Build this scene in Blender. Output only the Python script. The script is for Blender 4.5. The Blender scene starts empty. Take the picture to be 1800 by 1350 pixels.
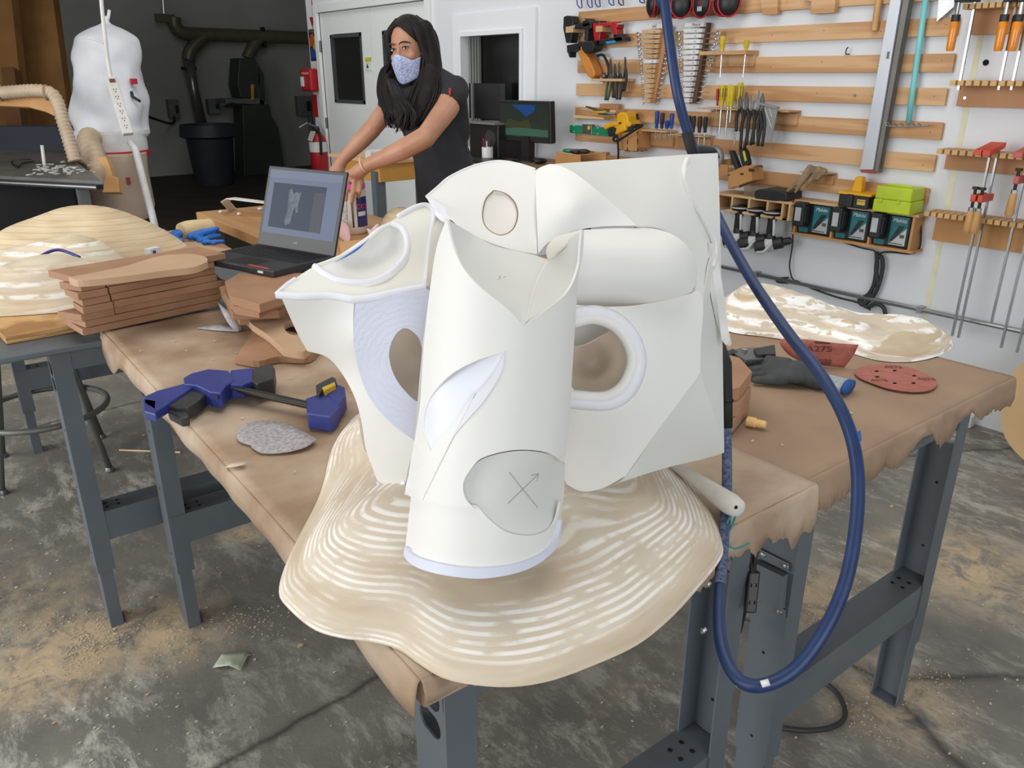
import bpy, bmesh, math, random
import numpy as np
from mathutils import Vector, Matrix, Quaternion, geometry, noise
random.seed(7)
sc = bpy.context.scene
COL = sc.collection
# ---------------------------------------------------------------- camera
F = 1396.0; TH = math.radians(21.3); YAW = math.radians(38.7); H = 1.5
hd = Vector((math.sin(YAW), math.cos(YAW), 0)); RT = Vector((math.cos(YAW), -math.sin(YAW), 0))
FW = hd * math.cos(TH) - Vector((0, 0, math.sin(TH))); UP = RT.cross(FW)
CAM = Vector((0, 0, H))
cd = bpy.data.cameras.new('camera'); cam = bpy.data.objects.new('camera', cd); COL.objects.link(cam)
cd.sensor_fit = 'HORIZONTAL'; cd.sensor_width = 36.0; cd.lens = 36.0 * F / 1800.0; cd.clip_start = 0.02; cd.clip_end = 60
M = Matrix((RT, UP, -FW)).transposed().to_4x4(); M.translation = CAM
cam.matrix_world = M; sc.camera = cam
# ---------------------------------------------------------------- world, light, exposure
w = bpy.data.worlds.new('world'); sc.world = w; w.use_nodes = True
bg = w.node_tree.nodes['Background']; bg.inputs[0].default_value = (0.80, 0.88, 1.0, 1); bg.inputs[1].default_value = 1.0
def area(name, loc, target, sx, sy, power, color):
    d = bpy.data.lights.new(name, 'AREA'); d.shape = 'RECTANGLE'; d.size = sx; d.size_y = sy; d.energy = power; d.color = color
    o = bpy.data.objects.new(name, d); COL.objects.link(o); o.location = loc
    o.rotation_euler = (Vector(target) - Vector(loc)).to_track_quat('-Z', 'Y').to_euler(); return o
area('daylight_roller_door', (-3.4, 3.6, 1.75), (1.5, 3.2, 1.0), 5.0, 3.0, 225, (1.0, 0.99, 0.97))
area('rear_fill', (-1.6, -3.6, 2.2), (1.5, 2.5, 0.9), 4.5, 2.6, 130, (0.97, 0.99, 1.0))  # added soft fill from behind the camera, out of view
area('overhead_fill', (1.0, 1.6, 4.1), (1.2, 1.8, 0.0), 3.5, 3.0, 80, (1.0, 0.97, 0.93))  # unseen overhead fill, added to keep the whites soft
area('far_door_fill', (2.0, 5.6, 4.1), (3.2, 6.4, 0.8), 2.0, 1.5, 38, (1.0, 0.98, 0.95))  # added to brighten the far doors, not a fitting of the room
vs = sc.view_settings; vs.view_transform = 'Standard'; vs.look = 'None'; vs.exposure = -0.12; vs.gamma = 1.0; vs.use_curve_mapping = False
# ---------------------------------------------------------------- photo geometry helpers: a pixel becomes a point on a real plane or at a distance
def ray(x, y): return FW + RT * ((x - 900.0) / F) - UP * ((y - 675.0) / F)
def PT(x, y, t): return CAM + ray(x, y) * t
def PZ(x, y, z): d = ray(x, y); return CAM + d * ((z - H) / d.z)
def PX(x, y, X): d = ray(x, y); return CAM + d * (X / d.x)
def PY(x, y, Y): d = ray(x, y); return CAM + d * (Y / d.y)
def V(*a): return Vector(a)
# ---------------------------------------------------------------- materials
MATS = {}
def lin(c):
    c = c / 255.0
    return c / 12.92 if c <= 0.04045 else ((c + 0.055) / 1.055) ** 2.4
def rgb(r, g, b): return (lin(r), lin(g), lin(b), 1)
def mat(name, col, rough=0.6, metal=0.0, col2=None, scale=8.0, stretch=(1, 1, 1), bump=0.0, bscale=None, emit=None, alpha=1.0, trans=0.0, coat=0.0, lo=0.35, hi=0.65, detail=6):
    if name in MATS: return MATS[name]
    m = bpy.data.materials.new(name); m.use_nodes = True; nt = m.node_tree; p = nt.nodes['Principled BSDF']
    p.inputs['Base Color'].default_value = rgb(*col); p.inputs['Roughness'].default_value = rough; p.inputs['Metallic'].default_value = metal
    p.inputs['Coat Weight'].default_value = coat
    if trans: p.inputs['Transmission Weight'].default_value = trans
    if alpha < 1: p.inputs['Alpha'].default_value = alpha
    if emit: p.inputs['Emission Color'].default_value = rgb(*emit[:3]); p.inputs['Emission Strength'].default_value = emit[3]
    tc = nt.nodes.new('ShaderNodeTexCoord'); mp = nt.nodes.new('ShaderNodeMapping'); mp.inputs['Scale'].default_value = stretch
    nt.links.new(tc.outputs['Object'], mp.inputs[0])
    n = nt.nodes.new('ShaderNodeTexNoise'); n.inputs['Scale'].default_value = scale; n.inputs['Detail'].default_value = detail
    nt.links.new(mp.outputs[0], n.inputs['Vector'])
    if col2 is None: col2 = tuple(max(0, c * 0.92) for c in col)
    r = nt.nodes.new('ShaderNodeValToRGB'); r.color_ramp.elements[0].position = lo; r.color_ramp.elements[1].position = hi
    r.color_ramp.elements[0].color = rgb(*col2); r.color_ramp.elements[1].color = rgb(*col)
    nt.links.new(n.outputs[0], r.inputs[0]); nt.links.new(r.outputs[0], p.inputs['Base Color'])
    if bump:
        b = nt.nodes.new('ShaderNodeBump'); b.inputs['Strength'].default_value = bump; b.inputs['Distance'].default_value = 0.004
        n2 = nt.nodes.new('ShaderNodeTexNoise'); n2.inputs['Scale'].default_value = bscale or scale * 4; n2.inputs['Detail'].default_value = 5
        nt.links.new(mp.outputs[0], n2.inputs['Vector']); nt.links.new(n2.outputs[0], b.inputs['Height']); nt.links.new(b.outputs[0], p.inputs['Normal'])
    MATS[name] = m; return m
# ---------------------------------------------------------------- mesh builder
class MB:
    def __init__(s): s.v = []; s.f = []
    def add(s, vs, fs):
        o = len(s.v); s.v += [tuple(v) for v in vs]; s.f += [tuple(i + o for i in f) for f in fs]; return s
    def box(s, c, d, R=None):
        c = Vector(c); h = [x / 2 for x in d]
        vs = [Vector((x * h[0], y * h[1], z * h[2])) for x in (-1, 1) for y in (-1, 1) for z in (-1, 1)]
        if R is not None: vs = [R @ v for v in vs]
        return s.add([c + v for v in vs], [(0, 1, 3, 2), (4, 6, 7, 5), (0, 4, 5, 1), (2, 3, 7, 6), (0, 2, 6, 4), (1, 5, 7, 3)])
    def b2(s, a, b): return s.box([(a[i] + b[i]) / 2 for i in range(3)], [abs(a[i] - b[i]) for i in range(3)])
    def prism(s, loop, vec):
        loop = [Vector(p) for p in loop]; n = len(loop); vec = Vector(vec)
        nrm = sum(((loop[i] - loop[0]).cross(loop[(i + 1) % n] - loop[0]) for i in range(n)), Vector())
        if nrm.dot(vec) > 0: loop = loop[::-1]
        vs = loop + [p + vec for p in loop]
        return s.add(vs, [tuple(range(n)), tuple(range(2 * n - 1, n - 1, -1))] + [(i, i + n, (i + 1) % n + n, (i + 1) % n) for i in range(n)])
    def tube(s, pts, r, n=8, closed=False, caps=True, flat=1.0):
        pts = [Vector(p) for p in pts]; k = len(pts); vs = []; ref = None
        for i, p in enumerate(pts):
            if closed: t = pts[(i + 1) % k] - pts[i - 1]
            else: t = pts[min(i + 1, k - 1)] - pts[max(i - 1, 0)]
            t = t.normalized() if t.length > 1e-9 else V(0, 0, 1)
            if ref is None: ref = t.orthogonal().normalized() if abs(t.z) > .95 else t.cross(V(0, 0, 1)).normalized()
            ref = (ref - t * ref.dot(t)).normalized(); bn = t.cross(ref)
            rr = r[i] if isinstance(r, (list, tuple)) else r
            vs += [p + (ref * math.cos(a) + bn * math.sin(a) * flat) * rr for a in [2 * math.pi * j / n for j in range(n)]]
        fs = []
        for i in range(k if closed else k - 1):
            a = i * n; b = ((i + 1) % k) * n
            fs += [(a + j, a + (j + 1) % n, b + (j + 1) % n, b + j) for j in range(n)]
        if caps and not closed: fs += [tuple(range(n - 1, -1, -1)), tuple((k - 1) * n + j for j in range(n))]
        return s.add(vs, fs)
    def cyl(s, a, b, r0, r1=None, n=14): return s.tube([a, b], [r0, r0 if r1 is None else r1], n)
    def lathe(s, prof, o, ax=(0, 0, 1), n=24):
        ax = Vector(ax).normalized(); e1 = ax.orthogonal().normalized(); e2 = ax.cross(e1); o = Vector(o); k = len(prof)
        vs = [o + ax * z + (e1 * math.cos(2 * math.pi * j / n) + e2 * math.sin(2 * math.pi * j / n)) * max(r, 1e-5) for r, z in prof for j in range(n)]
        fs = [(i * n + j, i * n + (j + 1) % n, (i + 1) * n + (j + 1) % n, (i + 1) * n + j) for i in range(k - 1) for j in range(n)]
        fs += [tuple(range(n - 1, -1, -1)), tuple((k - 1) * n + j for j in range(n))]
        return s.add(vs, fs)
    def ball(s, c, r, n=12, R=None):
        if not isinstance(r, (list, tuple)): r = (r, r, r)
        c = Vector(c); vs = []; fs = []; m = max(5, n // 2 + 1)
        for i in range(m + 1):
            th = math.pi * min(max(i / m, 0.002), 0.998)
            for j in range(n):
                a = 2 * math.pi * j / n; v = V(r[0] * math.sin(th) * math.cos(a), r[1] * math.sin(th) * math.sin(a), r[2] * math.cos(th))
                if R is not None: v = R @ v
                vs.append(c + v)
        fs = [(i * n + j, (i + 1) * n + j, (i + 1) * n + (j + 1) % n, i * n + (j + 1) % n) for i in range(m) for j in range(n)]
        fs += [tuple(range(n)), tuple(m * n + j for j in range(n - 1, -1, -1))]
        return s.add(vs, fs)
    def build(s, name, m, parent=None, smooth=False, bevel=0.0, seg=2, kind=None, autosmooth=None):
        me = bpy.data.meshes.new(name); me.from_pydata(s.v, [], s.f); me.update()
        return link(name, me, m, parent, smooth, bevel, seg, kind, autosmooth)
def link(name, me, m, parent=None, smooth=False, bevel=0.0, seg=2, kind=None, autosmooth=None):
    o = bpy.data.objects.new(name, me); COL.objects.link(o)
    if m is not None: me.materials.append(MATS[m] if isinstance(m, str) else m)
    if smooth or autosmooth:
        me.polygons.foreach_set('use_smooth', [True] * len(me.polygons))
        if autosmooth: me.set_sharp_from_angle(angle=math.radians(autosmooth))
    if parent is not None:
        o.parent = parent; o.matrix_parent_inverse = wm(parent).inverted()
    if bevel:
        b = o.modifiers.new('bevel', 'BEVEL'); b.width = bevel; b.segments = seg; b.limit_method = 'ANGLE'; b.angle_limit = math.radians(35)
    if kind: o['kind'] = kind
    return o
def wm(o):
    m = o.matrix_basis.copy()
    return wm(o.parent) @ o.matrix_parent_inverse @ m if o.parent else m
def tag(o, label, cat, group=None, kind=None):
    if label: o['label'] = label
    if cat: o['category'] = cat
    if group: o['group'] = group
    if kind: o['kind'] = kind
    return o
def thing(name, loc, label, cat, group=None):
    o = bpy.data.objects.new(name, None); COL.objects.link(o); o.location = loc; o.empty_display_size = .05
    return tag(o, label, cat, group)
def struct(o): o['kind'] = 'structure'; return o
def spline(pts, n=8, closed=False, sharp=()):
    """Catmull-Rom through points (2D or 3D); indices in sharp stay corners."""
    P = [Vector(p) for p in pts]; k = len(P); out = []
    for i in range(k if closed else k - 1):
        p1 = P[i]; p2 = P[(i + 1) % k]
        p0 = P[i - 1] if (closed or i > 0) else p1; p3 = P[(i + 2) % k] if (closed or i + 2 < k) else p2
        if i in sharp: p0 = p1 - (p2 - p1)*.5
        if (i + 1) % k in sharp: p3 = p2 + (p2 - p1)*.5
        for j in range(n):
            t = j / n
            out.append(0.5 * ((2 * p1) + (p2 - p0) * t + (2 * p0 - 5 * p1 + 4 * p2 - p3) * t * t + (3 * p1 - p0 - 3 * p2 + p3) * t ** 3))
    if not closed: out.append(P[-1])
    return out
def text(name, body, loc, right, up, size, m, parent=None, depth=0.0004, align='CENTER', shear=0):
    cu = bpy.data.curves.new(name, 'FONT'); cu.body = body; cu.size = size; cu.align_x = align; cu.align_y = 'CENTER'; cu.extrude = depth; cu.shear = shear
    o = bpy.data.objects.new(name, cu); right = Vector(right).normalized(); up = Vector(up); up = (up - right * up.dot(right)).normalized()
    R = Matrix((right, up, right.cross(up))).transposed().to_4x4(); R.translation = Vector(loc)
    dg = bpy.context.evaluated_depsgraph_get()
    COL.objects.link(o); dg.update(); me = bpy.data.meshes.new_from_object(o.evaluated_get(dg)); me.transform(R)
    COL.objects.unlink(o); bpy.data.objects.remove(o)
    return link(name, me, m, parent)
def circle(c, e1, e2, r, n=20, r2=None):
    r2 = r2 or r; c = Vector(c)
    return [c + e1 * (r * math.cos(2 * math.pi * i / n)) + e2 * (r2 * math.sin(2 * math.pi * i / n)) for i in range(n)]
EX, EY, EZ = V(1, 0, 0), V(0, 1, 0), V(0, 0, 1)
def inside(p, loop):
    x, y = p[0], p[1]; c = False; n = len(loop); j = n - 1
    for i in range(n):
        a, b = loop[i], loop[j]
        if (a[1] > y) != (b[1] > y) and x < (b[0] - a[0]) * (y - a[1]) / (b[1] - a[1]) + a[0]: c = not c
        j = i
    return c
def flatmesh(loops, step):
    """triangulate an outline (loops[0]) with holes (loops[1:]); returns 2D points and triangles"""
    pts = []; edges = []
    for L in loops:
        o = len(pts); pts += [Vector((p[0], p[1])) for p in L]; n = len(L); edges += [(o + i, o + (i + 1) % n) for i in range(n)]
    nb = len(pts); L0 = loops[0]
    xs = [p[0] for p in L0]; ys = [p[1] for p in L0]; B = np.array([[p.x, p.y] for p in pts])
    y = min(ys); row = 0
    while y < max(ys):
        x = min(xs) + (step / 2 if row % 2 else 0)
        while x < max(xs):
            if inside((x, y), L0) and not any(inside((x, y), h) for h in loops[1:]):
                if ((B[:nb] - (x, y)) ** 2).sum(1).min() > (step * .55) ** 2: pts.append(Vector((x, y)))
            x += step
        y += step * .87; row += 1
    vo, eo, fo, *_ = geometry.delaunay_2d_cdt(pts, edges, [], 0, 1e-6)
    fs = []
    for f in fo:
        c = sum((vo[i] for i in f), Vector((0, 0))) / len(f)
        if inside(c, L0) and not any(inside(c, h) for h in loops[1:]): fs.append(tuple(f))
    return vo, fs
def tps(ctrl):
    """smooth depth field through control points (x, y, depth)"""
    C = np.array(ctrl, float); n = len(C); X = C[:, :2] / 300.0
    def U(d2): return np.where(d2 > 1e-12, 0.5 * d2 * np.log(np.maximum(d2, 1e-12)), 0)
    K = U(((X[:, None] - X[None]) ** 2).sum(2)); Pm = np.c_[np.ones(n), X]
    A = np.block([[K, Pm], [Pm.T, np.zeros((3, 3))]]); s = np.linalg.lstsq(A, np.r_[C[:, 2], 0, 0, 0], rcond=None)[0]
    def f(x, y):
        q = np.array([x, y]) / 300.0; return float(U(((X - q) ** 2).sum(1)) @ s[:n] + s[n] + s[n + 1] * q[0] + s[n + 2] * q[1])
    return f
# ================================================================ ROOM
WX = 3.75; BY = 13.5
def floor_mat():
    m = bpy.data.materials.new('concrete'); m.use_nodes = True; nt = m.node_tree; p = nt.nodes['Principled BSDF']; L = nt.links
    tc = nt.nodes.new('ShaderNodeTexCoord')
    def noise_(scale, detail=8, rough=.6, st=(1, 1, 1), rot=0, dist=0):
        mp = nt.nodes.new('ShaderNodeMapping'); mp.inputs['Scale'].default_value = st; mp.inputs['Rotation'].default_value = (0, 0, rot)
        L.new(tc.outputs['Object'], mp.inputs[0]); n = nt.nodes.new('ShaderNodeTexNoise'); n.inputs['Scale'].default_value = scale
        n.inputs['Detail'].default_value = detail; n.inputs['Roughness'].default_value = rough; n.inputs['Distortion'].default_value = dist
        L.new(mp.outputs[0], n.inputs['Vector']); return n.outputs[0]
    def ramp(s, a, b, ca=(0, 0, 0, 1), cb=(1, 1, 1, 1)):
        r = nt.nodes.new('ShaderNodeValToRGB'); r.color_ramp.elements[0].position = a; r.color_ramp.elements[1].position = b
        r.color_ramp.elements[0].color = ca; r.color_ramp.elements[1].color = cb; L.new(s, r.inputs[0]); return r.outputs[0]
    def mix(f, a, b):
        x = nt.nodes.new('ShaderNodeMixRGB'); L.new(f, x.inputs[0])
        for i, s in ((1, a), (2, b)):
            if isinstance(s, tuple): x.inputs[i].default_value = s
            else: L.new(s, x.inputs[i])
        return x.outputs[0]
    def mul(a, b):
        x = nt.nodes.new('ShaderNodeMath'); x.operation = 'MULTIPLY'; L.new(a, x.inputs[0])
        if isinstance(b, float): x.inputs[1].default_value = b
        else: L.new(b, x.inputs[1])
        return x.outputs[0]
    base = ramp(noise_(2.2, 10, .65), .3, .7, rgb(100, 98, 92), rgb(136, 132, 122))
    # scuffed plaster dust in broad patches, streaked by sweeping
    patch = ramp(noise_(.9, 5, .55), .36, .60); streak = ramp(noise_(9, 14, .8, (1, .45, 1), .5, .35), .49, .60)
    c = mix(mul(mul(patch, streak), .8), base, rgb(204, 200, 189))
    fine = ramp(noise_(60, 4, .7), .66, .72); c = mix(mul(fine, .5), c, rgb(205, 200, 188))
    # sawdust in tan drifts
    sd = mul(ramp(noise_(1.15, 6, .6, (1, 1, 1), 1.0, .4), .55, .68), ramp(noise_(14, 8, .7), .38, .6)); c = mix(mul(sd, .55), c, rgb(197, 176, 142))
    def drift(px, py, r):
        cen = PZ(px, py, 0); vm = nt.nodes.new('ShaderNodeVectorMath'); vm.operation = 'DISTANCE'; L.new(tc.outputs['Object'], vm.inputs[0]); vm.inputs[1].default_value = cen
        return ramp(vm.outputs['Value'], r * .15, r, (1, 1, 1, 1), (0, 0, 0, 1))
    gr = ramp(noise_(11, 12, .75, (1, 1, 1), .3, .8), .40, .56)
    for px, py, r in ((130, 1130, .30), (300, 1110, .22), (60, 1180, .22), (1430, 1050, .26), (1570, 1230, .22), (430, 940, .10), (1700, 1000, .35)):
        c = mix(mul(mul(drift(px, py, r), gr), .85), c, rgb(206, 182, 146))
    # spilled dark stains
    st = ramp(noise_(1.7, 3, .5, (1, 1, 1), 2.0), .62, .68); c = mix(mul(st, .35), c, rgb(62, 60, 55))
    # cracks
    vo = nt.nodes.new('ShaderNodeTexVoronoi'); vo.feature = 'DISTANCE_TO_EDGE'; vo.inputs['Scale'].default_value = .42
    mp = nt.nodes.new('ShaderNodeMapping'); mp.inputs['Location'].default_value = (.31, .13, 0)
    nz = nt.nodes.new('ShaderNodeTexNoise'); nz.inputs['Scale'].default_value = 7; nz.inputs['Detail'].default_value = 6
    ad = nt.nodes.new('ShaderNodeVectorMath'); ad.operation = 'MULTIPLY_ADD'; ad.inputs[1].default_value = (.06, .06, 0)
    L.new(tc.outputs['Object'], nz.inputs[0]); L.new(nz.outputs['Color'], ad.inputs[0]); L.new(tc.outputs['Object'], ad.inputs[2]); L.new(ad.outputs[0], mp.inputs[0]); L.new(mp.outputs[0], vo.inputs['Vector'])
    cr = ramp(vo.outputs['Distance'], .0015, .005, (1, 1, 1, 1), (0, 0, 0, 1)); c = mix(mul(cr, .75), c, rgb(40, 38, 35))
    L.new(c, p.inputs['Base Color']); p.inputs['Roughness'].default_value = .62
    b = nt.nodes.new('ShaderNodeBump'); b.inputs['Strength'].default_value = .25; b.inputs['Distance'].default_value = .01
    L.new(noise_(28, 8, .7), b.inputs['Height']); L.new(b.outputs[0], p.inputs['Normal'])
    MATS['concrete'] = m
floor_mat()
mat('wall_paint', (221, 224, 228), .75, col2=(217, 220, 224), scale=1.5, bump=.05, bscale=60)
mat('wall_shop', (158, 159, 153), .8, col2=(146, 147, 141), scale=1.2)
mat('ceiling_paint', (150, 150, 148), .9)
mat('door_paint', (230, 233, 232), .5, col2=(226, 229, 228), scale=2)
mat('trim_paint', (232, 235, 238), .45, col2=(230, 233, 236), scale=2)
mat('dark_glass', (26, 27, 25), .12, col2=(20, 21, 20))
mat('dark_frame', (70, 74, 76), .5)
mat('steel_hw', (120, 122, 124), .35, .8)
mat('black_plastic', (26, 26, 28), .42); mat('black_rubber', (22, 22, 22), .7)
mat('fir_ply', (208, 168, 124), .55, col2=(186, 140, 94), scale=2.2, stretch=(1, .5, 7), lo=.44, hi=.56, detail=3)
mat('fir_edge', (150, 108, 70), .7)
b = MB(); b.add([(-6, -4.2, 0), (7, -4.2, 0), (7, BY + .2, 0), (-6, BY + .2, 0), (-6, -4.2, -.2), (7, -4.2, -.2), (7, BY + .2, -.2), (-6, BY + .2, -.2)], [(0, 1, 2, 3), (4, 7, 6, 5), (0, 4, 5, 1), (1, 5, 6, 2), (2, 6, 7, 3), (3, 7, 4, 0)])
struct(b.build('floor', 'concrete'))
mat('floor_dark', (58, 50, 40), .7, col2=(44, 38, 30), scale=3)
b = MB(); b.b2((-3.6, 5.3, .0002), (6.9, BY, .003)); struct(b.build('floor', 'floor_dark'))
WE = PX(545, 100, WX).y
# slat wall (right), with a doorway and a window cut through it
dL = PX(563, 60, WX).y; dR = PX(752, 60, WX).y; dT = 2.04
wL = PX(812, 100, WX).y; wR = PX(924, 100, WX).y; wT = PX(812, 57, WX).z; wB = .95
b = MB()
def wallbox(y0, y1, z0, z1): b.b2((WX, y0, z0), (WX + .16, y1, z1))
wallbox(-4.2, wR, 0, 4.5); wallbox(wR, wL, 0, wB); wallbox(wR, wL, wT, 4.5); wallbox(wL, dR, 0, 4.5); wallbox(dR, dL, dT, 4.5); wallbox(dL, WE, 0, 4.5)
wallR = struct(b.build('wall_right', 'wall_paint'))
b = MB(); b.b2((WX + .17, WE - .02, 0), (7, WE + .14, 4.5)); struct(b.build('wall_return', 'wall_paint'))
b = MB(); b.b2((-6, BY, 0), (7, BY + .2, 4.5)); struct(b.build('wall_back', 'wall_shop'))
b = MB(); b.b2((6.9, WE + .15, 0), (7.05, BY - .01, 4.5)); struct(b.build('wall_alcove', 'wall_shop'))
b = MB(); b.b2((-6.1, -4.2, 4.5), (7.1, BY + .2, 4.6)); struct(b.build('ceiling', 'ceiling_paint'))
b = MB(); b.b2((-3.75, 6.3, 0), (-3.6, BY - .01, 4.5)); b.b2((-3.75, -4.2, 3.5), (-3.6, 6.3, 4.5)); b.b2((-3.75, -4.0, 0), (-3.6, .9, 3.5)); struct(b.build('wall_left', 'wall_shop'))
b = MB(); b.b2((-3.6, -4.2, 3.6), (WX, -4.05, 4.5)); b.b2((1.0, -4.2, 0), (WX, -4.05, 3.6)); struct(b.build('wall_rear', 'wall_paint'))
# room behind the interior window and doors (dark)
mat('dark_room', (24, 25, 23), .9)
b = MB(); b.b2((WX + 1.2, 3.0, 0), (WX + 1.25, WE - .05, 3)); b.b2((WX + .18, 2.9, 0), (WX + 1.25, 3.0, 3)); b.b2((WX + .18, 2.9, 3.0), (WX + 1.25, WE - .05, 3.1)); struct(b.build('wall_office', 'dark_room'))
# double door
mid = PX(651, 60, WX).y
fr = MB(); x0 = WX - .03
for y0, y1, z0, z1 in ((dL, dL + .07, 0, dT + .07), (dR - .07, dR, 0, dT + .07), (dR, dL, dT, dT + .07)): fr.b2((x0, y0, z0), (WX + .1, y1, z1))
tr = struct(fr.build('trim_1', 'door_paint', bevel=.004))
def doorleaf(nm, y0, y1, wy0, wy1, wz0, wz1, hinges, lever):
    b = MB(); xa, xb = WX + .005, WX + .05
    for a, c, d, e in ((y0, wy0, 0, dT), (wy1, y1, 0, dT), (wy0, wy1, 0, wz0), (wy0, wy1, wz1, dT)): b.b2((xa, a, d + .006), (xb, c, e - .004))
    o = struct(b.build(nm, 'door_paint'))
    b = MB(); k = .028
    for a, c, d, e in ((wy0, wy0 + k, wz0, wz1), (wy1 - k, wy1, wz0, wz1), (wy0, wy1, wz0, wz0 + k), (wy0, wy1, wz1 - k, wz1)): b.b2((xa - .008, a, d), (xb, c, e))
    b.build('glazing_bead', 'dark_frame', o)
    b = MB(); b.b2((WX + .025, wy0 + k, wz0 + k), (WX + .032, wy1 - k, wz1 - k)); b.build('pane', 'dark_glass', o)
    for z in hinges: b = MB(); b.cyl((WX - .012, y1 + .005 if lever > 0 else y0 - .005, z - .05), (WX - .012, y1 + .005 if lever > 0 else y0 - .005, z + .05), .011, n=10); b.build('hinge', 'steel_hw', o)
    if lever:
        b = MB(); yy = y0 + .07; b.cyl((WX + .004, yy, 1.0), (WX - .02, yy, 1.0), .026); b.tube([(WX - .02, yy, 1.0), (WX - .05, yy, 1.0), (WX - .055, yy + .02, 1.0), (WX - .055, yy + .11, 1.0)], .009); b.build('lever_handle', 'black_plastic', o)
    return o
q = lambda x, y: PX(x, y, WX)
d1 = doorleaf('door_1', mid + .002, dL - .005, q(637, 100).y, q(583, 100).y, q(610, 181).z, q(605, 60).z, (.3, 1.05, 1.75), 1)
d2 = doorleaf('door_2', dR + .005, mid - .002, q(738, 100).y, q(674, 100).y, q(610, 181).z, q(605, 60).z, (.3, 1.05, 1.75), -0)
b = MB(); b.b2((WX - .003, q(652, 100).y, q(646, 124).z), (WX + .004, q(642, 100).y, q(646, 101).z)); lb = b.build('warning_sticker', mat('sticker_white', (225, 226, 220), .5), d1)
b = MB(); b.b2((WX - .0045, q(652, 100).y, q(646, 108).z), (WX, q(642, 100).y, q(646, 101).z)); b.build('sticker_band', mat('sticker_yellow', (205, 200, 40), .5), lb)
b = MB(); c = q(646.5, 116); b.prism([c + V(-.005, .018, -.016), c + V(-.005, -.018, -.016), c + V(-.005, 0, .02)], (.003, 0, 0)); b.build('sticker_sign', 'black_plastic', lb)
# interior window with wide white casing
oL = q(799, 60).y; oR = q(945, 60).y; oT = q(870, 20).z
b = MB()
for a, c, d, e in ((wL, oL, wB - .1, oT), (oR, wR, wB - .1, oT), (wR, wL, wT, oT), (wR, wL, wB - .1, wB)): b.b2((WX - .022, a, d), (WX - .0005, c, e))
win = struct(b.build('window_1', 'trim_paint'))
b = MB()
for a, c, d, e in ((wL - .03, wL - .001, wB + .001, wT - .001), (wR + .001, wR + .03, wB + .001, wT - .001), (wR + .03, wL - .03, wT - .03, wT - .001), (wR + .03, wL - .03, wB + .001, wB + .03)): b.b2((WX - .035, a, d), (WX + .1, c, e))
b.build('window_frame', 'trim_paint', win)
b = MB(); b.b2((WX + .06, wR + .02, wB + .02), (WX + .066, wL - .02, wT - .02)); b.build('pane', 'dark_glass', win)
b = MB()
for k in range(4): b.b2((WX + .03, wL - .05 - k * .035, wB), (WX + .05, wL - .07 - k * .035, wT - .03))
b.build('blind_slat', mat('blind', (120, 122, 120), .6), win, kind='stuff')
# plywood hanging slats (french cleats)
sY0, sY1 = 1.664, 3.995
rows = [(1.792, 1.864), (1.652, 1.724), (1.508, 1.583), (1.373, 1.446), (1.232, 1.306), (1.095, 1.170), (.953, 1.026)]
for i, (a, c) in enumerate(rows):
    y0 = 1.61 if i == 0 else sY0 + (0, .01, .0, .005, -.005, .0, .003)[i]
    b = MB(); zs = .012; b.prism([(WX, y0, a), (WX - .018, y0, a), (WX - .018, y0, c), (WX, y0, c - .008)], (0, sY1 - y0 + .006 * math.sin(i * 5), 0)); o = b.build('slat', 'fir_ply', wallR, bevel=.0015)
    b = MB()
    for k in range(9):
        y = y0 + .05 + k * .283; b.cyl((WX - .0178, y, (a + c) / 2 + .01 * math.sin(k * 3 + i)), (WX - .0188, y, (a + c) / 2 + .01 * math.sin(k * 3 + i)), .0028, n=8)
    b.build('screw_head', 'fir_edge', o, kind='stuff')
b = MB(); b.b2((WX - .001, 1.57, .4), (WX - .0002, 1.595, 2.4)); b.build('masking_tape', mat('masking', (228, 226, 196), .7), wallR)
# ================================================================ WORKBENCHES
mat('bench_steel', (98, 105, 111), .45, .1, col2=(90, 97, 103), scale=5, bump=.05, bscale=90)
mat('bench_dust', (118, 119, 118), .7, col2=(84, 91, 97), scale=14)
mat('hole_black', (10, 10, 11), .9)
paper_first = [mat('kraft', (164, 137, 112), .75, col2=(148, 121, 98), scale=5, bump=.25, bscale=18), mat('kraft_dusty', (186, 165, 143), .8, col2=(152, 125, 100), scale=6, bump=.3, bscale=20, lo=.38, hi=.64, detail=12)]
def xf(M_, b): b.v = [tuple(M_ @ Vector(v)) for v in b.v]; return b
def slot_web(b, M_, x, y0, y1, z0, z1, th, sx):
    """web plate of a leg with two oval slots near the top, facing +-x"""
    ym = (y0 + y1) / 2
    loops = [[(y0, z0), (y1, z0), (y1, z1), (y0, z1)]]
    for zc in (z1 - .052, z1 - .096):
        L = []
        for i in range(16):
            a = 2 * math.pi * i / 16; dy = .0175 * math.cos(a); dz = .0185 * math.sin(a)
            L.append((ym + dy + (.008 if math.cos(a) > 0 else -.008), zc + dz + .0))
        loops.append(L)
    vo, fs = flatmesh(loops, .2); n = len(vo)
    vs = [(x, p[0], p[1]) for p in vo] + [(x + sx * th, p[0], p[1]) for p in vo]
    F2 = [f if sx < 0 else f[::-1] for f in fs] + [tuple(i + n for i in (f[::-1] if sx < 0 else f)) for f in fs]
    o = 0
    for L in loops:
        k = len(L)
        F2 += [(o + i, o + (i + 1) % k, o + (i + 1) % k + n, o + i + n) for i in range(k)]; o += k
    b.add(vs, F2)
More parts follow.
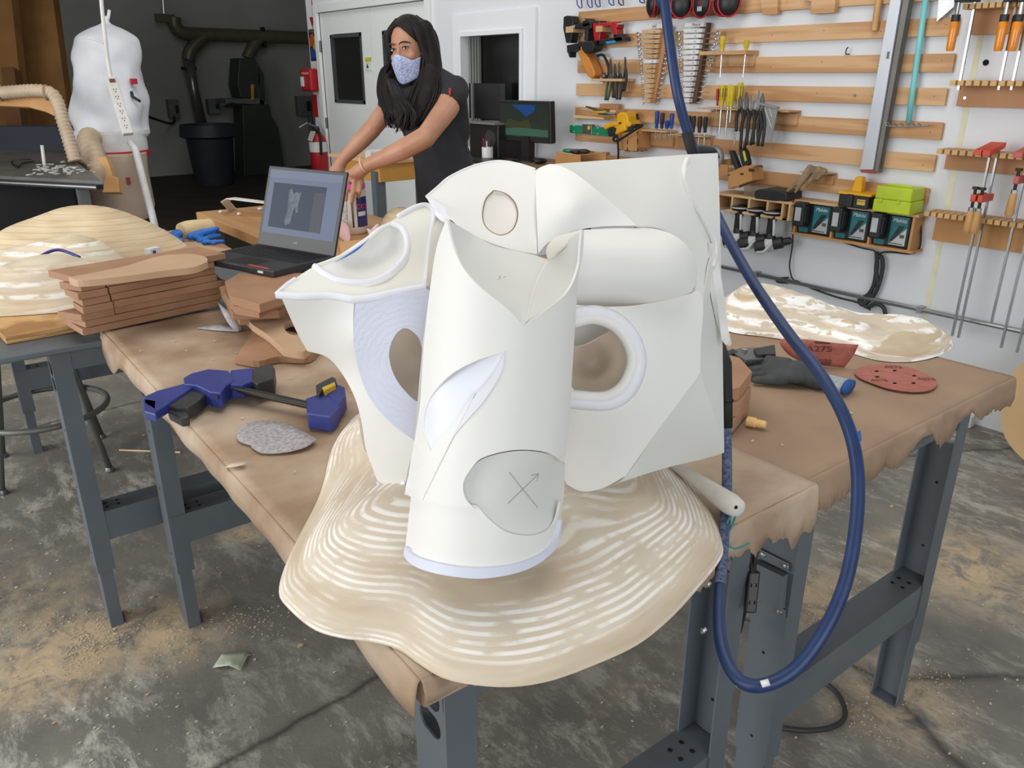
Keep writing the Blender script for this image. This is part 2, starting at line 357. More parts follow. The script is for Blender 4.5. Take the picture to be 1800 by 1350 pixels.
def workbench(label, loc, ang, wx, dy, topz, x_over=(.03, .03), tm='bench_wood', tth=.045):
    """legs at the corners of wx * dy, outer corner of the near left leg at loc"""
    t = thing('workbench', loc, label, 'workbench', None)
    R = Matrix.Translation(loc) @ Matrix.Rotation(ang, 4, 'Z')
    zt = topz - tth
    for ix in (0, 1):
        for iy in (0, 1):
            X = ix * wx; sx = 1 if ix == 0 else -1; Y = 0 if iy == 0 else dy; sy = 1 if iy == 0 else -1
            b = MB(); y0, y1 = sorted((Y, Y + sy * .076))
            slot_web(b, R, X, y0, y1, .19, zt, .003, sx)
            for yy in (y0, y1 - .003): b.b2((X + sx * .003, yy, .19), (X + sx * .046, yy + .003, zt))
            leg = xf(R, b).build('leg', 'bench_steel', t)
            b = MB(); b.b2((X + sx * .004, y0 + .005, .0), (X + sx * .007, y1 - .005, .36))
            for yy in (y0 + .004, y1 - .007): b.b2((X + sx * .007, yy, .0), (X + sx * .038, yy + .003, .36))
            b.b2((X + sx * .005, y0 + .006, 0), (X + sx * .045, y1 - .006, .004))
            xf(R, b).build('lower_leg', 'bench_steel', leg)
            b = MB()
            for z in (.24, .45, .62): b.cyl((X - sx * .0006, (y0 + y1) / 2, z), (X + sx * .0036, (y0 + y1) / 2, z), .0035, n=8)
            xf(R, b).build('bolt_hole', 'hole_black', leg, kind='stuff')
    for iy in (0, 1):
        Y = .003 if iy == 0 else dy - .079
        b = MB(); b.b2((.005, Y, .283), (wx - .005, Y + .003, .372)); b.b2((.005, Y + .003, .368), (wx - .005, Y + .073, .372)); b.b2((.005, Y + .073, .34), (wx - .005, Y + .076, .372))
        rail = xf(R, b).build('foot_rail', 'bench_steel', t)
        b = MB()
        for x in (.06, .09, wx - .09, wx - .06):
            for yy in (.025, .05): b.cyl((x, Y + yy, .3722), (x, Y + yy, .3730), .0045, n=8)
        xf(R, b).build('bolt_hole', 'hole_black', rail, kind='stuff')
        b = MB(); b.b2((.0, Y, zt - .055), (wx, Y + .003, zt)); b.b2((.0, Y + .003, zt - .004), (wx, Y + .07, zt)); xf(R, b).build('top_rail', 'bench_steel', t)
    b = MB(); b.b2((-x_over[0], -.03, zt), (wx + x_over[1], dy + .03, topz)); xf(R, b).build('table_top', tm, t, bevel=.004)
    return t, R
mat('bench_wood', (193, 148, 100), .5, col2=(170, 122, 78), scale=3, stretch=(3, .4, 3))
TZ = .885
tl, RL = workbench('steel legged workbench under the white paper model and its base', (.404, .633, 0), -math.radians(1.7), .585, 1.50, TZ - .003, (.045, .08), 'kraft_dusty')
tr_, RR = workbench('steel legged workbench under the sandpaper discs, nearest the tool wall', (1.165, .633, 0), -math.radians(1.2), .625, 1.50, TZ - .003, (.012, .07), 'kraft')
ta, RA = workbench('steel legged workbench at left under the carved wooden mounds', (.272, 2.202, 0), -math.radians(1.5), .59, 1.50, TZ - .02, (.22, .10), 'bench_steel', .018)
td, RD = workbench('bare wood topped workbench under the plastic jar, behind the laptop', (1.235, 2.40, 0), -math.radians(1.0), .49, 1.52, TZ, (.04, .10))
# kraft paper covers
def paper_mat():
    m = mat('kraft', (164, 137, 112), .75, col2=(148, 121, 98), scale=5, bump=.25, bscale=18); return m
paper_mat()
mat('kraft_dusty', (186, 165, 143), .8, col2=(152, 125, 100), scale=6, bump=.3, bscale=20, lo=.38, hi=.64, detail=12)
def cover(name, label, x0, x1, y0, y1, ang, org, front, left, right, rag, m, seed):
    """paper sheet: flat top plus hanging flaps with torn hems"""
    R = Matrix.Translation(org) @ Matrix.Rotation(ang, 4, 'Z'); b = MB(); th = .0012
    rr = random.Random(seed)
    nx, ny = 40, 60
    def hz(x, y): return .0015 + .0018 * noise.noise(V(x * 6, y * 6, seed)) + .0008 * noise.noise(V(x * 25, y * 25, seed))
    g = [[V(x0 + (x1 - x0) * i / nx, y0 + (y1 - y0) * j / ny, 0) for i in range(nx + 1)] for j in range(ny + 1)]
    for r_ in g:
        for p in r_: p.z = hz(p.x, p.y)
    b.add([p for r_ in g for p in r_], [(j * (nx + 1) + i, j * (nx + 1) + i + 1, (j + 1) * (nx + 1) + i + 1, (j + 1) * (nx + 1) + i) for j in range(ny) for i in range(nx)])
    def flap(pts, out, drop, ragged):
        prof = [(0, 0), (.004, -.003), (.006, -.012), (.008, -.5), (.010, -1)]; n = len(pts); vs = []
        for i, p in enumerate(pts):
            dz = drop(i / (n - 1)); u_ = i / (n - 1); dz += ragged * (.9 * noise.noise(V(u_ * 9, seed, 1)) + .35 * noise.noise(V(u_ * 31, seed, 4)) + .16 * noise.noise(V(u_ * 120, seed, 7)))
            dz = max(dz, .026)
            for o, z in prof: vs.append(p + out * (o * (1 + .8 * noise.noise(V(i * .1, z * 2, seed)))) + V(0, 0, z if z > -.1 else z * dz))
        k = len(prof); b.add(vs, [(i * k + j, i * k + j + 1, (i + 1) * k + j + 1, (i + 1) * k + j) for i in range(n - 1) for j in range(k - 1)])
    def fine(a, c, n): return [V(a.x + (c.x - a.x) * i / n, a.y + (c.y - a.y) * i / n, hz(a.x, a.y) * (1 - i / n) + hz(c.x, c.y) * i / n) for i in range(n + 1)]
    if front: flap(fine(g[0][0], g[0][-1], 220), V(0, -1, 0), front, rag)
    if left: flap(fine(g[-1][0], g[0][0], 160), V(-1, 0, 0), left, rag * .05)
    if right: flap(fine(g[0][-1], g[-1][-1], 160), V(1, 0, 0), right, rag)
    o = xf(R, b).build(name, m, None, smooth=True)
    s = o.modifiers.new('thick', 'SOLIDIFY'); s.thickness = th; s.offset = 0
    return tag(o, label, 'paper')
p0 = PZ(170, 592, TZ)
cover('kraft_paper_cover', 'dusty brown kraft paper covering the bench under the white paper model', -.05, .688, -.035, 1.56, -math.radians(1.7), (.404, .633, TZ), lambda t: .026 + .034 * max(0, min(1, (t - .35) / .3)) + .018 * math.exp(-((t - .93) / .05) ** 2), lambda t: .038 + .05 * math.exp(-((t - .06) / .05) ** 2) + .018 * math.exp(-((t - .97) / .035) ** 2), None, .05, 'kraft_dusty', 3)
cover('kraft_paper_cover', 'brown kraft paper with torn hem on the bench nearest the tool wall', -.10, .705, -.034, 1.555, -math.radians(1.2), (1.165, .628, TZ - .0012), lambda t: .062 - .022 * t + .008 * math.sin(t * 7 + 1), None, lambda t: .05, .05, 'kraft', 8)
# ================================================================ PLINTH AND PAPER MODEL
def contour_mat(name, base, base2, white, freq, mask_lo, mask_hi, width=.22, warp=1.0, dark=None, grit_lo=.38, grit_hi=.52):
    m = bpy.data.materials.new(name); m.use_nodes = True; nt = m.node_tree; p = nt.nodes['Principled BSDF']; L = nt.links
    tc = nt.nodes.new('ShaderNodeTexCoord'); sp = nt.nodes.new('ShaderNodeSeparateXYZ'); L.new(tc.outputs['Object'], sp.inputs[0])
    def nz(scale, detail=6, st=(1, 1, 1)):
        mp = nt.nodes.new('ShaderNodeMapping'); mp.inputs['Scale'].default_value = st; L.new(tc.outputs['Object'], mp.inputs[0])
        n = nt.nodes.new('ShaderNodeTexNoise'); n.inputs['Scale'].default_value = scale; n.inputs['Detail'].default_value = detail; L.new(mp.outputs[0], n.inputs['Vector']); return n.outputs[0]
    def mt(op, a, b=None, c=None):
        x = nt.nodes.new('ShaderNodeMath'); x.operation = op
        for i, s in enumerate((a, b, c)):
            if s is None: continue
            if isinstance(s, (int, float)): x.inputs[i].default_value = s
            else: L.new(s, x.inputs[i])
        return x.outputs[0]
    def ramp(s, a, b, ca=(0, 0, 0, 1), cb=(1, 1, 1, 1)):
        r = nt.nodes.new('ShaderNodeValToRGB'); r.color_ramp.elements[0].position = a; r.color_ramp.elements[1].position = b
        r.color_ramp.elements[0].color = ca; r.color_ramp.elements[1].color = cb; L.new(s, r.inputs[0]); return r.outputs[0]
    def mix(f, a, c):
        x = nt.nodes.new('ShaderNodeMixRGB'); L.new(f, x.inputs[0]); L.new(a, x.inputs[1])
        x.inputs[2].default_value = c; return x.outputs[0]
    ph = mt('MULTIPLY_ADD', sp.outputs[2], freq, mt('MULTIPLY', nz(5, 4), warp))
    fr = mt('FRACT', ph); d = mt('ABSOLUTE', mt('SUBTRACT', fr, .5))
    line = ramp(d, width * .45, width, (1, 1, 1, 1), (0, 0, 0, 1))
    mask = ramp(nz(3.2, 6, (1, 1, 13)), mask_lo, mask_hi)
    grit = ramp(nz(26, 8, (1, 1, 3)), grit_lo, grit_hi)
    f = mt('MULTIPLY', mt('MULTIPLY', line, mask), grit)
    c = ramp(nz(7, 8, (1, 1, 10)), .35, .65, rgb(*base2), rgb(*base))
    c = mix(mt('MULTIPLY', mask, .22), c, rgb(*white))
    if dark:
        d2 = mt('ABSOLUTE', mt('SUBTRACT', mt('FRACT', mt('MULTIPLY_ADD', sp.outputs[2], freq, .37)), .5))
        c = mix(mt('MULTIPLY', ramp(d2, .012, .05, (1, 1, 1, 1), (0, 0, 0, 1)), .6), c, rgb(*dark))
    c = mix(f, c, rgb(*white)); L.new(c, p.inputs['Base Color']); p.inputs['Roughness'].default_value = .75
    bp = nt.nodes.new('ShaderNodeBump'); bp.inputs['Strength'].default_value = .18; bp.inputs['Distance'].default_value = .002; L.new(f, bp.inputs['Height']); L.new(bp.outputs[0], p.inputs['Normal'])
    MATS[name] = m; return m
contour_mat('mdf_filled', (210, 196, 174), (195, 176, 151), (242, 238, 230), 230, .40, .54, .30, .8)
def moundfield(loop, C, hfun, n=180, rings=46):
    """loop: 3D outline on the table, C: centre; hfun(s, x, y) height above the table, s = 0 rim .. 1 centre"""
    C = Vector(C); L = []
    for i in range(n):
        a = 2 * math.pi * i / n; d = V(math.cos(a), math.sin(a), 0); best = .01
        for j in range(len(loop)):
            p, q_ = loop[j] - C, loop[(j + 1) % len(loop)] - C
            e = q_ - p; den = d.x * e.y - d.y * e.x
            if abs(den) < 1e-9: continue
            t = (p.x * e.y - p.y * e.x) / den; u = (p.x * d.y - p.y * d.x) / den
            if t > 0 and -1e-6 <= u <= 1 + 1e-6: best = max(best, t)
        L.append((d, best))
    b = MB(); vs = []
    for k in range(rings):
        s = (k / rings) ** 1.35
        for d, r in L:
            p = C + d * (r * (1 - s)); vs.append(V(p.x, p.y, C.z + hfun(s, p.x, p.y)))
    vs.append(V(C.x, C.y, C.z + hfun(1, C.x, C.y)))
    fs = [(k * n + i, k * n + (i + 1) % n, (k + 1) * n + (i + 1) % n, (k + 1) * n + i) for k in range(rings - 1) for i in range(n)]
    fs += [((rings - 1) * n + i, (rings - 1) * n + (i + 1) % n, rings * n) for i in range(n)]
    m0 = len(vs); vs += [V(v.x, v.y, C.z) for v in vs[:n]]
    fs += [(i, m0 + i, m0 + (i + 1) % n, (i + 1) % n) for i in range(n)] + [tuple(range(m0 + n - 1, m0 - 1, -1))]
    b.add(vs, fs); return b
PZ0 = TZ + .0045
pp = [(490, 1042), (505, 1068), (550, 1106), (600, 1122), (650, 1128), (700, 1142), (740, 1170), (790, 1196), (880, 1208), (960, 1199), (1040, 1171), (1120, 1134), (1180, 1086), (1230, 1031), (1266, 985), (1272, 955), (1252, 905), (1222, 858), (1185, 815)]
back = [(1.03, .90), (1.06, 1.05), (1.02, 1.2), (.92, 1.29), (.80, 1.33)]
pl = [PZ(635, 727, PZ0), PZ(605, 755, PZ0), PZ(583, 790, PZ0), PZ(568, 850, PZ0), PZ(553, 890, PZ0), PZ(522, 950, PZ0), PZ(499, 1000, PZ0)]
loop = [PZ(x, y, PZ0) for x, y in pp] + [V(x, y, PZ0) for x, y in back] + pl
loop = spline(loop, 6, True)
hills = [(PZ(660, 905, .95), .012, .07), (PZ(1110, 905, .95), .012, .08), (PZ(1150, 830, .93), .02, .10), (PZ(620, 800, .93), -.012, .05), (PZ(1010, 900, .95), -.014, .05), (PZ(560, 1000, .92), .006, .05)]
def plh(s, x, y):
    h = .006 * min(1, s / .02) + .074 * (1 - (1 - s) ** 2.3)
    for c, a, r in hills: h += a * min(1, s * 3) * math.exp(-((x - c.x) ** 2 + (y - c.y) ** 2) / (2 * r * r))
    return h + .0025 * min(1, s * 4) * noise.noise(V(x * 14, y * 14, 1))
PC = V(.60, .84, PZ0)
o = moundfield(loop, PC, plh).build('plinth', 'mdf_filled', None, smooth=True)
tag(o, 'wavy carved fibreboard base with white filler contour lines, under the white model', 'base')
# ---- white card model
mat('card', (229, 228, 224), .55, col2=(225, 224, 219), scale=3)
mat('card_warm', (228, 224, 216), .6, col2=(222, 217, 208), scale=3)
mat('card_grey', (216, 216, 211), .6, col2=(212, 212, 207), scale=3)
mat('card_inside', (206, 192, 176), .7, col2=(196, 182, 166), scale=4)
mat('filler_white', (230, 230, 235), .55, col2=(223, 224, 231), scale=30, bump=.25, bscale=60)
mat('filler_blue', (214, 217, 232), .5, col2=(207, 210, 228), scale=10, bump=.15, bscale=80)
mat('tape_blue', (40, 110, 205), .5); mat('pencil', (172, 172, 168), .8)
md = thing('paper_model', PZ(850, 985, .96), 'white card and filler model of curved intersecting shells on wavy fibreboard base', 'model')
def sheet(name, pts, fn, sharp=(), holes=(), m='card', th=.003, step=13, n=6, par=None):
    loops = [[(p.x, p.y) for p in spline([V(*q_, 0) for q_ in pts], n, True, sharp)]]
    for h in holes: loops.append([(p.x, p.y) for p in spline([V(*q_, 0) for q_ in h[0]], n, True, h[1])])
    vo, fs = flatmesh(loops, step)
    vs = [PT(p[0], p[1], fn(p[0], p[1])) for p in vo]
    out = []
    for f in fs:
        a, b, c = (vo[i] for i in f[:3]); cr = (b[0] - a[0]) * (c[1] - a[1]) - (b[1] - a[1]) * (c[0] - a[0])
        out.append(f if cr < 0 else f[::-1])
    b = MB(); b.add(vs, out); o = b.build(name, m, par or md, smooth=True)
    s = o.modifiers.new('thick', 'SOLIDIFY'); s.thickness = th; s.offset = -1
    e = o.modifiers.new('split', 'EDGE_SPLIT'); e.split_angle = math.radians(50)
    return o
def bead(name, pts, fn, r, m='filler_white', sharp=(), off=0.0, closed=False, par=None, n=8):
    P = spline([V(*q_, 0) for q_ in pts], n, closed, sharp)
    b = MB(); b.tube([PT(p.x, p.y, fn(p.x, p.y) + off) for p in P], r, 8, closed); return b.build(name, m, par or md, smooth=True)
def cylf(R0=137, dt=0.0, k=-6):
    def f(x, y):
        s = (960 - y) / 540; xc = 850 + 43 * s; t = .967 - .02 * s + dt; R = R0 + k * s; d = abs(x - xc)
        return t - math.sqrt(max(R * R - d * d, 0)) * t / F
    return f
cf = cylf(); cl = cylf(133)
# lower tube with its base ring
lower = [(724, 860), (716, 930), (712, 962), (722, 974), (750, 986), (800, 997), (850, 1000), (905, 994), (955, 974), (980, 945), (987, 915), (986, 882), (973, 923), (940, 941), (896, 937), (863, 916), (839, 889), (780, 880)]
sheet('lower_tube', lower, cl, (0, 2, 10, 11, 16, 17), m='card')
facet = [(815, 850), (828, 826), (850, 806), (905, 793), (960, 797), (990, 815), (992, 850), (989, 885), (975, 925), (940, 942), (895, 938), (862, 917), (838, 892), (818, 876)]
ff = tps([(x, y, cl(x, y) + .004) for x, y in facet] + [(900, 865, cl(900, 865) + .012), (930, 830, cl(930, 830) + .010)])
fo = sheet('facet_panel', facet, ff, m='card_grey')
for nm, a, c in (('pencil_mark', (895, 830), (945, 892)), ('pencil_mark', (893, 885), (947, 833)), ('pencil_mark', (947, 833), (934, 836)), ('pencil_mark', (947, 833), (944, 845))):
    bead(nm, [a, ((a[0] + c[0]) / 2, (a[1] + c[1]) / 2), c], ff, .0005, 'pencil', off=-.0004, par=fo)
ring = [(712, 960), (722, 973), (750, 985), (800, 996), (850, 999), (905, 993), (955, 973), (980, 945), (988, 914), (985, 945), (974, 968), (945, 992), (905, 1008), (850, 1017), (800, 1014), (750, 1004), (722, 991), (710, 976)]
sheet('base_ring', ring, cylf(139), (0, 8), m='filler_blue', th=.006)
# full tube behind (closed body)
b = MB(); A0 = PT(850, 975, .967); A1 = PT(882, 560, .955)
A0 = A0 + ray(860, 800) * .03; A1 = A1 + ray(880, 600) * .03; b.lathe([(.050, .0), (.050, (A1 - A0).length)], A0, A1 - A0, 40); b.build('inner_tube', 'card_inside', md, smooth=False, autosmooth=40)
# front shell
front = [(785, 384), (766, 440), (752, 540), (744, 620), (737, 720), (722, 810), (711, 868), (738, 879), (800, 891), (834, 894), (818, 876), (814, 850), (828, 824), (850, 804), (905, 791), (960, 795), (992, 814), (1000, 750), (1008, 620), (1016, 500), (1023, 404), (1019, 460), (1000, 510), (960, 545), (921, 573), (890, 541), (842, 503), (812, 468), (795, 428)]
leaf = [(890, 617), (838, 634), (790, 660), (756, 700), (745, 745), (757, 792), (790, 750), (832, 700), (868, 655)]
sheet('front_shell', front, cf, (0, 6, 9, 16, 20, 24), [(leaf, (0, 5))])
sheet('leaf_recess', [(893, 614), (838, 630), (786, 656), (750, 700), (740, 748), (757, 797), (795, 752), (836, 702), (872, 656)], lambda x, y: cf(x, y) + .0008 + .008 * math.exp(-((x - 815) ** 2 + (y - 665) ** 2) / 2600), (0, 5), m=mat('filler_leaf', (226, 228, 235), .5, col2=(218, 221, 232), scale=8))
sheet('leaf_ramp', [(757, 792), (790, 750), (832, 700), (868, 655), (886, 622), (880, 655), (850, 705), (812, 748), (770, 800)], lambda x, y: cf(x, y) - .0012, (0, 4), m='filler_white', th=.002)
sheet('wedge_flap', [(741, 756), (757, 793), (800, 738), (836, 690), (790, 780), (742, 879), (711, 869), (724, 812)], lambda x, y: cf(x, y) - .0015, (0, 1, 3, 5, 6), m='card', th=.003)
# neck
nk = [(785, 384), (795, 428), (812, 468), (842, 503), (890, 541), (921, 573), (960, 545), (1000, 510), (1019, 460), (1023, 404), (985, 432), (963, 456), (930, 446), (870, 432), (832, 412), (803, 395)]
nf = tps([(x, y, cf(x, y) + .003) for x, y in nk[:10]] + [(963, 456, .985), (930, 446, 1.0), (870, 432, 1.0), (832, 412, .99), (880, 480, .955), (945, 500, .945)])
no = sheet('neck_panel', nk, nf, (0, 5, 9, 11), m='card_grey')
bead('fold_line', [(962, 458), (945, 490), (934, 525), (925, 568)], nf, .0012, 'card', off=-.0006)
for a, c in (((874, 484), (880, 491)), ((880, 484), (876, 492)), ((884, 488), (889, 486))): bead('pencil_mark', [a, c], nf, .0004, 'pencil', off=-.0004, par=no)
# scroll between neck and half tube
sf = tps([(960, 440, 1.0), (1022, 405, .975), (975, 452, .97), (1000, 425, .955)])
sheet('scroll_panel', [(965, 428), (980, 416), (1020, 404), (1023, 403), (990, 432), (963, 457), (960, 442)], sf, (3, 5), m='card_warm')
# fan with an oval window
df = tps([(752, 345, 1.07), (775, 375, 1.04), (870, 284, 1.13), (940, 297, 1.12), (942, 445, 1.03), (850, 425, 1.02), (870, 360, 1.07)])
fan = [(750, 346), (790, 312), (830, 293), (872, 284), (908, 288), (941, 298), (943, 370), (944, 447), (893, 437), (832, 413), (790, 380), (777, 364)]
hole = [(868, 335), (853, 352), (848, 382), (857, 403), (880, 414), (901, 404), (910, 380), (905, 357), (889, 341)]
sheet('fan_panel', fan, df, (0, 5, 7, 11), [(hole, (0,))])
bead('torn_rim', [(750, 346), (770, 329), (790, 312), (830, 293), (872, 284), (908, 288), (941, 298)], df, .0022, 'card', off=.001)
bead('oval_cut_edge', hole, df, .0011, mat('cut_edge', (150, 128, 96), .8), (0,), closed=True, off=.0012)
hf = tps([(x, y, df(x, y) + .004) for x, y in hole] + [(878, 375, df(878, 375) + .012), (876, 352, df(876, 352) + .010)])
sheet('oval_bowl', [(868, 330), (848, 350), (842, 384), (853, 408), (880, 419), (906, 408), (916, 380), (910, 355), (891, 336)], hf, (0,), m='card_warm')
sheet('fan_hem', [(749, 346), (777, 364), (788, 380), (775, 376), (760, 364)], tps([(749, 346, 1.068), (788, 380, 1.03), (760, 364, 1.06), (775, 376, 1.05)]), (0, 2), m='filler_white')
# petal
pf = tps([(940, 300, 1.12), (1118, 396, 1.068), (1060, 398, 1.065), (1018, 404, 1.055), (945, 445, 1.03), (1010, 305, 1.09), (1010, 360, 1.05), (975, 290, 1.11)])
sheet('petal_panel', [(940, 300), (955, 292), (975, 289), (1010, 304), (1062, 345), (1119, 396), (1060, 398), (1018, 404), (982, 416), (962, 428), (946, 446), (943, 370)], pf, (0, 5, 10), m='card')
# back slab and its right hand post
bf = tps([(975, 289, 1.13), (1215, 271, 1.17), (1250, 430, 1.13), (1118, 396, 1.07), (1235, 530, 1.10), (1100, 340, 1.12)])
sheet('back_panel', [(975, 288), (1100, 279), (1216, 271), (1206, 290), (1206, 318), (1222, 355), (1254, 425), (1246, 470), (1236, 535), (1223, 520), (1224, 480), (1205, 432), (1165, 404), (1119, 396), (1062, 345), (1010, 304)], bf, (0, 2, 8, 13), m='card_grey')
of = tps([(1215, 271, 1.17), (1262, 270, 1.19), (1272, 600, 1.16), (1255, 430, 1.125), (1236, 535, 1.10), (1272, 795, 1.12), (1231, 655, 1.08)])
sheet('edge_panel', [(1216, 271), (1262, 269), (1266, 400), (1270, 600), (1273, 795), (1250, 720), (1231, 656), (1231, 590), (1236, 535), (1246, 470), (1254, 425), (1222, 355), (1206, 318), (1206, 290)], of, (0, 1, 4, 6), m='card_grey')
bead('filler_ridge', [(1208, 280), (1203, 300), (1212, 338), (1236, 385), (1256, 432), (1252, 470)], bf, [.0045] * 41, 'card', off=-.001)
ef = tps([(1254, 432, 1.115), (1262, 520, 1.11), (1283, 604, 1.12), (1268, 600, 1.13), (1252, 470, 1.12), (1275, 520, 1.13)])
sheet('post_panel', [(1254, 428), (1268, 490), (1276, 545), (1283, 598), (1276, 606), (1268, 596), (1262, 540), (1252, 470)], ef, (0, 3, 5), m='card', th=.008)
# half tube lying across
def htf(x, y):
    yc = 468 + (x - 1015) * .012; d = (y - yc) / 70.0; e = 0
    if x > 1160: e = ((x - 1160) / 66.0) ** 2
    return 1.075 - .058 * math.sqrt(max(0, 1 - d * d)) * math.sqrt(max(0.0, 1 - e * .9)) + (x - 1015) * .00008
half = [(1023, 404), (1090, 401), (1150, 402), (1192, 418), (1218, 448), (1226, 480), (1219, 506), (1205, 518), (1130, 534), (1070, 539), (1014, 536), (1017, 480)]
sheet('half_tube', half, htf, (0, 10), m='card')
# right front shell with a round porthole
rf = tps([(1015, 537, 1.03), (1130, 537, 1.055), (1231, 520, 1.09), (1232, 657, 1.08), (1100, 838, 1.08), (1020, 862, 1.10), (995, 840, 1.11), (1050, 640, 1.02), (1120, 700, 1.04), (1004, 640, 1.02)])
port = [(1012, 572), (1040, 565), (1075, 576), (1099, 602), (1107, 637), (1092, 672), (1062, 692), (1012, 690), (1000, 660), (1002, 600)]
right = [(1012, 536), (1070, 539), (1130, 535), (1207, 518), (1228, 512), (1236, 540), (1232, 600), (1231, 657), (1165, 745), (1100, 836), (1064, 856), (1030, 864), (1004, 856), (992, 838), (996, 760), (1000, 660)]
sheet('porthole_shell', right, rf, (0, 7, 9), [(port, ())], m='card', th=.004)
bead('porthole_rim', [(980, 566), (1012, 556), (1050, 552), (1087, 568), (1113, 600), (1121, 640), (1105, 684), (1070, 706), (1012, 704), (980, 700)], rf, .0115, 'filler_white', off=.003)
bead('porthole_lip', [(980, 576), (1012, 566), (1045, 560), (1080, 573), (1104, 602), (1112, 638), (1096, 678), (1064, 698), (1012, 696), (980, 692)], rf, .008, 'card', off=.001)
inn = tps([(1012, 610, 1.12), (1085, 580, 1.10), (1110, 640, 1.07), (1060, 690, 1.05), (1012, 690, 1.06), (1040, 650, 1.16)])
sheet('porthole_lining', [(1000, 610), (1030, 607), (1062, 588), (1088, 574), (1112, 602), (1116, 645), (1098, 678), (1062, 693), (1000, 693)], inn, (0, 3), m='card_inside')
gf = tps([(1231, 657, 1.076), (1273, 795, 1.12), (1180, 820, 1.14), (1064, 858, 1.12), (1100, 836, 1.085), (1190, 740, 1.09)])
sheet('lower_shell', [(1231, 657), (1252, 722), (1273, 796), (1232, 808), (1180, 820), (1120, 838), (1064, 858), (1100, 836), (1165, 745)], gf, (0, 2, 6), m='card_grey')
# left star piece
def ringmat():
    m = mat('filler_ring', (213, 215, 229), .45, col2=(207, 209, 226), scale=8); nt = m.node_tree; p = nt.nodes['Principled BSDF']
    tc = nt.nodes.new('ShaderNodeTexCoord'); mp = nt.nodes.new('ShaderNodeMapping'); c = PT(722, 640, 1.0); mp.inputs['Location'].default_value = (-c.x, -c.y, -c.z)
    wv = nt.nodes.new('ShaderNodeTexWave'); wv.wave_type = 'RINGS'; wv.rings_direction = 'SPHERICAL'; wv.inputs['Scale'].default_value = 42; wv.inputs['Distortion'].default_value = 5; wv.inputs['Detail'].default_value = 2; wv.inputs['Detail Scale'].default_value = 3
    bp = nt.nodes.new('ShaderNodeBump'); bp.inputs['Strength'].default_value = .3; bp.inputs['Distance'].default_value = .0012
    for a, b in ((tc.outputs['Object'], mp.inputs[0]), (mp.outputs[0], wv.inputs[0]), (wv.outputs['Fac'], bp.inputs['Height']), (bp.outputs[0], p.inputs['Normal'])): nt.links.new(a, b)
ringmat()
uf = tps([(487, 516, .99), (600, 440, 1.05), (748, 360, 1.12), (745, 505, 1.02), (640, 522, .985), (560, 517, .985), (690, 395, 1.09)])
bowl = [(555, 468), (600, 451), (640, 427), (670, 402), (690, 393), (708, 403), (716, 430), (708, 458), (680, 484), (645, 496), (600, 494), (572, 482)]
upper = [(487, 515), (518, 490), (555, 467), (600, 449), (640, 425), (668, 402), (705, 378), (738, 361), (757, 364), (763, 382), (750, 440), (745, 506), (690, 512), (640, 527), (590, 519), (530, 516)]
sheet('star_upper_panel', upper, uf, (0, 8, 11, 13), [(bowl, (0,))], m=mat('card_cream', (226, 225, 216), .6, col2=(222, 221, 211), scale=3))
wf = tps([(x, y, uf(x, y) + .001) for x, y in bowl] + [(650, 455, uf(650, 455) + .05), (620, 470, uf(620, 470) + .03), (690, 440, uf(690, 440) + .035)])
sheet('bowl', [(552, 468), (600, 447), (640, 423), (668, 399), (691, 389), (711, 400), (720, 430), (711, 461), (682, 488), (645, 500), (598, 498), (570, 485)], wf, (0,), m='card')
bead('bowl_rim', [(553, 468), (572, 482), (600, 494), (645, 496), (680, 484), (708, 458), (716, 430), (708, 403), (690, 394)], uf, .0045, 'filler_white', off=-.001)
bead('bowl_back_rim', [(690, 394), (670, 402), (640, 427), (600, 451), (553, 469)], uf, .003, 'card', off=.0)
sheet('tape_strip', [(590, 460), (612, 450), (632, 437), (649, 419), (637, 430), (614, 446)], lambda x, y: wf(x, y) - .014, (0, 3), m='tape_blue', th=.0006)
lf = tps([(495, 526, .985), (620, 530, .98), (622, 600, 1.0), (730, 775, 1.03), (690, 855, 1.12), (650, 810, 1.11), (600, 660, 1.08), (545, 615, 1.06), (650, 700, 1.03)])
sheet('star_lower_panel', [(494, 522), (560, 521), (622, 530), (621, 570), (626, 630), (645, 690), (680, 735), (733, 778), (720, 815), (714, 846), (690, 856), (667, 850), (652, 815), (642, 785), (634, 735), (622, 695), (600, 655), (575, 628), (540, 617), (520, 580)], lf, (0, 2, 7, 9, 18), m='card')
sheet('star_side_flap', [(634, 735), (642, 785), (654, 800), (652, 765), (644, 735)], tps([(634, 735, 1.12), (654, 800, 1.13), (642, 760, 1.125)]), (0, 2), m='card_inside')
rg = tps([(626, 530, .98), (752, 507, 1.0), (735, 778, 1.02), (630, 650, 1.0), (690, 600, 1.0), (755, 640, 1.02), (690, 740, 1.01)])
oval = [(710, 577), (693, 592), (684, 620), (690, 653), (709, 684), (737, 705), (746, 660), (741, 606), (728, 585)]
sheet('filler_ring_panel', [(624, 530), (660, 524), (700, 514), (748, 506), (768, 530), (764, 620), (752, 700), (736, 780), (690, 746), (652, 702), (630, 650), (622, 590)], rg, (0, 3, 7), [(oval, ())], m='filler_ring', th=.004)
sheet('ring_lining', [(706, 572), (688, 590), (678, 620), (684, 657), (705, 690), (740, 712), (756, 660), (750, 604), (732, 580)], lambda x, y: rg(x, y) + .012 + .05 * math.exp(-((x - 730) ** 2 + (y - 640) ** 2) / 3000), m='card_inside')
bead('seam_bead', [(487, 518), (530, 521), (580, 520), (622, 527), (660, 522), (700, 513), (748, 505)], tps([(487, 518, .987), (622, 527, .978), (748, 505, 1.005)]), .0052, 'filler_white', (3,))
bead('tip_bead', [(486, 517), (505, 500), (520, 490)], uf, .003, 'filler_white')
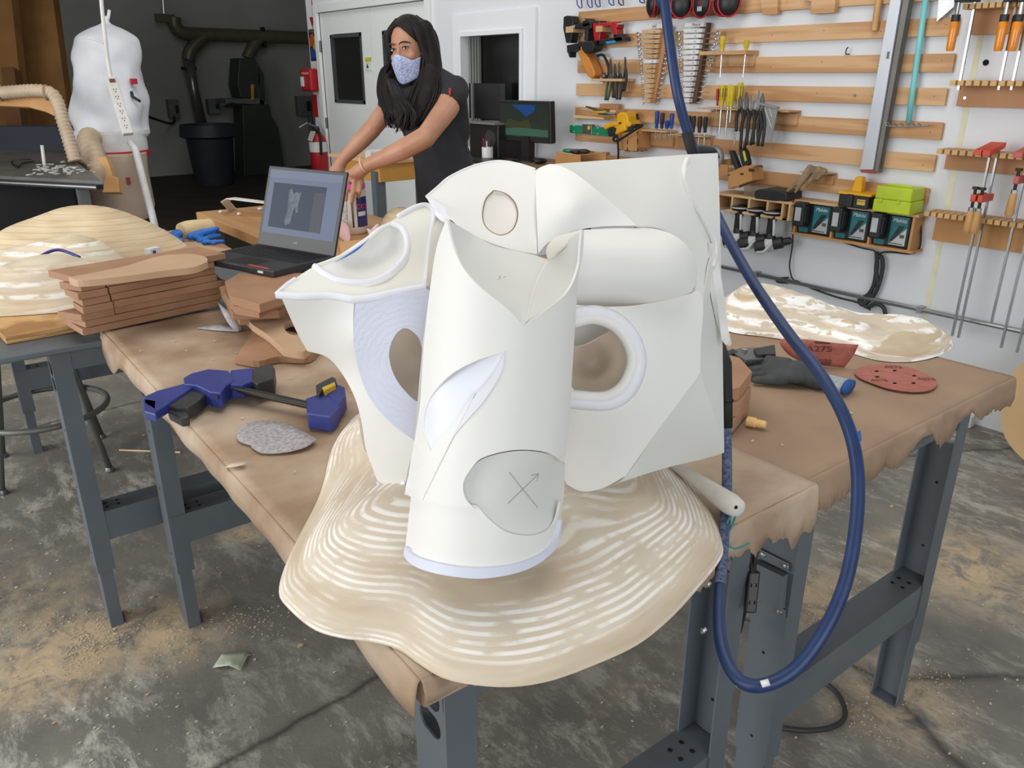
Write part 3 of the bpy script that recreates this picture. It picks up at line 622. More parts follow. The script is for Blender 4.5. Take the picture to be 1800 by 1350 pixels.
bead('crown_bead', [(700, 381), (725, 367), (745, 361), (759, 366), (763, 384), (754, 440), (748, 505)], uf, .0042, 'filler_white')
bead('foot_bead', [(663, 846), (675, 855), (695, 856), (714, 847)], lf, .003, 'filler_white')
sheet('star_side_strip', [(762, 372), (786, 384), (772, 440), (758, 520), (748, 507), (754, 440)], tps([(762, 372, 1.12), (786, 384, 1.10), (758, 520, 1.04), (748, 507, 1.02)]), (0, 1, 3, 4), m='card_warm')
sheet('star_bridge', [(757, 362), (777, 364), (792, 384), (784, 392), (766, 380)], tps([(757, 362, 1.13), (777, 364, 1.08), (792, 384, 1.06), (766, 380, 1.1)]), (0, 2), m='filler_white')
def cback(x, y):
    s = (960 - y) / 540; xc = 850 + 43 * s; t = .967 - .02 * s; R = 134 - 6 * s; d = abs(x - xc); return t + math.sqrt(max(R * R - d * d, 0)) * t / F
sheet('rear_half_tube', [(726, 860), (746, 620), (768, 470), (800, 425), (900, 470), (1008, 450), (1003, 620), (985, 800), (982, 930), (850, 985), (722, 955)], cback, (0, 3, 5, 8, 10), m='card', step=18)
# rear shells close the model towards its far side
def rear(name, pts, ctrl, sharp=()): sheet(name, pts, tps(ctrl), sharp, m='card', step=22)
rear('rear_shell', [(1000, 560), (1100, 545), (1225, 540), (1255, 640), (1250, 780), (1170, 815), (1080, 845), (1010, 850)], [(1000, 560, 1.14), (1225, 540, 1.17), (1250, 780, 1.20), (1010, 850, 1.16), (1120, 700, 1.30)])
rear('rear_shell', [(640, 540), (760, 510), (780, 700), (735, 840), (680, 845), (650, 760)], [(640, 540, 1.1), (760, 510, 1.12), (735, 840, 1.16), (650, 760, 1.14), (720, 680, 1.24)])
# ================================================================ LEFT: MOUNDS, BOARDS, LAPTOP
contour_mat('wood_mound', (216, 197, 165), (202, 179, 143), (228, 214, 188), 55, .62, .75, .2, 1.2, dark=(150, 118, 82))
contour_mat('mound_filled', (208, 192, 162), (190, 170, 138), (236, 232, 224), 30, .40, .52, .26, .9)
contour_mat('mound_plaster', (204, 186, 158), (192, 171, 141), (248, 246, 241), 44, .43, .46, .36, 2.6, None, .42, .46)
mat('mdf', (168, 129, 99), .75, col2=(155, 116, 87), scale=10); mat('mdf_top', (194, 162, 130), .75, col2=(184, 152, 120), scale=6)
AZ = TZ - .019
def ell(c, a, b_, rot, n=40, wob=.06, sd=0):
    L = []
    for i in range(n):
        t = 2 * math.pi * i / n; k = 1 + wob * math.sin(2 * t + sd) + wob * .6 * math.sin(3 * t + 2 * sd)
        L.append(Vector(c) + RT * (a * k * math.cos(t) * math.cos(rot)) + Vector((hd.x, hd.y, 0)) * (b_ * k * math.sin(t)) + hd * (a * k * math.cos(t) * math.sin(rot)))
    return L
def mound(name, label, c, a, b_, rot, h, power, extra, m, sd, wob=.06):
    def hf(s, x, y):
        z = h * (1 - (1 - s) ** power)
        for (ex, ey), am, r in extra:
            q_ = Vector(c) + RT * ex + hd * ey; z += am * min(1, s * 3) * math.exp(-((x - q_.x) ** 2 + (y - q_.y) ** 2) / (2 * r * r))
        return z + .004 * min(1, s * 4) * noise.noise(V(x * 9, y * 9, sd))
    return tag(moundfield(ell(c, a, b_, rot, 48, wob, sd), c, hf, 140, 36).build(name, m, None, smooth=True), label, 'wood model')
c1 = PZ(145, 446, AZ); c1.z = AZ + .001
mound('carved_mound', 'large smooth carved layered wood mound, rearmost on the left bench', c1, .37, .20, .15, .165, 2.3, [((-.02, .02), .018, .15), ((-.12, -.08), -.03, .07), ((.02, -.12), -.03, .06)], 'wood_mound', 1.0, .04)
c2 = PZ(95, 478, AZ); c2.z = AZ + .001
mound('carved_mound', 'grey dusty carved mound with white filler, between the large mound and front mound', c2, .31, .10, .0, .085, 2.2, [((.12, .0), .05, .10), ((-.2, 0), .01, .1)], 'mound_filled', 2.2)
c3 = PZ(55, 535, AZ + .02); c3.z = AZ + .0215
mound('carved_mound', 'front carved mound with stepped white banded sides beside the fibreboard stack', c3, .30, .125, .12, .118, 3.6, [((.06, .03), .02, .08), ((-.08, .0), -.01, .06)], 'mound_filled', .4, .05)
b = MB(); P = spline([PZ(57, 467, 1.0), PZ(75, 455, 1.0) + V(0, 0, .01), PZ(105, 448, 1.0) + V(0, 0, .015), PZ(140, 452, 1.0)], 6); b.tube(P, .0045, 6); tag(b.build('curved_strip', mat('strip_blue', (62, 58, 140), .5), None, smooth=True), 'curved dark blue plastic strip standing between two carved mounds', 'strip')
# plywood plank under the front mound
a, c = PZ(12, 606, AZ), PZ(147, 581, AZ); e = (c - a).normalized(); nrm = V(-e.y, e.x, 0)
b = MB(); b.prism([a + V(0, 0, .0), c, c + nrm * .30, a + nrm * .30], (0, 0, .0195)); tag(b.build('plywood_plank', mat('ply_plank', (204, 164, 108), .6, col2=(160, 114, 64), scale=5, stretch=(1.5, 1.5, 70), lo=.42, hi=.58), None, bevel=.001), 'golden plywood plank lying under the front carved mound', 'plank')
# stacks of fibreboard pieces
def board(loop, z, th, label=None, group='fibreboard pieces in the tall stack', m='mdf', name='fibreboard_piece'):
    b = MB(); b.prism([V(p.x, p.y, z) for p in loop], (0, 0, th)); o = b.build(name, m, None, bevel=.0008, seg=1); return tag(o, label or 'brown fibreboard offcut lying in the tall stack beside the front mound', 'board', group)
sa, sb = PZ(150, 592, TZ + .003), PZ(382, 541, TZ + .003); e = (sb - sa).normalized(); nr = V(-e.y, e.x, 0)
rr = random.Random(5); z = TZ + .006; th = .0172
lay = [(-.004, .37, None), (.006, .385, None), (.0, .08, .083), (.004, .078, .082), (.008, .075, .080), (.0, .072, .077), (.012, .070, .074), (.008, .40, None)]
ordl = ['bottom', 'second lowest', 'third lowest', 'fourth lowest', 'fourth highest', 'third highest', 'second highest', 'topmost flat']
for k, (x0, x1, x2) in enumerate(lay):
    j = rr.uniform(-.004, .004); dpt = .13 + rr.uniform(-.015, .02)
    def rc(u0, u1, d0, d1, sk=0): return [sa + e * u0 + nr * d0, sa + e * u1 + nr * (d0 + sk), sa + e * (u1 + rr.uniform(-.015, .015)) + nr * d1, sa + e * (u0 + rr.uniform(-.03, .01)) + nr * d1]
    if x2 is None: board(rc(x0, x1, j, dpt), z, th, f'long brown fibreboard offcut, {ordl[k]} layer of the tall stack')
    else:
        board(rc(x0, x1, j - .004, .07), z, th, f'short fibreboard offcut at the left end, {ordl[k]} layer of the tall stack')
        board(rc(x2, .37 + rr.uniform(-.01, .025), j, dpt, rr.uniform(-.006, .006)), z, th, f'long fibreboard offcut at the right, {ordl[k]} layer of the tall stack')
    z += th + .0012
ztop = z
top = spline([PZ(x, y, ztop + th) for x, y in [(120, 487), (136, 492), (180, 489), (240, 482), (290, 475), (340, 469), (364, 460), (362, 452), (332, 446), (280, 450), (225, 466), (170, 478)]], 4, True, (0, 6))
board(top, ztop, th, 'wavy edged fibreboard piece crowning the tall stack', m='mdf_top')
# stack under the laptop
z = TZ + .006; low = [[(440, 566), (520, 548), (560, 520), (440, 505), (400, 532)], [(420, 558), (500, 552), (560, 520), (420, 500), (392, 520)], [(408, 548), (490, 545), (560, 505), (420, 490), (385, 505)], [(412, 538), (455, 545), (470, 535), (560, 505), (440, 480), (388, 510)], [(404, 520), (456, 535), (530, 510), (560, 480), (420, 480), (395, 495)]]
nm = ['bottom', 'second', 'middle', 'fourth', 'top']
zz = [TZ + .006 + k * .0225 for k in range(5)]
for k, L in enumerate(low): board([PZ(x, y, zz[k] + .021) for x, y in L], zz[k], .0212, f'pinkish fibreboard piece under the laptop, {nm[k]} layer of that stack', 'fibreboard pieces under the laptop')
LZ = zz[4] + .0216
# laptop
mat('laptop_black', (32, 33, 36), .38); mat('laptop_deck', (24, 25, 27), .45, col2=(46, 46, 48), scale=20, lo=.55, hi=.8); mat('key_black', (18, 18, 20), .5)
mat('screen_ui', (22, 24, 28), .25, col2=(22, 24, 28), emit=(112, 124, 148, .85)); mat('screen_view', (12, 16, 22), .25, col2=(10, 14, 20), scale=4, emit=(50, 66, 88, .75)); mat('screen_panel', (20, 20, 24), .3, emit=(84, 84, 98, .8)); mat('screen_model', (70, 74, 78), .3, col2=(20, 26, 32), scale=60, emit=(96, 108, 116, .7))
br_ = PZ(590, 450, LZ + .018); bl_ = PZ(455, 428, LZ + .018); e1 = (br_ - bl_).normalized(); s1 = V(-e1.y, e1.x, 0); LW, LD = (br_ - bl_).length, .225; fl = bl_ - s1 * LD; fl = V(fl.x, fl.y, LZ)
lp = thing('laptop', fl + e1 * .18 + s1 * .11, 'open black laptop showing a grey scan on screen, on fibreboard pieces', 'laptop')
b = MB(); b.prism([fl, fl + e1 * LW, fl + e1 * LW + s1 * LD, fl + s1 * LD], (0, 0, .0185)); base = b.build('base', 'laptop_deck', lp, bevel=.003)
b = MB()
for r_ in range(6):
    for k in range(16):
        c = fl + e1 * (.010 + k * .0186 + .002 * (r_ % 3)) + s1 * (.095 + r_ * .0188); b.prism([c + V(0, 0, .0187), c + e1 * .0165 + V(0, 0, .0187), c + e1 * .0165 + s1 * .0152 + V(0, 0, .0187), c + s1 * .0152 + V(0, 0, .0187)], (0, 0, .0012))
b.build('key', 'key_black', base, kind='stuff')
b = MB(); c = fl + e1 * .12 + s1 * .012 + V(0, 0, .0186); b.prism([c, c + e1 * .105, c + e1 * .105 + s1 * .07, c + s1 * .07], (0, 0, .0004)); b.build('touchpad', 'laptop_black', base)
b = MB(); c = fl + e1 * (LW - .115) + s1 * .01 + V(0, 0, .0186); b.prism([c, c + e1 * .085 - s1 * .004, c + e1 * .085 + s1 * .004, c + s1 * .010], (0, 0, .0005)); b.build('sticker', mat('sticker_red', (208, 74, 66), .4), base)
b = MB(); b.box(fl + e1 * (LW - .05) - s1 * .001 + V(0, 0, .010), (.02, .003, .006), Matrix.Rotation(math.atan2(e1.y, e1.x), 3, 'Z')); b.build('front_label', 'sticker_white', base)
hb = fl + s1 * (LD - .006) + V(0, 0, .017); al = math.radians(19); up = V(0, 0, math.cos(al)) + s1 * math.sin(al); sn = e1.cross(up) # points to the viewer
def onlid(u, v, off): return hb + e1 * u + up * v + sn * off
if sn.dot(FW) > 0: sn = -sn
b = MB(); b.prism([onlid(0, .0, 0), onlid(LW, 0, 0), onlid(LW, .238, 0), onlid(0, .238, 0)], -sn * .007); lid = b.build('screen_lid', 'laptop_black', lp, bevel=.002)
def lidrect(nm, u0, u1, v0, v1, off, m):
    b = MB(); b.prism([onlid(u0, v0, off), onlid(u1, v0, off), onlid(u1, v1, off), onlid(u0, v1, off)], -sn * .0003); return b.build(nm, m, lid)
lidrect('display', .012, LW - .012, .040, .228, .0006, 'screen_ui')
lidrect('tool_bar', .012, LW - .012, .205, .2275, .0009, mat('screen_bar', (22, 24, 28), .3, emit=(124, 134, 156, .9)))
lidrect('viewport', .035, .255, .058, .190, .0010, 'screen_view'); lidrect('side_panel', .210, .254, .058, .172, .0013, 'screen_panel')
b = MB(); pts = [(.125, .17), (.135, .178), (.148, .160), (.158, .168), (.170, .165), (.178, .170), (.172, .130), (.176, .110), (.168, .108), (.160, .128), (.155, .110), (.150, .075), (.132, .068), (.124, .080), (.132, .112), (.128, .145)]
b.prism([onlid(u - .022, v, .0013) for u, v in pts], -sn * .0003); b.build('scan_picture', 'screen_model', lid)
lidrect('brand_mark', LW / 2 - .01, LW / 2 + .01, .018, .024, .0004, mat('mark_grey', (70, 72, 76), .3))
for k_ in ('screen_ui', 'screen_view', 'screen_panel', 'screen_model', 'screen_bar'): MATS[k_].node_tree.nodes['Principled BSDF'].inputs['Specular IOR Level'].default_value = .12
# mallet, gloves, offcuts
b = MB(); a, c = PZ(318, 408, AZ + .035), PZ(366, 400, AZ + .035); ax = (c - a).normalized(); b.lathe([(.036, 0), (.041, .03), (.041, .06), (.036, (c - a).length + .01)], a, ax, 22)
ml = thing('mallet', (a + c) / 2 - V(0, 0, .035), 'pale wooden mallet lying behind the blue gloves', 'mallet'); b.build('head', mat('maple', (224, 200, 156), .5, col2=(206, 178, 132), scale=8), ml, autosmooth=40)
b = MB(); b.tube([(a + c) / 2, PZ(300, 412, AZ + .03), PZ(232, 427, AZ + .025)], [.013, .015, .014], 10); b.build('handle', mat('ash', (190, 158, 116), .5), ml, smooth=True)
mat('nitrile', (36, 118, 206), .45, col2=(28, 100, 190), scale=20)
def blob(name, balls, label, cat, m, vox=.004, group=None, caps=()):
    b = MB()
    for c, r in balls: b.ball(c, r, 12)
    for a, c, r0, r1 in caps: b.cyl(a, c, r0, r1, 12); b.ball(a, r0, 10); b.ball(c, r1, 10)
    o = b.build(name, m, None, smooth=True); rm = o.modifiers.new('remesh', 'REMESH'); rm.mode = 'VOXEL'; rm.voxel_size = vox; rm.use_smooth_shade = True
    sm = o.modifiers.new('smooth', 'SMOOTH'); sm.iterations = 4; sm.factor = .5
    return tag(o, label, cat, group) if label else o
g = lambda x, y, z: PZ(x, y, z)
z0 = AZ + .02
blob('nitrile_glove', [], 'crumpled blue glove left of the pair, against the front of the mallet handle', 'glove', 'nitrile', .0045, None, [(g(272, 440, z0), g(290, 424, z0 + .01), .014, .02), (g(290, 424, z0 + .01), g(312, 412, z0 + .015), .02, .022), (g(300, 420, z0), g(318, 424, z0), .012, .014), (g(270, 442, z0), g(266, 447, z0), .010, .008), (g(296, 430, z0), g(280, 440, z0), .012, .008)])
blob('nitrile_glove', [], 'crumpled blue glove at right, beside the mallet head', 'glove', 'nitrile', .0045, None, [(g(334, 416, z0 + .01), g(360, 408, z0 + .02), .015, .016), (g(360, 408, z0 + .02), g(382, 402, z0 + .03), .014, .010), (g(352, 422, z0), g(385, 414, z0), .010, .009), (g(358, 426, z0), g(392, 424, z0), .010, .008), (g(350, 418, z0), g(376, 428, z0 - .005), .011, .008), (g(345, 415, z0), g(352, 424, z0), .014, .012)])
b = MB(); b.prism([PZ(x, y, AZ + .016) for x, y in [(286, 444), (318, 427), (350, 423), (357, 431), (405, 438), (395, 441), (318, 448), (292, 449)]], (0, 0, -.006)); tag(b.build('fibreboard_sheet', 'mdf_top', None), 'thin fibreboard sheet offcut between blue gloves and laptop', 'board')
b = MB(); b.prism([PZ(x, y, AZ + .010) for x, y in [(225, 430), (300, 405), (345, 400), (420, 445), (330, 452), (258, 452)]], (0, 0, -.009)); tag(b.build('fibreboard_sheet', 'mdf', None), 'wide fibreboard sheet lying under the blue gloves and mallet', 'board')
bx = thing('tape_box', PZ(265, 450, AZ + .01), 'small white carton with a blue square beside the left blue glove', 'box')
b = MB(); c = PZ(269, 443, AZ + .03); R3 = Matrix.Rotation(.5, 3, 'Z'); b.box(c, (.05, .03, .032), R3); b.build('carton', 'sticker_white', bx, bevel=.001); b = MB(); b.box(c + R3 @ V(-.008, -.0152, 0), (.014, .001, .016), R3); b.build('printed_square', 'strip_blue', bx)
mk = thing('marker_pen', PZ(384, 500, TZ + .05), 'dark capped marker pen end poking out between the two board stacks', 'pen')
a, c = PZ(383, 497, TZ + .055), PZ(376, 484, TZ + .06); b = MB(); b.lathe([(.004, 0), (.0085, .006), (.009, .02)], a, c - a, 12); b.build('tip_cap', mat('pen_grey', (170, 180, 180), .4), mk, autosmooth=40); b = MB(); b.lathe([(.0105, .019), (.0105, .06)], a, c - a, 12); b.build('barrel', mat('pen_navy', (40, 42, 70), .5), mk, autosmooth=40)
# curled paper, loose pieces
def curl(name, label, pts, ctrl, m, cat, sharp=(), th=.0006, step=10):
    loops = [[(p.x, p.y) for p in spline([V(*q_, 0) for q_ in pts], 6, True, sharp)]]; vo, fs = flatmesh(loops, step); fz = tps(ctrl)
    b = MB(); b.add([PZ(p[0], p[1], fz(p[0], p[1])) for p in vo], fs); o = b.build(name, m, None, smooth=True); s = o.modifiers.new('thick', 'SOLIDIFY'); s.thickness = th
    return tag(o, label, cat)
T0 = TZ + .005
sp0 = thing('sandpaper_scrap', PZ(390, 578, T0), 'folded grey sandpaper scrap standing in front of the tall stack', 'sandpaper'); mat('grey_grit', (186, 184, 186), .8, col2=(160, 158, 160), scale=90)
for nm_, P_, Cz in (('flat_half', [(345, 577), (372, 571), (400, 569), (424, 578), (419, 583), (380, 581)], [(345, 577, T0), (424, 580, T0 + .001), (400, 569, T0 + .003), (380, 581, T0)]), ('raised_half', [(383, 532), (403, 548), (418, 564), (425, 577), (419, 583), (408, 577), (395, 558)], [(383, 532, T0 + .052), (425, 577, T0 + .006), (419, 583, T0 + .001), (408, 577, T0 + .010), (403, 548, T0 + .045)])):
    o = curl(nm_, None, P_, Cz, 'grey_grit', None, (0, 4)); o.parent = sp0; o.matrix_parent_inverse = wm(sp0).inverted()
h2 = [PZ(x, y, T0 + .034) for x, y in [(499, 572), (506, 564), (522, 562), (536, 570), (534, 582), (520, 589), (504, 584)]]
def holed(name, label, outer, holes, z, th, m, cat):
    o2 = [[(p.x, p.y) for p in L] for L in [outer] + holes]; vo, fs = flatmesh(o2, .05); n = len(vo)
    vs = [(p[0], p[1], z) for p in vo] + [(p[0], p[1], z + th) for p in vo]; F2 = [f[::-1] for f in fs] + [tuple(i + n for i in f) for f in fs]; o = 0
    for L in o2:
        k = len(L); F2 += [(o + i, o + (i + 1) % k, o + (i + 1) % k + n, o + i + n) for i in range(k)]; o += k
    b = MB(); b.add(vs, F2); return tag(b.build(name, m, None), label, cat)
w1 = spline([PZ(x, y, T0 + .034) for x, y in [(428, 551), (480, 545), (545, 540), (580, 552), (575, 585), (542, 612), (530, 618), (497, 613), (470, 588), (443, 570)]], 4, True, (0, 7))
holed('fibreboard_piece', 'pale fibreboard piece with a round hole beside the model at left', w1, [spline(h2, 4, True)], T0 + .016, .018, 'mdf_top', 'board')
holed('fibreboard_piece', 'brown fan shaped fibreboard piece tucked under the holed piece', spline([PZ(x, y, T0 + .016) for x, y in [(413, 628), (440, 590), (450, 570), (520, 585), (560, 600), (545, 625), (490, 626), (455, 634)]], 4, True, (0, 1)), [], T0, .0155, 'mdf', 'board')
# bar clamp
cl_ = thing('bar_clamp', PZ(430, 690, T0), 'blue and black one handed bar clamp lying on the kraft paper', 'clamp')
mat('clamp_blue', (38, 48, 118), .45, col2=(48, 58, 130), scale=14); mat('clamp_black', (34, 36, 38), .5, col2=(52, 52, 52), scale=20); mat('bar_steel', (66, 62, 56), .45, .7)
def slab(nm, pts, z, th, m, par, bv=.003): b = MB(); b.prism([PZ(x, y, z) for x, y in pts], (0, 0, -th)); return b.build(nm, m, par, bevel=bv)
slab('clamp_body', [(322, 664), (335, 656), (366, 648), (402, 651), (412, 668), (398, 676), (388, 690), (370, 688), (345, 676), (324, 674)], T0 + .042, .034, 'clamp_blue', cl_)
slab('jaw_arm', [(405, 650), (444, 646), (452, 652), (450, 668), (425, 676), (404, 676)], T0 + .040, .03, 'clamp_blue', cl_)
slab('jaw_pad', [(443, 648), (476, 638), (483, 646), (481, 664), (452, 674), (443, 668)], T0 + .044, .036, 'clamp_black', cl_)
h = slab('fixed_handle', [(322, 674), (345, 676), (332, 684), (290, 712), (274, 722), (251, 708), (254, 696), (276, 686)], T0 + .036, .02, 'clamp_blue', cl_)
slab('handle_hook', [(251, 700), (276, 704), (274, 728), (254, 722)], T0 + .036, .018, 'clamp_blue', cl_)
slab('trigger', [(344, 678), (368, 686), (352, 702), (330, 716), (310, 716), (292, 712), (322, 690)], T0 + .030, .026, 'clamp_black', cl_)
slab('trigger_tip', [(292, 710), (330, 712), (332, 732), (318, 734), (296, 722)], T0 + .022, .02, 'clamp_black', cl_)
slab('release_lever', [(376, 682), (384, 680), (382, 704), (378, 700)], T0 + .036, .006, 'clamp_black', cl_, .001)
b = MB(); a, c = PZ(396, 680, T0 + .026), PZ(560, 716, T0 + .022); b.tube([a, c], .009, 4); b.build('bar', 'bar_steel', cl_, bevel=.0015)
slab('bar_groove', [(404, 679), (540, 708), (540, 711), (404, 682)], T0 + .0345, .003, 'clamp_black', cl_, .0005)
slab('end_jaw', [(537, 700), (560, 692), (592, 690), (596, 716), (582, 732), (540, 726)], T0 + .034, .032, 'clamp_blue', cl_)
slab('end_arm', [(572, 690), (592, 674), (606, 680), (608, 696), (594, 712)], T0 + .036, .03, 'clamp_blue', cl_)
slab('end_pad', [(555, 676), (584, 661), (590, 664), (592, 672), (568, 684), (560, 692), (556, 688)], T0 + .044, .036, 'clamp_black', cl_)
slab('pad_insert', [(566, 681), (588, 671), (590, 676), (570, 686)], T0 + .046, .02, mat('pad_yellow', (212, 176, 50), .5), cl_, .001)
curl('sandpaper_disc', 'torn grey dusty sandpaper disc on kraft paper in front of the blue clamp', [(416, 768), (422, 752), (440, 743), (478, 740), (505, 745), (530, 757), (557, 772), (538, 786), (500, 796), (462, 797), (444, 788), (440, 783), (424, 778)], [(416, 768, T0 + .002), (557, 772, T0 + .006), (478, 740, T0 + .003), (500, 796, T0 + .001), (480, 770, T0 + .002)], mat('grey_grit2', (176, 172, 174), .85, col2=(142, 134, 134), scale=140), 'sandpaper', (6,))
curl('wood_sliver', 'small pale wood sliver on kraft paper near the bench edge', [(395, 822), (410, 814), (433, 811), (428, 817), (410, 821)], [(395, 822, T0 + .001), (433, 811, T0 + .004), (410, 817, T0 + .002)], mat('sliver', (206, 186, 166), .7), 'offcut', (0, 2))
# stool under the left bench
mat('stool_grey', (112, 112, 106), .45, .3)
sc_ = V(.365, 3.47, 0); st = thing('stool', sc_, 'grey tubular steel stool under the left bench', 'stool')
feet = [PZ(5, 868, 0), PZ(193, 828, 0), PZ(6, 803, 0)]; feet.append(feet[1] + feet[2] - feet[0])
for f_ in feet:
    b = MB(); tp = sc_ + (f_ - sc_) * .50 + V(0, 0, .62); b.tube([f_ + V(0, 0, .02), tp], .0125, 10); lg = b.build('leg', 'stool_grey', st, smooth=True)
    b = MB(); b.lathe([(.02, 0), (.02, .008), (.014, .02)], f_, EZ, 12); b.build('foot_glide', 'steel_hw', lg, autosmooth=40)
b = MB(); b.tube(circle(sc_ + V(0, 0, .25), EX, EY, .235, 40), .012, 10, True); b.build('foot_ring', 'stool_grey', st, smooth=True)
b = MB(); b.lathe([(.15, .61), (.165, .615), (.165, .64), (.15, .65)], sc_, EZ, 30); b.build('seat', 'stool_grey', st, autosmooth=40)
# floor bits at left
b = MB(); b.tube([PZ(210, 791, .004), PZ(317, 795, .004)], .004, 6); tag(b.build('dowel', 'maple', None), 'thin pale dowel lying on the floor behind the bench legs', 'dowel')
curl('paper_note', 'folded pale green paper note on the floor in front of the bench', [(374, 1174), (390, 1150), (439, 1146), (423, 1179), (402, 1170)], [(374, 1174, .004), (390, 1150, .004), (439, 1146, .004), (423, 1179, .006), (402, 1170, .018)], mat('note_green', (186, 196, 172), .7), 'note', (0, 1, 2, 3, 4), step=8)
# ================================================================ DARK CORNER AT THE LEFT
mat('cast_iron', (104, 105, 102), .4, .2, col2=(84, 85, 83), scale=6, bump=.03); mat('alu', (190, 192, 194), .35, .8); mat('bag_cloth', (226, 228, 232), .75, col2=(206, 208, 214), scale=3, bump=.2, bscale=9)
mat('bag_plastic', (206, 186, 166), .4, col2=(192, 170, 150), scale=3); mat('drum_white', (226, 228, 228), .4); mat('red_paint', (178, 26, 34), .45); mat('hose_tan', (200, 178, 152), .45); mat('hose_rib', (168, 144, 118), .5)
mat('duct_dark', (98, 96, 76), .42, .2); mat('duct_clear', (120, 122, 120), .25, .6); mat('saw_green', (52, 60, 54), .5); mat('bin_navy', (44, 50, 62), .55); mat('box_grey', (104, 106, 108), .5)
mat('brown_board', (132, 92, 46), .75, col2=(112, 76, 36), scale=3); mat('brown_edge', (96, 62, 28), .8)
# table saw outfeed top
ts = thing('table_saw', PZ(60, 300, .92) - V(0, 0, .92), 'dark cast iron table saw top with pale front rail at far left', 'machine')
TS = [PZ(-60, 306, .92), PZ(180, 318, .92), PZ(105, 263, .92), PZ(-60, 268, .92)]
b = MB(); b.prism(TS, (0, 0, -.05)); b.build('table_top', 'cast_iron', ts, bevel=.004)
d = (TS[1] - TS[0]).normalized(); nn = V(d.y, -d.x, 0)
if nn.dot(hd) > 0: nn = -nn
b = MB(); b.prism([TS[0] + V(0, 0, -.02) + nn * .002, TS[1] + V(0, 0, -.02) + nn * .002, TS[1] + V(0, 0, -.045) + nn * .002, TS[0] + V(0, 0, -.045) + nn * .002], nn * .05); b.build('front_rail', 'black_plastic', ts)
b = MB(); b.prism([TS[0] + V(0, 0, -.026) + nn * .053, TS[1] + V(0, 0, -.026) + nn * .053, TS[1] + V(0, 0, -.034) + nn * .053, TS[0] + V(0, 0, -.034) + nn * .053], nn * .004); b.build('rail_scale', 'alu', ts)
ctr = (TS[0] + TS[1] + TS[2] + TS[3]) / 4
b = MB(); b.b2((ctr.x - .35, ctr.y - .5, 0), (ctr.x + .2, ctr.y + .4, .86)); b.build('cabinet', 'black_plastic', ts)
b = MB(); b.b2((TS[1].x - .12, TS[1].y + .1, 0), (TS[1].x - .06, TS[1].y + .16, .87)); b.build('leg', 'box_grey', ts)
gl = thing('safety_glasses', PZ(38, 288, .925), 'black framed safety glasses lying on the dark saw table', 'glasses')
b = MB(); b.tube([PZ(20, 286, .93), PZ(32, 294, .93), PZ(40, 286, .93), PZ(60, 283, .93)], .006, 6); b.build('frame', 'black_plastic', gl, smooth=True); b = MB(); b.tube([PZ(20, 286, .93), PZ(25, 281, .95), PZ(55, 280, .95)], .005, 6); b.build('temple', 'black_plastic', gl, smooth=True)
b = MB(); a = PZ(78, 290, .92); b.cyl(a, a + V(.01, 0, .13), .011); tag(b.build('push_stick', mat('white_plastic', (222, 220, 214), .5), None, smooth=False), 'short white stick standing upright on the dark saw table', 'stick')
b = MB()
for k in range(60):
    q_ = PZ(rr.gauss(100, 26), rr.gauss(297, 6), .921); b.box(q_ + V(0, 0, .002), (rr.uniform(.01, .04), rr.uniform(.008, .03), .004), Matrix.Rotation(rr.uniform(0, 3), 3, 'Z'))
tag(b.build('wood_shavings', 'white_plastic', None), 'pale shavings scattered over the dark saw table', 'shavings', None, 'stuff')
# overhead arm with ribbed hose
def ribbed(name, P, r, m, label=None, cat=None, amp=.10, par=None, dens=3.2):
    P = spline(P, 40); L = sum((P[i + 1] - P[i]).length for i in range(len(P) - 1)); n = int(L / (r * .62) * dens); out = []; acc = 0; step = L / n; i = 0; tgt = 0
    for i in range(len(P) - 1):
        s = (P[i + 1] - P[i]).length
        while acc + s >= tgt and len(out) <= n: out.append(P[i].lerp(P[i + 1], (tgt - acc) / s if s else 0)); tgt += step
        acc += s
    b = MB(); b.tube(out, [r * (1 + amp * math.sin(k * 2 * math.pi / dens)) for k in range(len(out))], 12); o = b.build(name, m, par, smooth=True)
    return tag(o, label, cat) if label else o
T_ = 5.4
ar = thing('dust_hose_boom', PT(60, 175, T_) * 1, 'curved wooden boom carrying a tan ribbed dust hose over the saw', 'dust hose')
ribbed('dust_hose', [PT(-30, 168, T_), PT(20, 162, T_), PT(75, 160, T_), PT(97, 172, T_ + .02), PT(110, 210, T_ + .05), PT(122, 250, T_ + .08), PT(132, 284, T_ + .1)], .042, 'hose_tan', par=ar)
b = MB(); b.prism([PT(x, y, T_ + .05) for x, y in [(-30, 174), (60, 168), (100, 158), (100, 168), (96, 180), (104, 208), (80, 196), (50, 188), (-30, 184)]], FW * .03); b.build('boom', mat('boom_ply', (206, 158, 104), .55, col2=(188, 138, 86), scale=4), ar, bevel=.003)
for x in (2, 82): b = MB(); b.tube(circle(PT(x, 164 if x < 50 else 163, T_), FW, UP, .047, 18), .006, 6, True); b.build('hose_strap', 'hose_rib', ar, smooth=True)
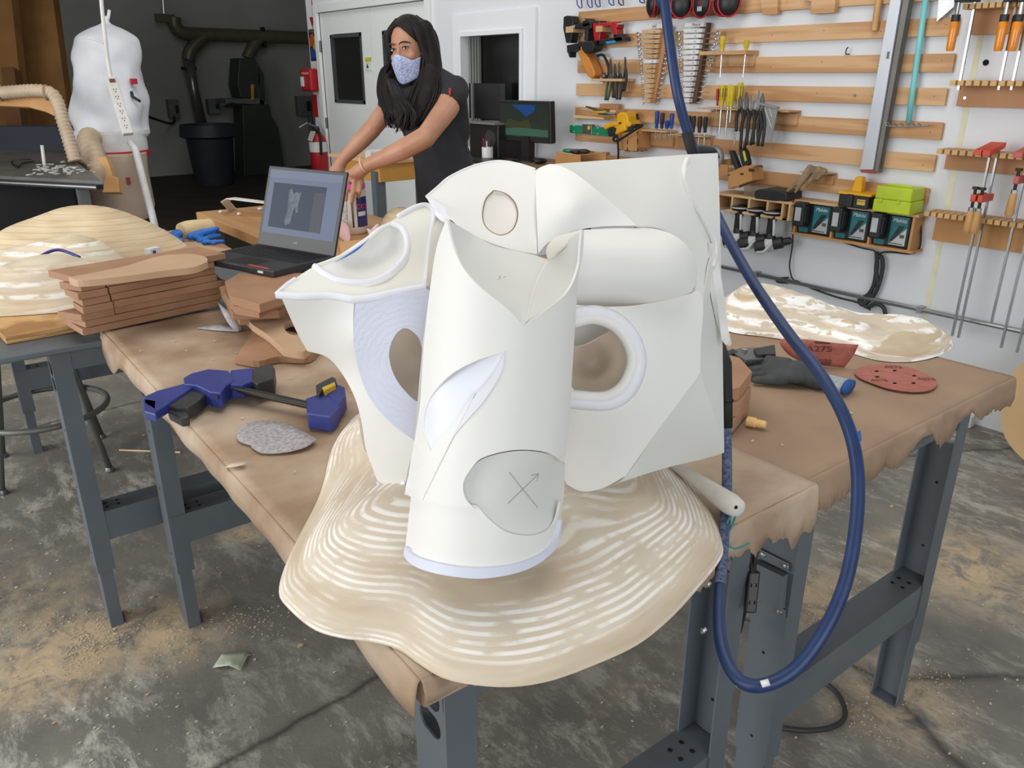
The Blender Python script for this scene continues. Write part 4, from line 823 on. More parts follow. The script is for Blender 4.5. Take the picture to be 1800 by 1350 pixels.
# dust collector
TC = 6.2; dc = thing('dust_collector', PT(205, 480, TC), 'dust collector with white cloth filter bag above a clear collection bag', 'dust collector')
axc = lambda y, dx=0: PT(189 + (y - 100) * .05 + dx, y, TC)
k_ = TC / F
prof = [(2, 28), (5, 34), (9, 42), (30, 52), (50, 66), (55, 82), (57, 110), (58, 150), (60, 180), (61, 212), (62, 232)]
def dented(name, prof, m, par, amp, sd, y0, dx):
    b = MB(); n = 48; vs = []
    P = spline([V(r, y, 0) for r, y in prof], 6)
    for p in P:
        c = axc(p.y, dx)
        for j in range(n):
            a = 2 * math.pi * j / n; d = RT * math.cos(a) + hd * math.sin(a)
            w_ = noise.noise(V(math.cos(a) * 1.6, math.sin(a) * 1.6, p.y * .022 + sd)) * amp * min(1, max(0, (p.y - y0) / 60)) * min(1, max(0, (238 - p.y) / 14) + .2)
            vs.append(c + d * ((p.x + w_) * k_))
    K = len(P); fs = [(i * n + j, i * n + (j + 1) % n, (i + 1) * n + (j + 1) % n, (i + 1) * n + j) for i in range(K - 1) for j in range(n)] + [tuple(range(n)), tuple((K - 1) * n + j for j in range(n - 1, -1, -1))]
    b.add(vs, fs); return b.build(name, m, par, smooth=True)
bag = dented('filter_bag', prof, 'bag_cloth', dc, 15, 3, 60, 0)
b = MB(); b.tube([PT(192, 18, TC), PT(190, 34, TC)], .012, 8); b.build('bag_tie', 'bag_cloth', bag, smooth=True)
b = MB(); b.tube(spline([PT(152, 66, TC - .28), PT(165, 70, TC - .27), PT(182, 76, TC - .27)], 4), .006, 6); b.build('bag_seam', 'bag_cloth', bag, smooth=True)
b = MB(); b.box(PT(235, 143, TC - .12), (.045, .04, .04)); b.build('bag_label', 'red_paint', bag)
b = MB(); b.tube([PT(231, 162, TC - .12), PT(233, 170, TC - .14), PT(246, 178, TC - .14)], .012, 6); b.build('bag_clip', 'black_plastic', bag)
cR = axc(234, 0)
def ringat(name, y, hpx, rpx, m, dx=0, par=dc):
    b = MB(); b.lathe([(rpx * k_, 0), (rpx * k_ * 1.01, hpx * k_ * .5), (rpx * k_, hpx * k_)], axc(y, dx), (0, 0, 1), 40); return b.build(name, m, par, autosmooth=40)
ringat('clamp_ring', 236, 8, 63, 'drum_white'); ringat('drum', 266, 32, 57, 'drum_white', 2); ringat('gasket', 275, 11, 58, 'red_paint', 4); ringat('flange', 240, 5, 60, 'drum_white')
b = MB(); b.lathe([(50 * k_, 0), (56 * k_, 20 * k_), (54 * k_, 80 * k_), (56 * k_, 108 * k_)], axc(382, 12), (0, 0, 1), 36); lo = b.build('collection_bag', 'bag_plastic', dc, autosmooth=50)
b = MB(); b.box(PT(218, 318, TC - .265), (.09, .02, .05), Matrix.Rotation(-YAW, 3, 'Z')); b.build('printed_mark', mat('mark_red', (176, 90, 70), .6), lo)
b = MB(); b.tube([PT(229, 250, TC - .3), PT(238, 262, TC - .32), PT(252, 320, TC - .34), PT(266, 372, TC - .34), PT(280, 430, TC - .34)], .026, 10); b.build('pipe', 'drum_white', dc, smooth=True)
ribbed('inlet_hose', [PT(160, 240, TC - .35), PT(156, 252, TC - .42), PT(166, 275, TC - .5), PT(176, 310, TC - .55), PT(178, 330, TC - .55)], .075, 'hose_tan', par=dc, dens=3)
b = MB(); b.prism([PT(x, y, TC - .7) for x, y in [(168, 276), (186, 275), (193, 292), (198, 310), (208, 312), (210, 338), (180, 338), (186, 300)]], FW * .06); tag(b.build('wood_bracket', 'boom_ply', None, bevel=.003), 'angled wooden bracket standing at the corner of the saw table', 'bracket')
# power strip hanging on a white cord
TP = 4.0; ps = thing('power_strip', PT(205, 185, TP), 'white power strip hanging from a white cord before the filter bag', 'power strip')
ax = (PT(225, 236, TP) - PT(195, 137, TP)).normalized(); sd = ax.cross(FW).normalized(); nf_ = sd.cross(ax)
if nf_.dot(FW) > 0: nf_ = -nf_
Rps = Matrix((sd, ax, nf_)).transposed(); cc = (PT(225, 236, TP) + PT(195, 137, TP)) / 2
b = MB(); b.box(cc, (.05, .30, .034), Rps @ Matrix.Rotation(.5, 3, 'Y')); bd = b.build('housing', 'white_plastic', ps, bevel=.004)
R5 = Rps @ Matrix.Rotation(.5, 3, 'Y')
b = MB(); b.box(cc + R5 @ V(0, -.125, .018), (.026, .018, .006), R5); b.build('switch', mat('switch_red', (110, 26, 24), .4), bd)
for k in range(6):
    b = MB()
    for dx in (-.006, .006): b.box(cc + R5 @ V(dx, -.08 + k * .038, .0172), (.003, .008, .001), R5)
    b.cyl(cc + R5 @ V(0, -.068 + k * .038, .0165), cc + R5 @ V(0, -.068 + k * .038, .0177), .003, n=8); b.build('socket', 'black_plastic', bd)
b = MB(); b.tube(spline([PT(195, 137, TP), PT(190, 110, TP), PT(184, 60, TP), PT(178, 0, TP), PT(172, -90, TP), PT(172, -90, TP) + V(0, 0, 1.2), PT(172, -90, TP) + V(0, 0, 2.2)], 8), .0095, 8); b.build('cord', 'white_plastic', ps, smooth=True)
# brown boards leaning at the far left
for nm, lab, pts, t, m in (('brown_panel', 'tall brown fibreboard panel leaning at the far left behind the saw', [(-80, -40), (88, -40), (128, 262), (-80, 262)], 8.2, 'brown_board'), ('brown_panel', 'narrow brown panel leaning in front of the tall one at far left', [(-80, -40), (16, -40), (48, 262), (-80, 262)], 7.8, 'brown_board'), ('lumber', 'short plank standing low at far left beside the saw table', [(2, 118), (24, 118), (42, 245), (14, 245)], 7.4, 'brown_edge')):
    b = MB(); b.prism([PT(x, y, t) for x, y in pts], FW * .12); tag(b.build(nm, m, None), lab, 'board')
b = MB(); b.prism([PT(x, y, 7.0) for x, y in [(-60, 219), (112, 219), (116, 300), (-60, 300)]], FW * .4); tag(b.build('storage_bin', 'bin_navy', None, bevel=.02), 'dark bin behind the saw table at far left', 'bin')
# duct on the dark wall
W2 = BY - .28; pd = lambda x, y: PY(x, y, W2)
du = thing('dust_duct', pd(450, 65) - V(0, 0, 0), 'dark dust duct with elbows running along the dark back wall', 'duct')
rD = .095
b = MB(); b.tube(spline([pd(306, 30), pd(308, 46), pd(322, 58), pd(350, 60), pd(460, 64), pd(600, 69)], 8, False, (4,)), rD, 16); b.build('duct_pipe', 'duct_dark', du, smooth=True)
b = MB(); b.tube(spline([pd(360, 62), pd(346, 75), pd(334, 90), pd(331, 106)], 6), rD, 14); b.build('duct_branch', 'duct_dark', du, smooth=True)
b = MB(); b.tube(spline([pd(458, 66), pd(444, 82), pd(434, 102)], 6), rD * .9, 14); b.build('duct_branch', 'duct_dark', du, smooth=True)
b = MB(); b.tube([pd(331, 106), pd(341, 160), pd(355, 222)], [.085, .075, .085], 14); b.build('drop_hose', 'duct_clear', du, smooth=True)
for x, y in ((331, 120), (462, 66)): b = MB(); b.box(pd(x, y) - V(0, .02, 0), (.22, .05, .05) if y > 100 else (.05, .08, .3)); b.build('blast_gate', 'black_plastic', du)
b = MB(); b.box(pd(290, 32), (.26, .1, .11)); b.build('duct_end', 'duct_dark', du); b = MB(); b.tube([pd(288, 24), pd(283, -40)], .015, 6); b.build('hanger_rod', 'alu', du)
# band saw
W3 = BY - .75; pb = lambda x, y: PY(x, y, W3)
bs = thing('band_saw', pb(455, 330), 'dark green band saw against the back wall under the duct', 'machine')
def slabW(nm, pts, dp, m, par, P_=pb, bv=.01): b = MB(); b.prism([P_(x, y) for x, y in pts], (0, dp, 0)); return b.build(nm, m, par, bevel=bv)
slabW('upper_housing', [(421, 102), (448, 102), (455, 120), (458, 140), (455, 172), (424, 172), (418, 150)], .4, 'saw_green', bs)
slabW('blade_guard', [(440, 148), (446, 148), (446, 176), (441, 176)], -.03, mat('guard_yellow', (200, 150, 40), .5), bs)
slabW('saw_table', [(397, 174), (455, 172), (470, 180), (466, 184), (398, 182)], .45, 'box_grey', bs)
slabW('fence_lever', [(391, 186), (405, 180), (425, 184), (420, 188), (395, 189)], -.05, 'black_plastic', bs)
slabW('lower_housing', [(426, 184), (474, 184), (478, 205), (490, 225), (500, 300), (505, 345), (430, 345), (428, 230)], .4, 'saw_green', bs)
slabW('column', [(452, 110), (464, 130), (466, 184), (456, 184)], .3, 'saw_green', bs)
# bin
bc = PZ(392, 328, 0); bc = bc + V(0, .3, 0); kk = 1.0
bn = thing('trash_can', bc, 'large dark navy round trash can by the dark back wall', 'trash can')
b = MB(); b.lathe([(.25, .0), (.27, .03), (.335, .78), (.34, .80)], bc, EZ, 36); b.build('barrel', 'bin_navy', bn, autosmooth=50)
b = MB(); b.lathe([(.36, .66), (.40, .68), (.385, .80), (.375, .84), (.33, .84), (.33, .80)], bc, EZ, 36); b.build('rim', 'bin_navy', bn, autosmooth=50)
# electrical boxes and cable on the dark wall
W4 = BY - .06; pe = lambda x, y: PY(x, y, W4)
for x0, y0, x1, y1, lab in ((292, 175, 314, 207, 'grey switch box on the dark wall, right of the filter bag'), (362, 174, 384, 200, 'small grey outlet box on the dark wall between duct drop and band saw'), (519, 169, 545, 203, 'dark switch box on the dark wall next to the fire extinguisher')):
    e_ = thing('switch_box', pe((x0 + x1) / 2, y1), lab, 'switch box'); a, c = pe(x0, y0), pe(x1, y1)
    b = MB(); b.b2((a.x, W4 - .1, c.z), (c.x, W4 + .05, a.z)); b.build('enclosure', 'box_grey', e_, bevel=.01); b = MB(); b.b2((a.x * .4 + c.x * .6, W4 - .15, c.z + .08), (a.x * .2 + c.x * .8, W4 - .1, a.z - .08)); b.build('lever', 'black_plastic', e_)
pe2 = lambda x, y: PY(x, y, BY - .17); b = MB(); b.tube(spline([pe2(306, 204), pe2(306, 214), pe2(298, 217), PY(275, 210, 12.0), PY(255, 202, 9.5), PY(240, 185, 8.0)], 6), .018, 6); tag(b.build('power_cable', 'black_rubber', None, smooth=True), 'black cable drooping from the dust collector to the switch box', 'cable')
b = MB(); b.tube([pe(545, 206), pe(547, 240)], .04, 6); tag(b.build('conduit', 'box_grey', None), 'dark conduit dropping below the rightmost switch box', 'pipe')
# fire corner on the white wall end
pw = lambda x, y, off=.0: PX(x, y, WX - off)
def plate(nm, x0, y0, x1, y1, dp, m, par=None, bv=.0, off=0): a, c = pw(x0, y0), pw(x1, y1); b = MB(); b.b2((WX - off - dp, min(a.y, c.y), min(a.z, c.z)), (WX - off, max(a.y, c.y), max(a.z, c.z))); return b.build(nm, m, par, bevel=bv)
s_ = plate('extinguisher_sign', 545, -14, 553.5, 48, .004, 'sticker_white'); tag(s_, 'narrow white sign with a red arrow above the red alarm box', 'sign')
a, c = pw(547, -14), pw(552, 30); b = MB(); b.b2((WX - .006, a.y, c.z), (WX - .004, c.y, a.z)); b.build('red_panel', 'red_paint', s_)
b = MB(); m0 = pw(549.5, 40); b.prism([m0 + V(-.004, .05, .05), m0 + V(-.004, -.05, .05), m0 + V(-.004, 0, -.05)], (-.002, 0, 0)); b.build('arrow', 'red_paint', s_)
po = plate('poster', 542.5, 52, 562, 107, .004, mat('poster_navy', (24, 34, 70), .5)); tag(po, 'small colourful poster with orange and yellow shapes beside the door', 'poster')
def blobp(nm, pts, m): b = MB(); b.prism([pw(x, y, .0042) for x, y in pts], (-.001, 0, 0)); b.build(nm, m, po)
blobp('orange_shape', [(545, 62), (550, 58), (552, 72), (551, 80), (546, 82), (544, 74)], mat('poster_orange', (196, 80, 34), .5)); blobp('yellow_shape', [(552, 64), (558, 70), (557, 82), (561, 92), (557, 95), (550, 82)], mat('poster_yellow', (206, 160, 36), .5)); blobp('blue_shape', [(546, 84), (551, 84), (559, 97), (560, 103), (547, 104)], mat('poster_blue', (40, 70, 130), .5)); blobp('title_strip', [(543, 53), (561, 53), (561, 57), (543, 57)], mat('poster_green', (90, 96, 60), .5))
plate('card', 547, 110, 560, 120, .003, 'sticker_white'); tag(bpy.data.objects['card'], 'blank white card between poster and red alarm box', 'card')
al_ = thing('alarm_box', pw(553, 162), 'bright red fire alarm pull box on the white wall end', 'alarm'); plate('housing', 542, 121, 563, 161, .1, 'red_paint', al_, .02); plate('pull_handle', 547, 135, 552, 152, .02, 'sticker_white', al_, .003, .1); plate('label_plate', 547, 127, 559, 131, .004, mat('label_pink', (206, 150, 150), .5), al_, 0, .1)
plate('arrow_sign', 548, 166, 560, 206, .004, 'red_paint'); tag(bpy.data.objects['arrow_sign'], 'red strip sign between alarm box and extinguisher', 'sign')
fe = thing('fire_extinguisher', pw(562, 300, .12), 'red fire extinguisher with white label hanging beside the double door', 'fire extinguisher')
fx = pw(562, 285, .11); zt_ = pw(562, 231).z; zb_ = pw(562, 290).z - .05
b = MB(); h_ = zt_ - zb_; b.lathe([(.07, 0), (.085, .02), (.088, h_ - .09), (.07, h_ - .04), (.03, h_)], V(fx.x, fx.y, zb_), EZ, 24); cy = b.build('cylinder', 'red_paint', fe, autosmooth=45)
b = MB(); zz0, zz1 = pw(562, 263).z, pw(562, 246).z; b.lathe([(.0895, 0), (.0895, zz1 - zz0)], V(fx.x, fx.y, zz0), EZ, 24); b.build('label_band', 'sticker_white', cy, autosmooth=45)
b = MB(); b.lathe([(.025, 0), (.03, .03), (.02, .06)], V(fx.x, fx.y, zt_), EZ, 12); b.build('valve', 'black_plastic', fe); b = MB(); b.tube([V(fx.x, fx.y, zt_ + .05), V(fx.x - .08, fx.y + .04, zt_ + .09), V(fx.x - .15, fx.y + .07, zt_ + .05)], .012, 6); b.build('lever', 'steel_hw', fe); b = MB(); b.tube(spline([V(fx.x, fx.y, zt_ + .03), V(fx.x - .02, fx.y - .1, zt_ - .01), V(fx.x - .03, fx.y - .11, zt_ - .2)], 5), .014, 6); b.build('hose', 'black_rubber', fe, smooth=True)
b = MB(); b.prism([pw(x, y, .2) for x, y in [(546, 230), (555, 231), (549, 249), (541, 246)]], (-.002, 0, 0)); b.build('inspection_tag', 'sticker_white', fe)
# desk with computer
dz = .962; DX = WX - .62
dk = thing('desk', V(WX - .3, 4.2, 0), 'brown topped desk along the wall under the interior window', 'desk')
b = MB(); b.b2((DX, 3.25, dz - .04), (WX - .03, 5.05, dz)); b.build('desk_top', mat('desk_brown', (150, 112, 78), .6, col2=(132, 96, 64), scale=4), dk, bevel=.003)
for y in (3.3, 4.95):
    for x in (DX + .05, WX - .1): b = MB(); b.b2((x, y, 0), (x + .05, y + .05, dz - .04)); b.build('leg', 'bench_steel', dk)
mo = thing('monitor', PX(930, 276, WX - .28), 'black computer monitor on a stand under the right edge of the window', 'monitor')
MX = WX - .26; pm = lambda x, y: PX(x, y, MX)
q4 = [pm(890, 177), pm(969, 178), pm(955, 253), pm(879, 243)]
sl = V(.10, 0, 0)
a, c_ = q4[0], q4[2]; y0, y1 = PX(968, 200, MX).y, PX(886, 200, MX).y; z0, z1 = PX(920, 249, MX).z, PX(930, 177, MX).z
tilt = Matrix.Rotation(-.06, 3, 'Y') @ Matrix.Rotation(.10, 3, 'Z'); cm = V(MX, (y0 + y1) / 2, (z0 + z1) / 2)
b = MB(); b.box(cm, (.045, y1 - y0, z1 - z0), tilt); sc1 = b.build('screen_housing', 'black_plastic', mo, bevel=.006)
b = MB(); b.box(cm + tilt @ V(-.0235, 0, .008), (.002, y1 - y0 - .03, z1 - z0 - .05), tilt); b.build('display', mat('wallpaper_dark', (34, 40, 36), .25, emit=(32, 38, 32, .5)), sc1)
hw_, hh = (y1 - y0) / 2 - .018, (z1 - z0) / 2 - .03
def onm(pts, nm, m): b = MB(); b.prism([cm + tilt @ V(-.0248, -u * hw_, v * hh + .008) for u, v in pts], tilt @ V(-.0006, 0, 0)); b.build(nm, m, sc1)
onm([(-.5, .98), (.5, .98), (.45, .6), (.1, .25), (-.15, .6)], 'wallpaper_sky', mat('wp_blue', (18, 58, 112), .3, emit=(14, 52, 104, .6))); onm([(-.97, -.97), (.97, -.97), (.97, -.55), (-.2, -.45), (-.97, -.55)], 'wallpaper_lake', mat('wp_teal', (48, 82, 68), .3, emit=(42, 74, 62, .5))); onm([(-.97, -.5), (-.6, .1), (-.2, -.1), (.2, .1), (.3, -.46), (-.2, -.44)], 'wallpaper_trees', mat('wp_tree', (52, 56, 30), .3, emit=(44, 48, 26, .4)))
b = MB(); b.b2((MX - .02, cm.y - .05, dz + .01), (MX + .03, cm.y + .03, z0 + .04)); b.build('stand_column', 'black_plastic', mo); b = MB(); b.lathe([(.1, 0), (.1, .012), (.03, .03)], V(MX, cm.y - .01, dz), EZ, 20); b.build('stand_base', 'black_plastic', mo)
pc = thing('computer_tower', PX(850, 270, WX - .3), 'black computer tower left of the monitor', 'computer'); A_ = PX(836, 216, WX - .32); B_ = PX(884, 216, WX - .32)
b = MB(); b.b2((WX - .36, B_.y, dz), (WX - .06, A_.y + .02, A_.z)); b.build('case', 'black_plastic', pc, bevel=.006); b = MB(); b.b2((WX - .38, B_.y + .01, A_.z), (WX - .05, A_.y + .02, A_.z + .012)); b.build('top_lid', 'alu_dark' if 'alu_dark' in MATS else mat('alu_dark', (150, 152, 150), .4, .5), pc); b = MB(); v_ = PX(862, 245, WX - .36); b.lathe([(.06, 0), (.06, .004)], V(WX - .36, v_.y, v_.z), (-1, 0, 0), 20); b.build('fan_grille', mat('grille', (58, 56, 52), .5), pc)
s2 = thing('second_monitor', PX(850, 215, WX - .15), 'black flat screen seen against the interior window above the tower', 'monitor'); A_ = PX(828, 146, WX - .14); B_ = PX(884, 214, WX - .14)
b = MB(); b.b2((WX - .16, B_.y, B_.z + .012), (WX - .12, A_.y, A_.z)); b.build('screen_housing', 'dark_glass', s2); v_ = PX(829, 180, WX - .17); b = MB(); b.b2((WX - .17, v_.y - .008, B_.z), (WX - .16, v_.y + .008, A_.z)); b.build('edge_trim', 'alu', s2)
cu_ = thing('pen_cup', PX(857, 278, WX - .42), 'white patterned cup full of pens before the computer tower', 'pen cup'); cb = PX(857, 279, WX - .42); cb.z = dz
b = MB(); b.lathe([(.036, 0), (.038, .01), (.038, .085), (.033, .085), (.033, .06)], cb, EZ, 20); b.build('cup', 'sticker_white', cu_, autosmooth=40)
for k, m_ in enumerate(('saw_green', 'poster_blue', 'red_paint', 'sticker_white', 'black_plastic')): b = MB(); a_ = k * 1.3; b.tube([cb + V(.012 * math.cos(a_), .012 * math.sin(a_), .02), cb + V(.028 * math.cos(a_), .028 * math.sin(a_), .125 + .008 * (k % 3))], .004, 6); b.build('pen', m_, cu_)
b = MB(); b.b2((DX + .02, 4.15, dz), (DX + .2, 4.55, dz + .018)); tag(b.build('keyboard', 'black_plastic', None, bevel=.003), 'black keyboard on the desk in front of the monitor', 'keyboard')
ms = PX(950, 272, WX - .3); b = MB(); b.ball(V(ms.x, ms.y, dz + .018), (.055, .032, .018), 12); tag(b.build('mouse', 'black_plastic', None, smooth=True), 'black mouse on the desk right of the monitor stand', 'mouse')
tp_ = PX(890, 262, WX - .12); b = MB(); b.lathe([(.05, 0), (.05, .04)], V(WX - .12, tp_.y, dz), EZ, 20); tag(b.build('tape_roll', mat('tape_lime', (190, 186, 50), .5), None, autosmooth=40), 'yellow green tape roll behind the desk monitor', 'tape')
b = MB(); b.tube(spline([V(DX + .3, 4.4, dz + .006), V(DX + .25, 4.25, dz + .02), V(DX + .33, 4.15, dz + .006), V(DX + .4, 4.3, dz + .03), V(DX + .3, 4.2, dz + .006)], 8), .005, 6); tag(b.build('cable_tangle', 'black_rubber', None, smooth=True), 'tangle of black cable on the desk below the monitor', 'cable')
# little assembly table behind the person
te = thing('side_table', PZ(705, 318, .85) - V(0, 0, .85), 'small steel legged side table with a yellow wooden drawer behind the person', 'table'); yq = lambda x, y: PY(x, y, 4.6)
a_, c_ = yq(667, 300), yq(741, 319); zt2 = yq(700, 275).z
b = MB(); b.b2((a_.x, 4.6, yq(700, 318).z), (c_.x + .05, 5.2, yq(700, 286).z)); b.build('drawer', mat('drawer_yellow', (206, 152, 72), .55, col2=(196, 140, 60), scale=4), te, bevel=.003)
b = MB(); b.b2((a_.x - .03, 4.57, yq(700, 286).z), (c_.x + .08, 5.25, yq(700, 280).z)); b.build('table_top', 'fir_ply', te, bevel=.003)
for x in (a_.x - .02, c_.x): b = MB(); b.b2((x, 4.62, 0), (x + .07, 4.68, yq(700, 300).z)); b.build('leg', 'bench_steel', te)
zz3 = yq(700, 280).z; b = MB(); b.cyl(V(a_.x - .02, 4.7, zz3 + .03), V(a_.x + .25, 4.75, zz3 + .03), .03, n=16); tag(b.build('paper_roll', 'sticker_white', None, autosmooth=40), 'white paper roll lying on the small side table', 'paper roll')
b = MB(); b.tube([V(a_.x - .02, 4.62, zz3 + .012), V(a_.x + .2, 4.64, zz3 + .012)], .012, 8); tag(b.build('wood_rod', 'red_brown' if 'red_brown' in MATS else mat('red_brown', (140, 84, 60), .5), None), 'reddish rod lying beside the white paper roll on side table', 'rod')
# things on the bare topped bench
b = MB(); zD = TZ + .001
Lq = [PZ(363, 373, zD + .0), PZ(356, 364, zD + .03), PZ(365, 352, zD + .055)]
o = MB(); zb2 = zD
def strip3(pts, wv, th): 
    bb = MB()
    for i in range(len(pts) - 1): bb.prism([pts[i], pts[i + 1], pts[i + 1] + wv, pts[i] + wv], th)
    return bb
wv = (PZ(402, 370, zD) - PZ(398, 368, zD)) * 4
P3 = [PZ(402, 371, zD), PT(388, 356, 3.72), PT(398, 350, 3.72), PT(470, 359, 3.68)]
strip3(P3, V(.045, .01, .0), V(0, 0, .004)).build('bent_strip', 'white_plastic', None); tag(bpy.data.objects['bent_strip'], 'bent white plastic strip arching over the bare bench top', 'strip')
for i, (x, y) in enumerate(((457, 367), (420, 376), (388, 372))): b = MB(); b.ball(PZ(x, y, zD + .006), (.014 - .004 * (i > 0), .012 - .004 * (i > 0), .007), 8); tag(b.build('plaster_crumb', 'sticker_white', None, smooth=True), ('largest white plaster crumb, next to the laptop screen on bare bench', 'small white crumb under the bent strip on the bare bench', 'small white crumb near the bare bench corner')[i], 'crumb')
JC = PZ(622, 414, zD) + V(.03, .07, 0); JC.z = zD; jar = thing('spackle_jar', JC, 'white plastic jar with a pink lid held by the person', 'jar')
kJ = .066
b = MB(); b.lathe([(.060, 0), (kJ, .008), (kJ, .03), (kJ * .97, .12), (kJ, .165), (.058, .178)], JC, EZ, 36); jb = b.build('jar_body', mat('jar_cream', (226, 212, 196), .35), jar, autosmooth=40)
b = MB(); b.lathe([(.062, .178), (.066, .18), (.066, .2), (.06, .203)], JC, EZ, 36); b.build('lid', mat('lid_pink', (216, 90, 158), .4), jar, autosmooth=40)
vj = (CAM - JC); vj.z = 0; vj.normalize(); a0 = math.atan2(vj.y, vj.x)
def jpatch(nm, d0, d1, z0, z1, m, r=kJ + .0008, par=jb):
    b = MB(); n = 10; vs = []
    for i in range(n + 1):
        a_ = a0 + math.radians(d0 + (d1 - d0) * i / n); vs += [JC + V(r * math.cos(a_), r * math.sin(a_), z0), JC + V(r * math.cos(a_), r * math.sin(a_), z1)]
    b.add(vs, [(2 * i, 2 * i + 2, 2 * i + 3, 2 * i + 1) for i in range(n)]); return b.build(nm, m, par)
jpatch('front_label', 22, 80, .03, .15, mat('label_navy', (36, 40, 110), .4)); mat('label_magenta', (206, 60, 110), .4); aj = a0 + math.radians(43); text('label_word', 'DRY', JC + V((kJ + .0028) * math.cos(aj), (kJ + .0028) * math.sin(aj), .112), V(-math.sin(aj), math.cos(aj), 0), EZ, .028, 'label_magenta', jb, .0005); jpatch('label_word', 26, 60, .075, .092, 'sticker_white', kJ + .0016)
jpatch('instructions', -75, -14, .06, .165, mat('fine_print', (196, 192, 196), .5, col2=(140, 136, 146), scale=160, lo=.45, hi=.5)); jpatch('barcode_panel', -12, 10, .03, .135, mat('barcode', (206, 196, 186), .5, col2=(60, 56, 56), scale=120, stretch=(1, 1, .02), lo=.42, hi=.46))
# jar neighbours
mound('carved_mound', 'brown carved mound on the bare bench right of the jar, behind the model', PZ(706, 406, zD), .105, .10, 0, .10, 2.2, [], 'wood_mound', 3.1)
blob('tissue', [], 'crumpled pinkish white tissue beside the jar foot', 'tissue', mat('tissue_pink', (226, 206, 206), .8), .005, None, [(PZ(653, 418, zD + .01), PZ(662, 400, zD + .04), .014, .01), (PZ(650, 410, zD + .02), PZ(664, 396, zD + .05), .01, .008), (PZ(655, 412, zD + .02), PZ(646, 402, zD + .04), .012, .005)])
curl('sanding_disc', 'curled pink and white sanding disc against the jar foot behind laptop', [(592, 392), (600, 388), (612, 398), (616, 420), (606, 424), (594, 412)], [(592, 392, zD + .05), (612, 398, zD + .045), (606, 424, zD + .002), (594, 412, zD + .01)], mat('disc_pink2', (214, 170, 166), .7), 'sandpaper')
b = MB(); b.prism([PZ(x, y, zD + .012) for x, y in [(596, 425), (660, 418), (672, 430), (640, 450), (600, 452)]], (0, 0, -.011)); tag(b.build('wood_block', 'boom_ply', None, bevel=.001), 'flat pale wood piece on the bare bench in front of the jar', 'board')
# ================================================================ TOOL WALL
mat('tool_black', (30, 30, 32), .45); mat('tool_red', (176, 24, 36), .4); mat('tool_orange', (206, 132, 60), .45); mat('chrome', (200, 202, 204), .22, .9); mat('label_wood', (206, 172, 128), .55, col2=(190, 152, 108), scale=5)
mat('label_white', (226, 226, 226), .5); mat('walnut', (98, 66, 46), .6, col2=(80, 52, 36), scale=6); mat('mdf_box', (190, 142, 88), .6, col2=(176, 128, 76), scale=4); mat('laser_edge', (62, 42, 26), .8)
mat('acetate_yellow', (206, 186, 46), .25, col2=(190, 166, 30), scale=30); mat('handle_blue', (36, 70, 150), .35); mat('handle_purple', (46, 40, 66), .4); mat('grip_black', (34, 32, 34), .5)
mat('dewalt_yellow', (226, 170, 24), .42); mat('level_green', (16, 130, 92), .4); mat('lime', (184, 206, 34), .4); mat('teal', (20, 112, 122), .45); mat('silver_label', (186, 190, 192), .35, .3); mat('orange_handle', (232, 140, 20), .3, coat=.5)
mat('clamp_red', (206, 76, 48), .45, col2=(190, 64, 40), scale=12); mat('beech', (206, 162, 106), .5, col2=(186, 140, 86), scale=8); mat('rack_wood', (196, 146, 98), .55, col2=(170, 118, 76), scale=3, stretch=(1, 1, .3)); mat('rack_end', (206, 166, 112), .6); mat('teal_pole', (128, 206, 208), .35, col2=(116, 194, 198), scale=6); mat('galv', (176, 180, 182), .3, .85)
mat('pliers_green', (66, 86, 60), .5); mat('square_grey', (150, 152, 148), .45, .4, col2=(136, 138, 134), scale=8); mat('drill_grey', (190, 192, 192), .4)
def wpoly(nm, pts, off, dp, m, par=None, bv=.0):
    b = MB(); b.prism([pw(x, y, off) for x, y in pts], (-dp, 0, 0)); return b.build(nm, m, par, bevel=bv)
def wtube(nm, pts, off, r, m, par=None, n=8, sp=0, flat=1.0):
    P = [pw(p[0], p[1], p[2] if len(p) > 2 else off) for p in pts]
    if sp: P = spline(P, sp)
    b = MB(); b.tube(P, r, n, flat=flat); return b.build(nm, m, par, smooth=n > 5)
# safety glasses
for k, (x, h_, m_, lab) in enumerate(((1018, 14, 'strip_blue', 'leftmost'), (1036, 13, 'strip_blue', 'second from left'), (1050, 12, 'strip_blue', 'third from left'), (1074, 9, 'handle_blue', 'fourth from left, darkest blue'), (1091, 9, 'tool_black', 'black framed pair'), (1128, 5, 'strip_blue', 'rightmost'))):
    t = thing('safety_glasses', pw(x, 0, .04), f'hanging safety glasses above the top slat, {lab}', 'glasses', None)
    wtube('temple', [(x - 5, -8), (x - 3, h_ * .6), (x + 1, h_), (x + 5, h_), (x + 4, 0), (x + 2, -8)], .05, .004, m_, t, 6)
    wpoly('lens', [(x - 6, -22), (x + 6, -22), (x + 5, -8), (x - 5, -8)], .05, .003, 'duct_clear', t)
